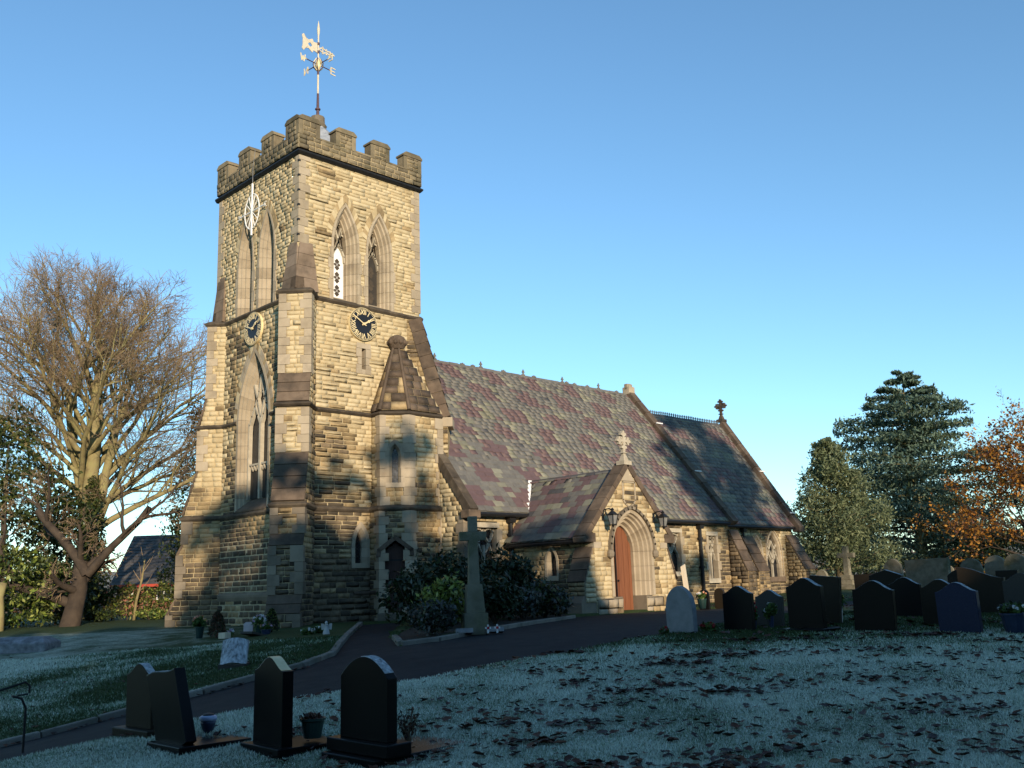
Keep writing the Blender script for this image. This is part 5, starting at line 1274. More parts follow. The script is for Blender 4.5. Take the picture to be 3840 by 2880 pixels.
GR = [
 # x, y, w, h, t, shape, material, label, opts
 (-10.76,-14.20,.56,.79,.10,'ogee','granite_brown','dark brown headstone with a frosted wavy top, behind the leaning stone',dict(plinth=(.3,.8,.1))),
 (-10.90,-15.36,.64,.92,.12,'half','granite','black headstone leaning steeply towards the path',dict(lean=(-.42,.0),slab=(.8,.74,.24))),
 (-10.36,-16.30,.60,.91,.12,'ogee','granite','upright black headstone with a green planter behind it',dict(slab=(.8,.8,.25),frost='gilt')),
 (-9.96,-17.36,.70,.95,.12,'camber','granite','large black headstone with a curved top nearest the camera',dict(plinth=(.3,.9,.12),slab=(1.2,.8,.35))),
 (-.85,-14.43,.62,.84,.12,'gothic','marble','pale grey pointed headstone beside the path, facing the porch',dict(frost=False)),
 (-.10,-15.16,.60,.80,.10,'ogee','granite','black headstone between the pale pointed stone and a grey one',dict()),
 (.86,-15.21,.56,.68,.10,'ogee','granite_grey','grey granite headstone with a red and white bouquet in front',dict()),
 (.25,-16.33,.68,.93,.12,'ogee','granite','tall black headstone on a base slab, taller brown stone behind',dict(slab=(.6,.9))),
 (1.95,-15.75,.64,.90,.10,'flat','granite_brown','brown slab headstone leaning behind the tall black one',dict(lean=(.09,0),frost=False)),
 (.60,-17.40,.70,.87,.11,'ogee','granite','black headstone standing alone with leaf strewn turf on both sides',dict(lean=(.03,0))),
 (1.04,-18.65,.68,.83,.11,'ogee','granite_blue','blue speckled granite headstone with a curved top',dict()),
 (2.29,-17.85,.66,.82,.10,'ogee','granite_brown','brown granite headstone half hidden behind the blue one',dict()),
 (5.0,-15.60,.74,.95,.11,'peak','granite','black headstone behind the brown and blue stones',dict()),
 (4.3,-16.30,.66,.80,.10,'ogee','granite','black headstone with a frosted shoulder behind the brown one',dict()),
 (5.76,-17.30,.92,.98,.12,'half','granite_brown','wide dark brown headstone with a sloping shoulder',dict(frost=False)),
 (5.0,-18.35,.70,.85,.11,'ogee','granite_grey','grey brown headstone at the edge of the row, beside the planter',dict(frost=False)),
 (12.85,-11.43,.95,.83,.12,'flat','granite_brown','low wide dark tablet left of the sandstone gothic headstone',dict(frost=False)),
 (17.1,-11.41,1.45,1.2,.2,'flat','oldstone','broad flat topped old stone monument below the cedar',dict(frost=False)),
 (19.2,-12.0,.75,1.15,.14,'round','oldstone','old round topped headstone right of the broad flat monument',dict(frost=False)),
 (18.9,-11.0,.72,1.22,.14,'gothic','oldstone','old pointed headstone joined to the end of the broad monument',dict(frost=False)),
 (20.67,-12.3,.72,1.22,.14,'round','oldstone','old round headstone among low cedar boughs',dict(frost=False)),
 (20.2,-13.15,.78,1.25,.14,'round','oldstone','old round headstone at the far edge of the churchyard row',dict(frost=False)),
 (10.7,-14.9,.55,.86,.11,'camber','granite','small black headstone below the old round topped stone',dict(frost=False)),
 (13.6,-15.1,.6,.78,.11,'flat','granite','dark square headstone below the old round stones',dict(frost=False)),
 (20.53,-8.65,.70,1.3,.16,'gothic','oldstone','tall sandstone gothic headstone in front of the cedar',dict(frost=False)),
 (21.04,-5.45,.52,1.05,.14,'gothic','oldstone','small pointed sandstone headstone near the chancel corner',dict(frost=False)),
 (10.59,-6.99,.36,.58,.09,'round','granite','small black headstone against the church wall by the downpipe',dict(frost=False)),
 (11.35,-7.05,.36,.60,.10,'round','granite_brown','small dark headstone with sunlit edge against the church wall',dict(frost=False)),
 (24.5,-9.0,.6,.95,.14,'round','oldstone','weathered headstone deep in the shade under the pine',dict(frost=False)),
 (26.5,-11.5,.6,.9,.14,'camber','oldstone','weathered headstone at the foot of the cedar boughs',dict(frost=False)),
]
for gx_ in GR: headstone(*gx_[:8], **gx_[8])
def celtic(x, y):
    z = g(x, y); root = empty('stone_cross', (x, y, z), 'grey stone cross on stepped base in front of the pine', 'cross')
    for i, (w, h, z0) in enumerate(((1.15, .2, 0), (.8, .22, .2), (.55, .22, .42))):
        mb = MB(); mb.box((x, y, z+z0+h/2), (w, w, h)); mb.build('step', M['oldstone'], root, bev=.02)
    mb = MB(); mb.box((x, y, z+1.28), (.24, .28, 1.3), taper=.85); mb.box((x, y, z+1.52), (.2, .82, .22)); mb.build('cross_shaft', M['oldstone'], root, bev=.015)
celtic(26.8, -3.6)
def memorial():
    x, y = -1.7, -9.75; z = g(x, y); a = math.radians(237.5-270)
    root = empty('memorial_cross', (x, y, z-.03), 'tall grey stone memorial cross on a stepped plinth among shrubs', 'memorial cross', rz=a); root.scale = (.86, .86, .95)
    def part(name, bx, mt='cross_stone', **k):
        mb = MB()
        for c_, d_, tp in bx: mb.box(c_, d_, taper=tp)
        return mb.build(name, M[mt], root, bev=.012, own=True)
    part('base_block', [((0, 0, .2), (.60, .56, .46), .97)]); part('plinth', [((0, 0, .74), (.47, .46, .62), .78)]); part('shaft', [((0, 0, 1.78), (.27, .24, 1.46), .72)])
    part('cross_head', [((0, 0, 2.38), (.22, .2, .34), 1)]); part('cross_arm', [((0, 0, 2.11), (.66, .19, .2), 1)])
    for sx in (-.33, .42): 
        mb = MB(); mb.box((sx, -.40, .06), (.42, .18, .10), rot=Matrix.Rotation(-.25, 3, 'X')); mb.build('marble_tablet', M['marble'], root, bev=.008, own=True)
    for k, dx in enumerate((.17, .36)):
        r2 = empty('poppy_cross', (x+math.cos(a)*dx-math.sin(a)*-.62, y+math.sin(a)*dx+math.cos(a)*-.62, z), ['small white poppy cross at the foot of the memorial, by the pale tablet gap', 'small white poppy cross at the foot of the memorial, in front of the tablet'][k], 'poppy cross', 'poppy crosses at the memorial', rz=a)
        mb = MB(); mb.box((0, 0, .07), (.035, .015, .17)); mb.box((0, 0.0005, .09), (.12, .014, .035)); mb.build('wooden_cross', M['petal_pink' if False else 'petal_white'], r2, own=True)
        mb = MB(); mb.lathe([(.002, -.012), (.028, -.01), (.03, .0), (.004, .006)], (0, 0, 0), 8); o = mb.build('poppy', M['petal_red'], r2, own=True); o.rotation_euler = (math.pi/2, 0, 0); o.location = (0, -.012, .09)
M['cross_stone'] = mat('memorial_stone', [(.10,.095,.06),(.17,.155,.105),(.22,.20,.14)], 3, .92, .006, 40, .2, (.09,.095,.04), 1.6, .5, .7)
memorial()
def frosty_tablet():
    x, y = -6.67, -8.73; z = g(x, y); root = empty('scroll_gravestone', (x, y, z), 'small frost covered curved gravestone tilted on the lawn', 'gravestone', rz=math.radians(-38))
    rot = Matrix.Rotation(math.radians(-32), 3, 'X'); mb = MB(); n_ = 12; w = .23; T = []
    for d_, off in ((0, 0), (.5, 0)):
        for i in range(n_+1):
            t = -1+2*i/n_; T.append(rot @ V((t*w, .1*(1-t*t)*-1-.03, d_)))
        for i in range(n_+1):
            t = 1-2*i/n_; T.append(rot @ V((t*w, .08-.06*(1-t*t), d_)))
    k = 2*(n_+1); mb.add(T, [tuple(range(k))[::-1], tuple(range(k, 2*k))]+[(i, (i+1) % k, k+(i+1) % k, k+i) for i in range(k)])
    o = mb.build('curved_slab', M['frosted'], root, own=True); o.location = (0, 0, .03)
    mb = MB(); mb.box((0, .12, .02), (.5, .4, .1)); mb.build('base', M['granite_grey'], root, own=True, bev=.01)
frosty_tablet()
def ledger():
    x, y = -7.4, 1.6; z = g(x, y); root = empty('ledger_slab', (x, y, z), 'long weathered ledger slab lying in the lawn by the holly', 'grave slab', rz=math.radians(-43))
    mb = MB(); mb.box((0, 0, .1), (2.6, .95, .26)); mb.build('slab', M['ledger'], root, own=True, bev=.03)
    mb = MB(); P = [(-1.28,-.46,.23),(1.28,-.46,.23),(1.28,.46,.23),(-1.28,.46,.23),(-1.1,-.2,.36),(1.1,-.2,.36),(1.1,.2,.36),(-1.1,.2,.36)]; mb.hexa(P); mb.build('coped_top', M['ledger'], root, own=True, bev=.015)
M['ledger'] = mat('frosty_ledger', [(.09,.085,.09),(.20,.195,.2),(.32,.32,.33)], 5, .9, .006, 40)
ledger()
def handrail():
    x, y = -11.42, -12.43; z = g(x, y); root = empty('handrail', (x, y, z), 'thin black metal handrail post by the path at the picture edge', 'handrail')
    d_ = (V((*xy(11.0, -7.6), 0))-V((x, y, 0))).normalized(); T = V((x, y, z-.1))
    mb = MB(); mb.tube([T, T+Z*.55, T+Z*.66+d_*.05, T+Z*.70+d_*.16], .015, 7); mb.tube([T+Z*.70+d_*.1, T+Z*.71-d_*.02], .012, 6); mb.build('post', M['iron'], root)
    mb = MB(); mb.tube([T+Z*.72-d_*.03, T+Z*.80-d_*.03, T+Z*.85+d_*.02, T+Z*.80+d_*.2, T+Z*.42+d_*1.7], .014, 7); mb.build('rail', M['iron'], root)
handrail()

# ------------------------------------------------------------------ leaves, flowers and pots
def cards(P, size, rng_, aspect=.5, up_bias=.3, fold=.2):
    """leaf blades: P (n,3) centres; two triangles folded on the midrib -> one quad each, diamond shaped"""
    n = len(P); d = rng_.normal(size=(n, 3)); d[:, 2] += up_bias*0; d /= np.linalg.norm(d, axis=1)[:, None]
    nn = rng_.normal(size=(n, 3)); nn[:, 2] += up_bias*3; s = np.cross(d, nn); s /= np.linalg.norm(s, axis=1)[:, None]+1e-9
    L_ = size*(.6+.8*rng_.random(n))[:, None]; W = L_*aspect
    q_ = np.cross(d, s)
    v = np.stack([P-d*L_*.5, P+s*W*.5+q_*W*fold, P+d*L_*.5, P-s*W*.5+q_*W*fold], 1).reshape(-1, 3)
    f = np.arange(4*n).reshape(n, 4); return v, f
def leaf_obj(name, P, size, key, parent, own=False, aspect=.5, up=.3, kind=None):
    keys = key if isinstance(key, (list, tuple)) else [key]
    v, f = cards(np.asarray(P), size, rng, aspect, up); mi = rng.integers(0, len(keys), len(f)) if len(keys) > 1 else None
    o = link(name, np_mesh(name, v, f, [M[k] for k in keys], mi), parent, own)
    if kind: o['kind'] = kind
    return o
def blob(n, rx, ry, rz_, shell=.55, seed=None, lumps=7):
    """points filling a lumpy bush: denser toward the skin"""
    c = rng.normal(size=(lumps, 3)); c /= np.linalg.norm(c, axis=1)[:, None]; c *= .5; c[:, 2] = np.abs(c[:, 2])*.9
    rad = .42+.2*rng.random(lumps); k = rng.integers(0, lumps, n); d = rng.normal(size=(n, 3)); d /= np.linalg.norm(d, axis=1)[:, None]
    p = c[k]+d*(rad[k]*(shell+(1-shell)*rng.random(n)**.5))[:, None]
    out = rng.random(n) < .09; p[out] *= 1.12+.22*rng.random((out.sum(), 1))
    p *= [rx, ry, rz_]
    return p
def shrub(name, x, y, w, h, n, size, key, label, cat='shrub', group=None, stems=5, dz=0.0, aspect=.5, sky=False):
    z = g(x, y)+dz; root = empty(name, (x, y, z), label, cat, group)
    p = blob(n, w/2*1.05, w/2*1.05, h*.62); p[:, 2] += h*.34; p = p[p[:, 2] > .02]
    leaf_obj('foliage', p, size, key, root, own=True, aspect=aspect)
    mb = MB()
    for i in range(stems):
        t = 6.28*i/stems+random.random(); mb.tube([(0, 0, -.05), (math.cos(t)*w*.12, math.sin(t)*w*.12, h*.3), (math.cos(t)*w*.26, math.sin(t)*w*.26, h*.62)], [.025, .018, .008], 5)
    o = mb.build('stems', M['bark_dark'], root, own=True); o['kind'] = 'stuff'
    return root
SHR = 'shrubs in the bed beside the church'
shrub('rhododendron', 1.6, -5.3, 2.5, 2.1, 3600, .15, ['rhodo', 'rhodo', 'evergreen'], 'big dark rhododendron below the nave window, right of the cross', group=SHR)
shrub('rhododendron', 3.6, -5.4, 2.2, 2.0, 3200, .15, ['rhodo', 'rhodo', 'evergreen'], 'dark tall rhododendron against the porch side wall', group=SHR)
shrub('rhododendron', 4.0, -6.3, 1.5, 1.15, 1700, .14, ['rhodo', 'duskleaf', 'ivy'], 'low greenish shrub at the porch end of the bed', group=SHR)
shrub('rhododendron', .9, -7.6, 1.5, 1.15, 1700, .14, ['rhodo', 'evergreen'], 'rounded low dark shrub just right of the memorial cross', group=SHR)
shrub('rhododendron', 2.6, -6.9, 1.3, .85, 1200, .13, ['rhodo', 'duskleaf'], 'small dull green shrub at the kerb below the big rhododendrons', group=SHR)
shrub('rhododendron', .1, -5.5, 1.9, 1.75, 2400, .15, ['rhodo', 'evergreen'], 'dark shrub behind the cross, below the turret wall', group=SHR)
shrub('pieris_shrub', -2.0, -9.05, 1.05, 1.25, 1900, .13, ['varieg_lit', 'varieg_lit', 'varieg_lit', 'holly'], 'yellow green variegated shrub just left of the memorial cross', group=SHR)
shrub('pieris_shrub', -2.62, -9.5, 1.0, .85, 1300, .10, ['duskleaf', 'duskleaf', 'rhodo'], 'low grey green shrub at the bed corner by the kerb', group=SHR)
shrub('pieris_shrub', -.55, -7.3, 1.3, 1.2, 1600, .13, ['rhodo', 'evergreen', 'holly'], 'dark shrub between the turret door and the variegated one', group=SHR)
def bouquet(x, y, zb, h, w, petals, label, n=16, pot=None, group='flowers on the graves', dz=0.0, ps=.045, cat='flowers'):
    z = g(x, y)+dz; root = empty('flower_pot', (x, y, z), label, cat, group); z0 = zb
    if pot:
        ph, pr = pot[1], pot[2]; mb = MB(); mb.lathe([(pr*.72, 0), (pr, ph), (pr*1.08, ph), (pr*1.08, ph*1.1), (pr*.9, ph*1.1), (pr*.85, ph*.9)], (0, 0, 0), 12); mb.build('pot', M[pot[0]], root, own=True, smooth=False); z0 = ph
    c = rng.normal(size=(n, 3)); c /= np.linalg.norm(c, axis=1)[:, None]; c[:, 2] = np.abs(c[:, 2]); c *= [w/2, w/2, h*.5]; c[:, 2] += z0+h*.42
    p = (c[rng.integers(0, n, n*14)]*np.array([1, 1, 1])+rng.normal(size=(n*14, 3))*.028)
    leaf_obj('stalks', np.concatenate([p[:, :]*[.8, .8, 1]-[0, 0, h*.22], p*[.5, .5, 1]-[0, 0, h*.4]]), .09, 'stalk', root, own=True)
    for i in range(n):
        if i == 0:
            fp = rng.normal(size=(12, 3)); fp /= np.linalg.norm(fp, axis=1)[:, None]; v, f = cards(fp*ps*.4, ps, rng, .8); meshes = {}
        k = petals[i % len(petals)]
        if k not in meshes: meshes[k] = np_mesh('blossom', v, f, M[k])
        o = bpy.data.objects.new('blossom', meshes[k]); C.objects.link(o); o.parent = root; o.location = c[i]; o.rotation_euler = tuple(rng.random(3)*6)
    return root
bouquet(-3.75, -1.65, .1, .32, .34, ['petal_pink', 'petal_pink', 'petal_yellow'], 'pot of pink and orange roses by the west tower wall', 18, ('potgreen', .26, .11))
bouquet(-2.52, -2.44, .1, .28, .36, ['petal_white', 'petal_white', 'petal_lilac'], 'pot of white and lilac flowers below the tower corner', 20, ('potgreen', .2, .11))
bouquet(-2.62, -2.95, .1, .16, .26, ['petal_lilac', 'petal_pink'], 'low pot of dull pink heather in front of the white flowers', 18, ('potblue', .12, .13))
bouquet(-2.36, -4.42, .02, .14, .3, ['petal_white'], 'loose white flowers lying on the lawn, left of the others', 14)
bouquet(-2.0, -4.42, .02, .15, .26, ['petal_white', 'petal_yellow'], 'loose white and yellow flowers lying on the lawn by the angel', 12)
bouquet(-3.3, -2.35, .02, .2, .2, ['petal_white', 'petal_lilac'], 'small pale blue and white posy beside the dwarf conifer', 10)
bouquet(.06, -15.35, .12, .34, .2, ['petal_red', 'petal_white', 'petal_red'], 'red and white bouquet in a vase behind the black headstone', 16, ('potblue', .16, .06))
bouquet(.42, -15.5, .12, .26, .26, ['stalk', 'petal_white'], 'pale green and cream bouquet in front of the grey headstone', 12, ('potblue', .2, .05))
bouquet(-.50, -14.75, .0, .16, .26, ['petal_red'], 'dark red flowers at the foot of the pale pointed headstone', 16)
bouquet(9.22, -7.84, .1, .25, .34, ['petal_white', 'petal_pink'], 'white flowers in a pale green tub by the church wall', 12, ('potgreen', .26, .14))
bouquet(2.08, -15.97, .2, .34, .2, ['stalk', 'petal_yellow'], 'green and yellow flowers in a tall white vase', 12, ('potwhite', .27, .075))
bouquet(.62, -16.1, .0, .2, .2, ['petal_yellow', 'stalk', 'petal_red'], 'yellow flowers on the turf between the grey and tall black stones', 12)
bouquet(1.45, -19.35, .1, .22, .4, ['duskleaf', 'petal_white', 'rhodo'], 'dark planter of frosted winter plants beside the blue headstone', 16, ('potblue', .28, .2))
bouquet(-1.28, -14.35, .0, .12, .12, ['petal_red', 'petal_lilac'], 'tiny red posy left of the pale pointed headstone', 8)
bouquet(6.4, -17.75, .0, .16, .22, ['petal_yellow', 'petal_yellow', 'stalk'], 'yellow flowers between the brown and grey brown headstones', 12)
def conifer_pot(x, y, h, w, label, key, tip=None):
    z = g(x, y); root = empty('dwarf_conifer', (x, y, z), label, 'shrub', 'dwarf conifers below the tower'); n = 1500
    t = rng.random(n)**.7; a = rng.random(n)*6.283; r = w/2*np.sqrt(np.clip(1-t, 0.02, 1))*(.55+.45*rng.random(n)); p = np.c_[np.cos(a)*r, np.sin(a)*r, t*h+.03]
    leaf_obj('foliage', p, .07, key, root, own=True, aspect=.35)
    mb = MB(); mb.tube([(0, 0, 0), (0, 0, h*.6)], [.03, .01], 6); mb.build('stem', M['bark_dark'], root, own=True)
conifer_pot(-3.55, -2.2, .62, .52, 'dark egg shaped dwarf conifer among the grave flowers', ['evergreen', 'russet'])
conifer_pot(-2.05, -2.25, .56, .46, 'dark bushy plant with a yellowish tip at the tower corner', ['evergreen', 'varieg_lit', 'evergreen', 'evergreen'])
def trough(x, y):
    z = g(x, y); root = empty('wooden_trough', (x, y, z), 'small pale wooden trough in front of the dwarf conifer', 'trough', rz=.6)
    for dx, dy, sx, sy in ((0, -.08, .3, .02), (0, .08, .3, .02), (-.14, 0, .02, .14), (.14, 0, .02, .14)):
        mb = MB(); mb.box((dx, dy, .08), (sx, sy, .14)); mb.build('side', M['board'], root, own=True)
    mb = MB(); mb.box((0, 0, .1), (.25, .13, .02)); mb.build('soil', M['soil'], root, own=True)
trough(-3.64, -2.74)
def little_stone(x, y):
    z = g(x, y); root = empty('pale_plaque', (x, y, z), 'small pinkish white plaque against the tower wall', 'plaque', rz=-.7)
    mb = MB(); mb.prism([(-.12, 0), (.12, 0), (.12, .2), (.06, .25), (-.06, .25), (-.12, .2)], (V((0, 0, 0)), V((1, 0, 0)), Z, V((0, -1, 0))), -.05, .05); mb.build('plaque', M['petal_lilac2'], root, own=True, bev=.01)
M['petal_lilac2'] = mat('pale_pink_stone', [(.42,.34,.33),(.55,.47,.46)], 8, .8)
little_stone(-2.1, -1.15)
def angel(x, y):
    z = g(x, y); root = empty('angel_figure', (x, y, z), 'small white angel ornament standing on the dark lawn', 'ornament', rz=-.7)
    mb = MB(); mb.lathe([(.085, 0), (.08, .05), (.05, .14), (.045, .19), (.055, .215), (.02, .235)], (0, 0, 0), 10); mb.build('robe', M['ornament'], root, own=True)
    mb = MB(); mb.lathe([(.012, .22), (.034, .25), (.036, .28), (.01, .31)], (0, 0, 0), 9); mb.build('head', M['ornament'], root, own=True)
    for sg in (-1, 1):
        mb = MB(); mb.prism([(sg*.02, .12), (sg*.12, .1), (sg*.13, .25), (sg*.06, .24)], (V((0, .05, 0)), V((1, 0, 0)), Z, V((0, -1, 0))), -.012, .012); mb.build('wing', M['ornament'], root, own=True)
M['ornament'] = mat('pale_ornament', [(.36,.35,.33),(.45,.44,.41)], 8, .7)
angel(-2.2, -5.0)
def flat_tablet(x, y):
    z = g(x, y); root = empty('grave_tablet', (x, y, z), 'dark flat tablet lying tilted on the lawn among the pots', 'grave tablet', rz=.3)
    mb = MB(); mb.box((0, 0, .06), (.55, .38, .06), rot=Matrix.Rotation(.2, 3, 'Y')); mb.build('tablet', M['granite_grey'], root, own=True, bev=.01)
flat_tablet(-3.1, -3.2)
def urn(x, y):
    z = g(x, y); root = empty('urn', (x, y, z), 'pale blue rimmed urn behind the leaning black headstone', 'urn'); root.scale = (.46, .46, .46); root.location.z -= .035
    mb = MB(); mb.lathe([(.11, -.1), (.10, -.07), (.05, -.03), (.08, .02), (.13, .08), (.17, .2), (.185, .28)], (0, 0, .1), 16); mb.build('bowl', M['potblue'], root, own=True, smooth=True)
    mb = MB(); mb.lathe([(.185, .28), (.205, .30), (.20, .37), (.15, .40), (.13, .37)], (0, 0, .1), 16); mb.build('rim', M['urnrim'], root, own=True, smooth=True)
    mb = MB(); mb.lathe([(.14, .38), (.12, .43), (.05, .45)], (0, 0, .1), 12); mb.build('lid', M['iron'], root, own=True)
M['urnrim'] = mat('urn_rim', [(.25,.3,.45),(.42,.47,.6)], 8, .3)
urn(-10.40, -15.04)
def green_planter(x, y):
    z = g(x, y); root = empty('planter', (x, y, z), 'dark green round planter behind the upright black headstone', 'planter'); root.scale = (.58, .58, .62); root.location.z += .04
    mb = MB(); mb.lathe([(.15, 0), (.2, .26), (.225, .27), (.225, .31), (.2, .31), (.19, .24)], (0, 0, .06), 18); mb.build('tub', M['potgreen'], root, own=True, smooth=False)
    mb = MB(); mb.lathe([(.19, .28), (.18, .29)], (0, 0, .06), 14); mb.build('earth', M['soil'], root, own=True)
    leaf_obj('dead_leaves', np.c_[rng.normal(size=(60, 2))*.09, .36+rng.random(60)*.08], .09, 'fallen', root, own=True, aspect=.7, kind='stuff')
green_planter(-10.02, -16.50)
def dead_plant(x, y):
    z = g(x, y); root = empty('withered_plant', (x, y, z), 'withered frosted plant stems behind the nearest black headstone', 'plant'); root.scale = (.72, .72, .72); mb = MB(); P = []
    for i in range(26):
        a = random.random()*6.28; l_ = random.uniform(.25, .55); r = random.uniform(.05, .22); p1 = V((math.cos(a)*r*.5, math.sin(a)*r*.5, l_*.6)); p2 = V((math.cos(a)*r, math.sin(a)*r, l_)); mb.tube([(0, 0, .02), p1, p2], [.006, .005, .003], 4); P += [p1, p2, (p1+p2)/2]
    o = mb.build('stems', M['twig'], root, own=True); o['kind'] = 'stuff'
    leaf_obj('foliage', np.array([list(p) for p in P]*2)+rng.normal(size=(len(P)*2, 3))*.02, .06, ['fallen_frost', 'fallen'], root, own=True)
dead_plant(-9.52, -17.42)

# ------------------------------------------------------------------ trees
def skeleton(root_pt, spec, rs):
    """recursive branches -> list of (points, radii, level)"""
    out = []
    def grow(p, d, L_, r, lev):
        n_ = spec['seg'][lev]; pts = [p]; rad = [r]; dd = d.copy()
        for i in range(n_):
            dd = dd+rs.normal(size=3)*spec['wob'][lev]; dd[2] += spec['lift'][lev]; dd /= np.linalg.norm(dd)
            p = p+dd*L_/n_; pts.append(p); rad.append(r*(1-(i+1)/n_*(1-spec['tap'][lev])))
        out.append((np.array(pts), np.array(rad), lev))
        if lev+1 >= len(spec['num']): return
        k = spec['num'][lev+1]; k = int(rs.integers(max(1, int(k*.75)), int(k*1.25)+1))
        for j in range(k):
            t = spec['t0'][lev]+(1-spec['t0'][lev])*(j+rs.random())/k; f = t*n_; i = min(n_-1, int(f)); q_ = pts[i]+(pts[i+1]-pts[i])*(f-i)
            base = pts[i+1]-pts[i]; base = base/np.linalg.norm(base)
            side = rs.normal(size=3); side -= base*side.dot(base); side /= np.linalg.norm(side)
            an = math.radians(rs.uniform(*spec['ang'][lev+1])); nd = base*math.cos(an)+side*math.sin(an)
            rr = (r*(1-t*(1-spec['tap'][lev])))*spec['rr'][lev+1]
            grow(q_, nd, L_*spec['lr'][lev+1]*rs.uniform(.7, 1.2)*(1-.35*t if lev else 1), max(rr, spec['rmin']), lev+1)
    for rt_ in spec['roots']: d, L_, r = rt_[:3]; grow(np.array(rt_[3] if len(rt_) > 3 else root_pt, float), np.array(d, float)/np.linalg.norm(d), L_, r, 0)
    return out
def branch_mesh(name, segs, sides, mt, parent, own=True):
    Vs, Fs = [], []; n = 0
    for pts, rad, lev in segs:
        k = sides(lev); m_ = len(pts); d = np.gradient(pts, axis=0); d /= np.linalg.norm(d, axis=1)[:, None]+1e-9
        ref = np.array([.31, .17, .93]); a = np.cross(d, ref); a /= np.linalg.norm(a, axis=1)[:, None]+1e-9; b = np.cross(d, a)
        t = np.arange(k)*2*math.pi/k
        v = pts[:, None, :]+(a[:, None, :]*np.cos(t)[None, :, None]+b[:, None, :]*np.sin(t)[None, :, None])*rad[:, None, None]
        i = np.arange(m_*k).reshape(m_, k); f = np.stack([i[:-1], np.roll(i[:-1], -1, 1), np.roll(i[1:], -1, 1), i[1:]], -1).reshape(-1, 4)
        Vs.append(v.reshape(-1, 3)); Fs.append(f+n); n += m_*k
    return link(name, np_mesh(name, np.concatenate(Vs), np.concatenate(Fs), mt, smooth=True), parent, own)
def bare_tree(name, x, y, label, spec, cat='tree', group=None, split=2, bark='bark_gold', twig='twig', sx=1.0, leafkey=None, nleaf=0, seed=1, leafsize=.12, dz=0, leaf_zmin=0):
    rs = np.random.default_rng(seed); z = g(x, y)+dz; root = empty(name, (x, y, z), label, cat, group)
    S = skeleton((0, 0, -.15), spec, rs)
    for i, d in enumerate(S):
        if sx != 1.0: d[0][:, :2] *= sx
    branch_mesh('trunk', [s for s in S if s[2] == 0], lambda l: 9, M[bark], root)
    branch_mesh('limbs', [s for s in S if 0 < s[2] <= split], lambda l: 6 if l == 1 else 4, M[bark], root)
    o = branch_mesh('twigs', [s for s in S if s[2] > split], lambda l: 3, M[twig], root); o['kind'] = 'stuff'
    if leafkey:
        tips = np.concatenate([s[0][1:] for s in S if s[2] > split-1]); tips = tips[tips[:, 2] > leaf_zmin]
        p = tips[rs.integers(0, len(tips), nleaf)]+rs.normal(size=(nleaf, 3))*.16
        leaf_obj('leaves', p, leafsize, leafkey, root, own=True, aspect=.65, kind='stuff')
    return root
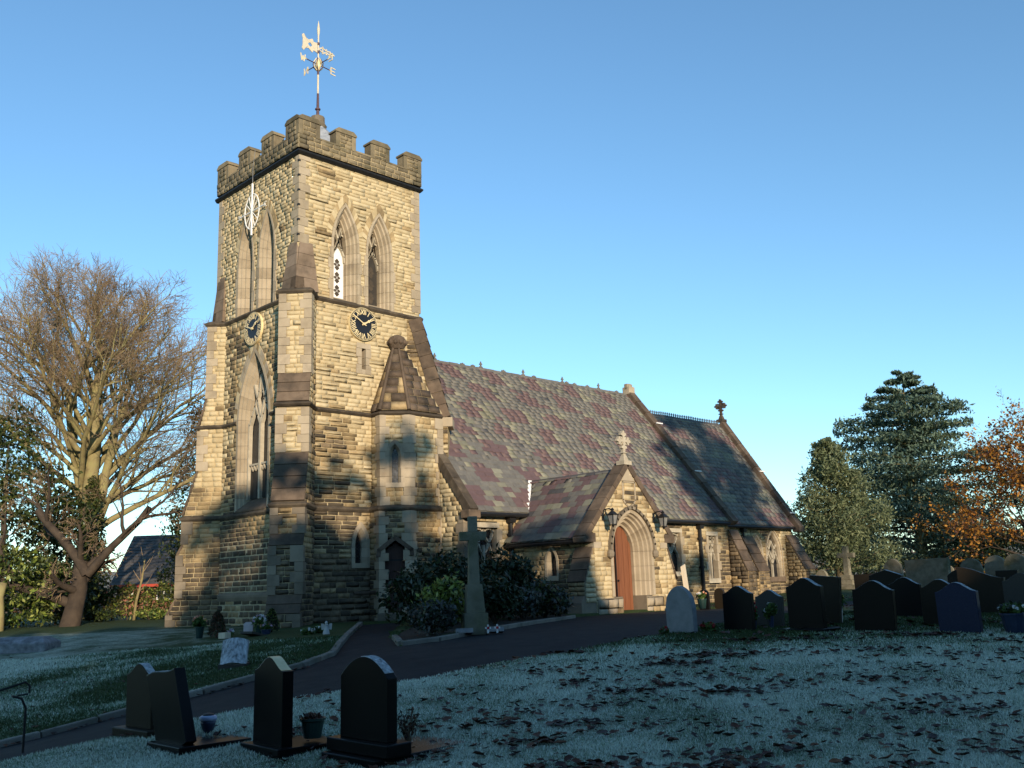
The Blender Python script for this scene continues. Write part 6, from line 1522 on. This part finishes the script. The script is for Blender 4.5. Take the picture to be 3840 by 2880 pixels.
# the great bare beech
def dome_tree(name, x, y, label, H, R, zc, limbs, seed):
    """an old beech: ascending limbs fanned out to the skin of a domed crown"""
    rs = np.random.default_rng(seed); z = g(x, y); root = empty(name, (x, y, z), label, 'tree'); trunk = []; big = []; tw = []
    def curve(p0, p1, up_, n_, wob):
        L_ = np.linalg.norm(p1-p0); c_ = (p0+p1)/2+np.array([0, 0, up_*L_])+rs.normal(size=3)*wob*L_; t = np.linspace(0, 1, n_+1)[:, None]
        P = (1-t)**2*p0+2*t*(1-t)*c_+t**2*p1; P[1:-1] += rs.normal(size=(n_-1, 3))*wob*.35*L_/n_**.5; return P
    tops = [(0, 0, H*.82), (1.2, -1.3, H*.72), (-1.3, 1.2, H*.74), (.6, .9, H*.62)]
    stems = []
    for i, tp in enumerate(tops):
        p0 = np.array([0, 0, -.3 if i == 0 else 2.2+.5*i]); P = curve(p0, np.array(tp, float), .08, 9, .025); r0 = .55 if i == 0 else .30
        rad = np.linspace(r0, .06, 10); rad[0] *= 1.25 if i == 0 else 1; trunk.append((P, rad, 0)); stems.append((P, rad))
    for i in range(limbs):
        P0, rad0 = stems[0 if rs.random() < .45 else rs.integers(1, 4)]; f = .16+.8*((i+rs.random())/limbs); k = f*9; j = min(8, int(k)); p0 = P0[j]+(P0[j+1]-P0[j])*(k-j)
        th = math.radians(110-106*f**.8+rs.normal()*9); az_ = i*2.399+rs.normal()*.25; rr = rs.uniform(.86, 1.06)
        p1 = np.array([math.sin(th)*math.cos(az_)*R*rr, math.sin(th)*math.sin(az_)*R*rr, zc+math.cos(th)*(H-zc)*rr]); L1 = np.linalg.norm(p1-p0)
        P = curve(p0, p1, .12, 8, .05); r1 = min(rad0[j]*.62, .035+.014*L1); R1 = np.linspace(r1, .014, 9); big.append((P, R1, 1))
        for a in range(int(7+L1*1.1)):
            t = .22+.76*(a+rs.random())/(7+L1*1.1); k = t*8; j = min(7, int(k)); q0 = P[j]+(P[j+1]-P[j])*(k-j); tg = P[j+1]-P[j]; tg = tg/np.linalg.norm(tg)
            sd = rs.normal(size=3); sd[2] += .25; sd -= tg*sd.dot(tg); sd /= np.linalg.norm(sd); an = math.radians(rs.uniform(24, 52)); d2 = tg*math.cos(an)+sd*math.sin(an)
            L2 = (.34*L1*(1.1-.75*t)+.35)*rs.uniform(.7, 1.2); Q = curve(q0, q0+d2*L2+np.array([0, 0, .06*L2]), .04, 5, .06); r2 = max(.011, R1[j]*.5); R2 = np.linspace(r2, .009, 6); big.append((Q, R2, 2))
            for b_ in range(int(5+L2*2)):
                t = .2+.8*(b_+rs.random())/(5+L2*2); k = t*5; j2 = min(4, int(k)); s0 = Q[j2]+(Q[j2+1]-Q[j2])*(k-j2); tg = Q[j2+1]-Q[j2]; tg = tg/np.linalg.norm(tg)
                sd = rs.normal(size=3); sd -= tg*sd.dot(tg); sd /= np.linalg.norm(sd); an = math.radians(rs.uniform(22, 50)); d3 = tg*math.cos(an)+sd*math.sin(an)
                L3 = (.45*L2*(1.1-.7*t)+.28)*rs.uniform(.7, 1.2); S_ = curve(s0, s0+d3*L3, .03, 3, .06); tw.append((S_, np.array([.0095, .009, .008, .006]), 3))
                for c_ in range(4):
                    t = .3+.7*(c_+rs.random())/4; k = t*3; j3 = min(2, int(k)); u0 = S_[j3]+(S_[j3+1]-S_[j3])*(k-j3); d4 = d3+rs.normal(size=3)*.55; d4 /= np.linalg.norm(d4)
                    tw.append((np.stack([u0, u0+d4*.3, u0+d4*.55+rs.normal(size=3)*.06])*1.0, np.array([.0075, .007, .005]), 4))
    branch_mesh('trunk', trunk, lambda l: 10, M['bark_gold'], root); branch_mesh('limbs', big, lambda l: 5 if l == 1 else 4, M['bark_gold'], root)
    o = branch_mesh('twigs', tw, lambda l: 3, M['twig'], root); o['kind'] = 'stuff'
    return root
dome_tree('beech_tree', 2.2, 21.2, 'great bare beech with a rounded crown of golden limbs left of the tower', 16.3, 8.3, 7.0, 46, 4)
small = dict(roots=[((.20, -.20, 1), 2.6, .40), ((-.62, .62, .30), 3.6, .20, (.12, -.12, .75)), ((.5, -.5, .75), 3.4, .17, (.42, -.42, 1.9)), ((-.35, .35, .9), 3.2, .2, (.40, -.40, 1.9)), ((-.5, .2, .8), 2.6, .13, (-1.4, 1.3, 1.45))],
    seg=[5, 6, 5, 4, 3], wob=[.09, .14, .16, .2, .25], lift=[.02, .05, .04, .02, .0], tap=[.6, .3, .3, .4, .5], num=[1, 5, 7, 6, 5], t0=[.45, .25, .2, .15],
    ang=[(0, 0), (30, 65), (30, 60), (30, 65), (25, 60)], rr=[1, .6, .5, .5, .6], lr=[1, .8, .6, .55, .5], rmin=.009)
bare_tree('bare_tree', -1.26, 13.74, 'low dark trunked bare tree with wide crooked boughs before the beech', small, seed=11, bark='bark_dark', twig='twig')
def edge_trunk():
    x, y = -3.95, 13.2; z = g(x, y); root = empty('bare_tree', (x, y, z), 'pale sunlit stump like trunk at the picture edge by the holly', 'tree')
    mb = MB(); mb.tube([(0, 0, -.2), (.03, 0, .5), (.0, .05, 1.2), (.1, 0, 1.7)], [.22, .17, .15, .12], 9); mb.build('trunk', M['bark_gold'], root, own=True, smooth=True)
    mb = MB(); mb.tube([(.0, .03, 1.3), (-.4, .1, 2.0), (-.9, .1, 2.4)], [.08, .06, .03], 6); mb.build('branch', M['bark_gold'], root, own=True, smooth=True)
edge_trunk()
# evergreens and hedges
def evergreen(name, x, y, rx, ry, h, n, size, key, label, group=None, shape='column', cat='tree', trunk=.18, seed=1, bark='bark_dark', h0=.1):
    z = g(x, y); root = empty(name, (x, y, z), label, cat, group); rs = np.random.default_rng(seed)
    mb = MB(); mb.tube([(0, 0, -.2), (.05, 0, h*.4), (0, .05, h*.85)], [trunk, trunk*.7, trunk*.15], 8); mb.build('trunk', M[bark], root, own=True)
    k = 70; cz = h0+(1-h0)*rs.random(k)
    if shape == 'column': prof = lambda t: np.clip(np.minimum(1, t*5+.35)*np.sqrt(np.clip(1-t**2.2, .02, 1)), .12, 1)
    else: prof = lambda t: np.sqrt(np.clip(1-(2*t-.85)**2/1.4, .06, 1))
    a = rs.random(k)*6.283; r = prof(cz)*rs.random(k)**.4*.85; cc = np.c_[np.cos(a)*r*rx, np.sin(a)*r*ry, cz*h]
    i = rs.integers(0, k, n); d = rs.normal(size=(n, 3)); d /= np.linalg.norm(d, axis=1)[:, None]
    p = cc[i]+d*(rs.random(n)**.45)[:, None]*np.array([rx*.34, ry*.34, h*.075])*(.7+.6*rs.random(k))[i][:, None]
    p = p[p[:, 2] > .03]
    leaf_obj('crown', p, size, key, root, own=True, aspect=.5)
    return root
HOL = 'hollies at the churchyard edge'
evergreen('holly_tree', -2.2, 19.2, 2.7, 2.7, 8.9, 7500, .22, ['holly', 'holly', 'ivy'], 'tall dark holly at the picture edge, sunlit on its leaves', HOL, 'round', seed=2)
evergreen('holly_tree', .4, 18.9, 1.9, 1.9, 5.6, 5000, .2, ['holly', 'holly', 'evergreen'], 'lower dark holly behind the bough of the dark trunked tree', HOL, 'round', seed=3)
evergreen('holly_tree', -2.6, 15.2, 1.7, 1.7, 2.9, 3600, .18, ['holly', 'varieg_lit', 'holly'], 'low glossy holly bush in front of the tall hollies', HOL, 'round', seed=5, cat='shrub', trunk=.06)
evergreen('holly_tree', -.9, 16.2, 1.5, 1.5, 2.4, 3000, .17, ['holly', 'holly', 'evergreen'], 'low dark holly bush beside the dark crooked trunk', HOL, 'round', seed=6, cat='shrub', trunk=.06)
evergreen('ivy_trunk', 2.0, 20.6, .8, .8, 6.2, 3600, .16, ['ivy', 'holly'], 'ivy growing thickly round the lower beech trunk', None, 'column', seed=7, cat='ivy', trunk=.05)
evergreen('yew_tree', 7.2, 20.2, 1.9, 1.9, 10.2, 6500, .2, ['evergreen', 'evergreen', 'holly'], 'dark columnar evergreen close behind the tower', None, 'column', seed=8)
evergreen('yew_tree', 6.0, 17.2, 1.5, 1.5, 4.3, 4200, .18, ['evergreen', 'ivy', 'holly'], 'ivy green bush before the cottage roof beside the tower', None, 'round', seed=9)
def hedge(x0, y0, x1, y1, h, w, n, key, label, size=.15):
    x, y = (x0+x1)/2, (y0+y1)/2; root = empty('hedge', (x, y, g(x, y)), label, 'hedge'); t = rng.random(n); u_ = np.array([x1-x0, y1-y0]); L_ = np.linalg.norm(u_); e = np.array([-u_[1], u_[0]])/L_
    hh = h*(.86+.14*np.sin(t*17)*np.sin(t*41+1)); px_ = x0+u_[0]*t; py_ = y0+u_[1]*t; off = (rng.random(n)-.5)*w; zz = rng.random(n)**.7*hh
    P = np.c_[px_+e[0]*off-x, py_+e[1]*off-y, zz+g(px_, py_)-g(x, y)]
    leaf_obj('foliage', P, size, key, root, own=True); mb = MB()
    for i in range(10):
        t = (i+.5)/10; mb.tube([(x0+u_[0]*t-x, y0+u_[1]*t-y, -.1), (x0+u_[0]*t-x, y0+u_[1]*t-y, h*.7)], .03, 5)
    o = mb.build('stems', M['bark_dark'], root, own=True); o['kind'] = 'stuff'
hedge(1.6, 19.3, 6.6, 14.6, 1.65, .9, 6000, ['ivy', 'holly', 'ivy', 'varieg_lit'], 'patchy sunlit hedge below the cottage roof, left of the tower')
bare_tree('sapling', 3.0, 17.0, 'thin pale sapling leaning in front of the hedge', dict(roots=[((.25, -.2, 1), 2.2, .06)], seg=[4, 3], wob=[.05, .1], lift=[0, 0], tap=[.4, .3], num=[1, 4], t0=[.5], ang=[(0, 0), (20, 50)], rr=[1, .5], lr=[1, .4], rmin=.01), bark='bark_gold', split=1, seed=3) if False else None
def sapling(x, y):
    z = g(x, y); root = empty('sapling', (x, y, z), 'thin pale sapling leaning in front of the hedge', 'tree')
    mb = MB(); mb.tube([(0, 0, -.1), (.06, -.05, .8), (.22, -.16, 1.7), (.3, -.2, 2.6)], [.07, .06, .045, .02], 7); mb.build('trunk', M['bark_gold'], root, own=True, smooth=True)
    mb = MB()
    for i in range(7): 
        a = i*1.3; mb.tube([(.15+.02*i, -.12-.015*i, 1.2+.2*i), (.2+.02*i+math.cos(a)*.3, -.12+math.sin(a)*.3, 1.6+.2*i), (.2+.02*i+math.cos(a)*.5, -.12+math.sin(a)*.5, 1.95+.2*i)], [.018, .012, .005], 5)
    o = mb.build('branches', M['twig'], root, own=True); o['kind'] = 'stuff'
sapling(2.6, 16.9)
for sx_, sy_, lb in ((3.1, 16.4, 'leafy green clump of undergrowth at the hedge foot'), (1.4, 17.4, 'dark low clump of undergrowth beside the sapling'), (-3.4, 14.6, 'bright green seedlings below the holly at the picture edge')):
    shrub('undergrowth_clump', sx_, sy_, 1.3, .6, 700, .14, ['holly', 'varieg_lit', 'stalk'] if 'green' in lb else ['evergreen', 'holly'], lb, 'shrub', 'undergrowth by the hedge')
# cottage behind the hedge
def cottage():
    x, y = 10.4, 33.2; z = g(x, y); root = empty('cottage', (x, y, z), 'low brick cottage with dark slate roof and red fascia behind the hedge', 'cottage', rz=math.radians(-45)); 
    mb = MB(); mb.box((1.0, 3, .85), (5.6, 6, 1.9)); mb.build('wall', M['brick'], root, own=True)
    mb = MB(); P = [(-2.1, -.35, 1.78), (4.2, -.35, 1.78), (4.2, 3, 4.9), (-2.1, 3, 4.9), (-2.1, 6.35, 1.78), (4.2, 6.35, 1.78)]; mb.add(P, [(0, 1, 2, 3), (3, 2, 5, 4), (0, 3, 4), (1, 5, 2)]); mb.build('roof', M['slate_dark'], root, own=True)
    w_ = V((0, 3.35, 3.12)); n_ = V((0, -3.12, 3.35)).normalized()
    mb = MB()
    for c in range(16):
        xx = -2.1-(.15 if c % 2 else 0); b = V((0, -.35, 1.78))+w_*(c/16)
        while xx < 4.2:
            p = V((max(-2.1, xx), b.y, b.z))+n_*.03; e = V((min(4.2, xx+.3)-.01, b.y, b.z))+n_*.03; up_ = w_/16*1.05-n_*.02
            q_ = random.uniform(0, .012); mb.add([p+n_*q_, e+n_*q_, e+up_, p+up_, p-n_*.02, e-n_*.02], [(0, 1, 2, 3), (4, 5, 1, 0)]); xx += .3
    o = mb.build('slating', M['slate_dark'], root, own=True); o['kind'] = 'stuff'
    mb = MB(); mb.box((1.05, -.37, 1.72), (6.3, .06, .16)); mb.build('fascia', M['redtrim'], root, own=True)
    for wx, ww_ in ((1.1, .9),):
        mb = MB(); mb.box((wx, -.02, 1.25), (ww_, .1, .8)); f_ = mb.build('window', M['white'], root, own=True)
        for k in (-1, 1):
            mb = MB(); mb.box((wx+k*.21, -.08, 1.25), (.36, .01, .66)); mb.build('pane', M['glass'], f_, own=True)
    mb = MB(); mb.box((-2.2, 3, 1.2), (.3, 2.6, .5)); mb.build('annex_wall', M['render'], root, own=True)
cottage()
# conifers to the right
def conifer(name, x, y, h, w, label, key, nb, sprays, size, droop, seed, shape, bark='bark', trunk=.3, h0=.06, group=None, lean=0, flat=.12):
    z = g(x, y); root = empty(name, (x, y, z), label, 'tree', group); rs = np.random.default_rng(seed)
    mb = MB(); mb.tube([(0, 0, -.3), (.1, .05, h*.25), (-.05, .1, h*.6), (0, 0, h*.98)], [trunk, trunk*.75, trunk*.4, .03], 9); mb.build('trunk', M[bark], root, own=True, smooth=True)
    L = MB(); P = []
    for i in range(nb):
        t = h0+(1-h0)*((i+rs.random())/nb); a = i*2.399+rs.normal()*.4; zb = h*t; ln = w/2*shape(t)*rs.uniform(.7, 1.15); d_ = np.array([math.cos(a), math.sin(a), 0])
        rise = (.35-droop)*(1 if t > .6 else .6); pts = [np.array([0, 0, zb])]
        for k in range(1, 5): 
            f = k/4; pts.append(np.array([0, 0, zb])+d_*ln*f+np.array([rs.normal()*.08*ln*f, rs.normal()*.08*ln*f, ln*(rise*f-droop*f*f*.9)]))
        L.tube([V(p) for p in pts], [trunk*.3*(1-t*.7), trunk*.22*(1-t*.7), trunk*.14, .03, .012], 5)
        pts = np.array(pts); n_ = int(sprays*(.35+.65*ln/(w/2)))
        f = rs.random(n_)**.6*.95+.05; fi = np.minimum(3, (f*4).astype(int)); fr_ = f*4-fi; c_ = pts[fi]+(pts[fi+1]-pts[fi])*fr_[:, None]
        sd = np.array([-d_[1], d_[0], 0]); wd = ln*.30*np.sin(np.clip(f, .1, 1)*2.6)+.12
        c_ = c_+sd*(rs.normal(size=n_)*.62*wd)[:, None]+np.array([0, 0, 1])*(rs.normal(size=n_)*flat*ln*.55+.02)[:, None]; P.append(c_)
    o = L.build('limbs', M[bark], root, own=True, smooth=True); o['kind'] = 'stuff'
    leaf_obj('crown', np.concatenate(P), size, key, root, own=True, aspect=.34)
    return root
_x, _y = xy(58, .323*58); conifer('pine_tree', _x, _y, 8.7, 6.6, 'bushy blue green pine beyond the chancel end', ['pine', 'pine', 'pine'], 74, 520, .24, -.10, 3, lambda t: np.clip(1.15*(1-t)**.7*(.72+.9*min(t, .3))*(1+.22*math.sin(t*23)+.15*math.sin(t*57)), .07, 1.1), trunk=.24, h0=.1, flat=.24)
_x, _y = xy(76, .409*76); conifer('cedar_tree', _x, _y, 16.6, 15.2, 'tall dark cedar with layered boughs and pale limbs behind the graves', ['cedar', 'cedar', 'cedar', 'evergreen'], 96, 620, .38, .12, 8, lambda t: np.clip((1-t**2.0)**.85*(.9+.3*min(1, t*3)), .10, 1.1), bark='bark_gold', trunk=.5, h0=.07, flat=.06)
oak = dict(roots=[((.0, .03, 1), 5.2, .30), ((.3, -.3, 1), 5.4, .2), ((-.5, .3, 1), 4.6, .2)], seg=[5, 5, 5, 4, 3], wob=[.06, .12, .16, .2, .25], lift=[.03, .08, .06, .04, .03], tap=[.5, .25, .25, .3, .5], num=[1, 10, 7, 6, 5], t0=[.3, .25, .2, .15],
    ang=[(0, 0), (30, 65), (30, 60), (30, 65), (25, 60)], rr=[1, .5, .5, .5, .6], lr=[1, 1.2, .55, .48, .42], rmin=.011)
_x, _y = xy(60, .545*60); bare_tree('autumn_oak', _x, _y, 'autumn oak with orange leaves low down and thin russet top', oak, seed=5, bark='bark_dark', twig='bark_dark', sx=1.0, leafkey=['oakleaf', 'oakleaf', 'russet', 'oakleaf'], nleaf=15000, leafsize=.19, leaf_zmin=.5)
evergreen('laurel_bush', *xy(66, .50*66), 4.5, 4.5, 3.4, 4500, .3, ['ivy', 'holly', 'pine'], 'green undergrowth filling the gap under the autumn oak', None, 'round', seed=13, cat='shrub', trunk=.06)
evergreen('laurel_bush', *xy(72, .36*72), 5.5, 4.5, 2.6, 4500, .3, ['cedar', 'ivy', 'pine'], 'dark undergrowth between the pine and the cedar', None, 'round', seed=14, cat='shrub', trunk=.06)
far = dict(roots=[((.05, 0, 1), 3.2, .16)], seg=[4, 4, 4, 3], wob=[.05, .12, .16, .2], lift=[.03, .08, .06, .04], tap=[.4, .25, .3, .4], num=[1, 9, 8, 7], t0=[.3, .2, .15], ang=[(0, 0), (25, 55), (25, 55), (25, 60)], rr=[1, .5, .5, .6], lr=[1, .7, .5, .45], rmin=.012)
bare_tree('far_tree', *xy(95, .290*95), 'small pinkish bare tree far beyond the chancel roof', far, seed=6, bark='twig', dz=0)
bare_tree('far_tree', *xy(100, .318*100), 'pinkish bare tree far off, half hidden by the pine', far, seed=9, bark='twig', dz=0)
def far_wood():
    """scrub along the churchyard boundary, seen only between other things"""
    n = 9000; t = rng.random(n); r = 108+rng.normal(size=n)*3; l = (-.75+1.45*t)*r; x, y = xy(r, l); h = 2.2+1.1*np.sin(t*40)+.9*np.sin(t*97)
    P = np.c_[x, y, -.9+rng.random(n)*np.clip(h, .8, 5)]; keep = ~((l/r > -.34) & (l/r < .24)); P = P[keep]
    o = leaf_obj('boundary_scrub', P, .8, ['russet', 'twigleaf', 'ivy'], None, kind='stuff'); tag(o, 'band of brown winter scrub along the far boundary', 'scrub')
M['twigleaf'] = leaf('winter_scrub', [(.10,.075,.06),(.17,.13,.10),(.22,.17,.14)], .1)
far_wood()
# tall trees behind the photographer, whose shade covers the lawns
sh = np.array([SUN.x, SUN.y]); sh = sh/np.linalg.norm(sh); pq = np.array([-sh[1], sh[0]]); TANEL = SUN.z/math.hypot(SUN.x, SUN.y)
def to_screen(x, y, z, D=15.0):
    """where the sun ray through a point crosses the line of trees: offset along it and height"""
    d = np.array([x-CAM.x, y-CAM.y]); t = D-d.dot(sh); return d.dot(pq), z+t*TANEL
def woodland():
    D = 15.0
    KN = [(-60, 10.5), (-30, 10.0), (-12, 9.8), (-4, 9.6), (-1, 10.0), (1, 10.7), (2.5, 11.3), (4, 11.7), (6, 11.9), (7.6, 11.6), (8.6, 11.0), (10, 10.6), (11.2, 9.6), (12, 8.3), (14.6, 7.8), (15.2, 7.1), (17, 6.9), (18, 6.4), (19, 6.4), (20.5, 7.2), (22, 8.8), (24, 9.9), (28, 10.0), (34, 10.4), (44, 10.4), (60, 10.4)]
    kx, kz = zip(*KN); n = 84000
    q_ = -32+90*rng.random(n); hq = np.interp(q_, kx, kz)+.35*np.sin(q_*2.3)+.25*np.sin(q_*5.1+1)
    z = -1.8+(hq+1.8)*rng.random(n)**.8; dep = D+rng.normal(size=n)*1.2
    P = np.c_[CAM.x+sh[0]*dep+pq[0]*q_, CAM.y+sh[1]*dep+pq[1]*q_, z]
    # looser crowns above the dense growth
    def crown(qc, zc, rq, rz_, m_):
        a = rng.normal(size=(m_, 3)); a /= np.linalg.norm(a, axis=1)[:, None]; a *= (rng.random(m_)**.4)[:, None]
        k = 12; cl = rng.normal(size=(k, 3)); cl /= np.linalg.norm(cl, axis=1)[:, None]; cl *= .75; i = rng.integers(0, k, m_); a = cl[i]+a*.33
        qq = qc+a[:, 0]*rq; dd = D+a[:, 1]*2; return np.c_[CAM.x+sh[0]*dd+pq[0]*qq, CAM.y+sh[1]*dd+pq[1]*qq, zc+a[:, 2]*rz_]
    n2_ = 26000; q2 = -30+85*rng.random(n2_); d2_ = D+2+rng.normal(size=n2_)*.8; z2 = -1.8+7.0*rng.random(n2_)
    z2 = np.minimum(z2, np.interp(q2, kx, kz)-.9)
    L = [P, np.c_[CAM.x+sh[0]*d2_+pq[0]*q2, CAM.y+sh[1]*d2_+pq[1]*q2, z2]]
    for args in CROWNS: L.append(crown(*args))
    o = leaf_obj('woodland', np.concatenate(L), .74, ['evergreen_deep'], None, kind='stuff', aspect=.7); tag(o, 'dense belt of tall evergreens standing behind the photographer', 'woodland')
    mb = MB()
    for qc, zc, rq, rz_, m_ in CROWNS:
        b = V((CAM.x+sh[0]*D+pq[0]*qc, CAM.y+sh[1]*D+pq[1]*qc, -2)); mb.tube([b, b+Z*(zc+2)], [.3, .12], 8)
    adopt(mb.build('trunks', M['bark_dark']), o); bpy.data.objects['trunks']['kind'] = 'stuff'
CROWNS = [(2.2, 12.6, 2.4, 1.4, 150), (6.2, 13.6, 2.2, 1.5, 130), (22.6, 17.6, 4.2, 4.8, 1500), (27, 15.5, 3.0, 4.0, 320), (18.3, 11.0, 2.2, 1.4, 170), (10.4, 11.4, 1.3, 1.0, 60), (20.5, 8.8, 2.5, 1.0, 60)]
woodland()

# ------------------------------------------------------------------ turf blades and fallen leaves
def turf():
    n0 = 520000; r = 7.0+16*rng.random(n0)**1.35; l = (rng.random(n0)*1.16-.58)*r; x, y = xy(r, l)
    x = np.asarray(x); y = np.asarray(y); keep = ~inside(PATH, x, y) & ~inside(BED, x, y)
    ed = np.zeros(len(x), bool)
    x, y, r, l = x[keep], y[keep], r[keep], l[keep]; n = len(x); z = g(x, y)
    z += .018*np.sin(x*2.1+np.sin(y*1.3)*2)*np.sin(y*1.7+1)
    nz = .5+.25*np.sin(x*1.9+y*.7)+.25*np.sin(x*.9-y*2.3+1)+.2*np.sin(x*5.1+y*4.3)
    n2 = .5*np.sin(x*.8+1.7*np.sin(y*.55))*np.sin(y*1.05+.6*np.sin(x*1.3))+.3*np.sin(x*2.7-y*1.9+np.sin(y*3.1))
    fr = frost_at(x, y)+.22*(nz-.5)+.19*n2-.03
    h = (.010+.019*rng.random(n))*(1+.045*(r-7))*(.7+.6*nz); w = .0038*(1+.15*(r-7))
    a = rng.random(n)*6.283; lean = rng.normal(size=(n, 2))*.5*h[:, None]
    v = np.empty((n, 3, 3)); v[:, 0] = np.c_[x+np.cos(a)*w, y+np.sin(a)*w, z-.006]; v[:, 1] = np.c_[x-np.cos(a)*w, y-np.sin(a)*w, z-.006]; v[:, 2] = np.c_[x+lean[:, 0], y+lean[:, 1], z+h]
    pick = fr+rng.normal(size=n)*.10; mi = np.where(pick > .30, 0, np.where(pick > .14, 1, 2))
    me = np_mesh('grass', v.reshape(-1, 3), np.arange(3*n).reshape(n, 3), [M['blade_frost'], M['blade_rime'], M['blade_green']], mi)
    tag(link('grass', me), 'short frosted grass on the churchyard lawns', 'grass', kind='stuff')
M['blade_frost'] = mat('frosted_blade', [(.42,.48,.37),(.62,.67,.55),(.76,.80,.68)], 9, .8, island=.6, spec=.3)
M['blade_rime'] = mat('rimed_blade', [(.10,.16,.08),(.22,.30,.18),(.38,.46,.34)], 9, .8, island=.6, spec=.3)
M['blade_green'] = mat('green_blade', [(.015,.03,.008),(.035,.06,.014),(.07,.10,.025)], 9, .7, island=.6, spec=.3)
turf()
def leaf_variant(rs):
    """a curled dead leaf, about unit length, 2x5 quads"""
    P = []; cu = rs.uniform(-.5, .9); tw = rs.uniform(-.5, .5); side = rs.uniform(.1, .6)
    for i in range(6):
        t = i/5; w = .34*math.sin(math.pi*min(1, .08+t*.9))**.7
        for j in (-1, 0, 1):
            jag = 1+(.18 if i % 2 else -.12)*(abs(j)); P.append((t-.5, j*w*jag, cu*.35*(t-.5)**2*2+side*abs(j)*w+tw*j*w*(t-.5)+.03*math.sin(i*2.1+j)))
    F = [(i*3+j, i*3+j+1, i*3+j+4, i*3+j+3) for i in range(5) for j in range(2)]
    return np.array(P), np.array(F)
def fallen():
    rs = random.Random(21); LV = [leaf_variant(rs) for _ in range(8)]; pts = []
    # drifts on the near lawn
    cl = [(8.6, .3, 1.0), (9.0, 1.5, 1.2), (8.4, 1.9, 1.0), (8.2, -.4, .6), (9.6, -.8, .8), (10.0, 2.6, 1.0), (9.3, 3.6, .9), (10.6, 3.6, .8), (11.2, 4.6, .8), (9.0, 4.6, .8), (12.4, 3.2, .8), (11.0, -.5, .7), (12.0, 1.0, .8), (13.0, 4.9, .8), (13.4, 2.2, .8), (10.2, -1.7, .55), (11.0, -2.6, .5), (8.2, 3.0, .7), (10.6, 1.3, .8), (14.8, 5.0, .8), (15.0, 3.0, .7)]
    for i in range(46): r_ = 7.6+9.5*rng.random(); cl.append((r_, (-.12+.66*rng.random())*r_, .25+.5*rng.random()))
    for i in range(2900):
        u_ = rng.random()
        if u_ < .72: c_ = cl[rng.integers(0, len(cl))]; r = c_[0]+rng.normal()*.26*c_[2]; l = c_[1]+rng.normal()*.62*c_[2]
        else: r = 7.4+10.5*rng.random()**.8; l = (-.26+.80*rng.random())*r
        pts.append((r, l, rng.uniform(.055, .135)))
    for i in range(160): r = 11+13*rng.random(); l = (-.55+.5*rng.random())*r; pts.append((r, l, rng.uniform(.05, .1)))
    for i in range(900): r = 17.5+20*rng.random(); l = (.18+.36*rng.random())*r; pts.append((r, l, rng.uniform(.08, .15)))
    pts = np.array(pts); x, y = xy(pts[:, 0], pts[:, 1]); k = ~inside(PATH, x, y); x, y, sz, r = x[k], y[k], pts[k, 2], pts[k, 0]
    z = g(x, y)+.018*np.sin(x*2.1+np.sin(y*1.3)*2)*np.sin(y*1.7+1)+.018+.02*rng.random(len(x))
    # along the kerb
    kx, ky = [], []
    for (x0, y0), (x1, y1) in zip(PATH[26:30], PATH[27:31]):
        for t in rng.random(45): kx.append(x0+(x1-x0)*t+rng.normal()*.05); ky.append(y0+(y1-y0)*t-.12-abs(rng.normal())*.10)
    kx, ky = np.array(kx), np.array(ky); kr, kl = rl(kx, ky); m_ = kr < 24; kx, ky, kr = kx[m_], ky[m_], kr[m_]
    x = np.r_[x, kx]; y = np.r_[y, ky]; z = np.r_[z, g(kx, ky)-.045]; sz = np.r_[sz, rng.uniform(.05, .09, len(kx))]; r = np.r_[r, kr]
    order = np.argsort(-(sz/r)); keys = ['fallen', 'fallen', 'fallen_frost']; meshes = {}
    Vs, Fs, Ms = [], [], []; nv = 0; cnt = 0
    for i in order:
        e = Matrix.Rotation(rng.uniform(0, 6.28), 3, 'Z') @ Matrix.Rotation(rng.normal()*.16, 3, 'X') @ Matrix.Rotation(rng.normal()*.16, 3, 'Y')
        R3 = np.array(e)*sz[i]; vi = int(rng.integers(0, 8)); ki = int(rng.integers(0, 3))
        if cnt < 300:
            if (vi, ki) not in meshes: meshes[(vi, ki)] = np_mesh('fallen_leaf', LV[vi][0], LV[vi][1], M[keys[ki]])
            o = bpy.data.objects.new('fallen_leaf', meshes[(vi, ki)]); C.objects.link(o)
            o.matrix_basis = Matrix([list(R3[a])+[(x[i], y[i], z[i])[a]] for a in range(3)]+[[0, 0, 0, 1]])
            tag(o, 'curled brown dead leaf lying on the frosted lawn', 'leaf', 'fallen leaves on the lawn'); cnt += 1
        else:
            P, F = LV[vi]; Vs.append(P @ R3.T+[x[i], y[i], z[i]]); Fs.append(F+nv); Ms.append(np.full(len(F), ki)); nv += len(P)
    me = np_mesh('fallen_leaves', np.concatenate(Vs), np.concatenate(Fs), [M[k] for k in keys], np.concatenate(Ms))
    tag(link('fallen_leaves', me), 'brown leaves scattered over the churchyard turf', 'leaves', kind='stuff')
fallen()
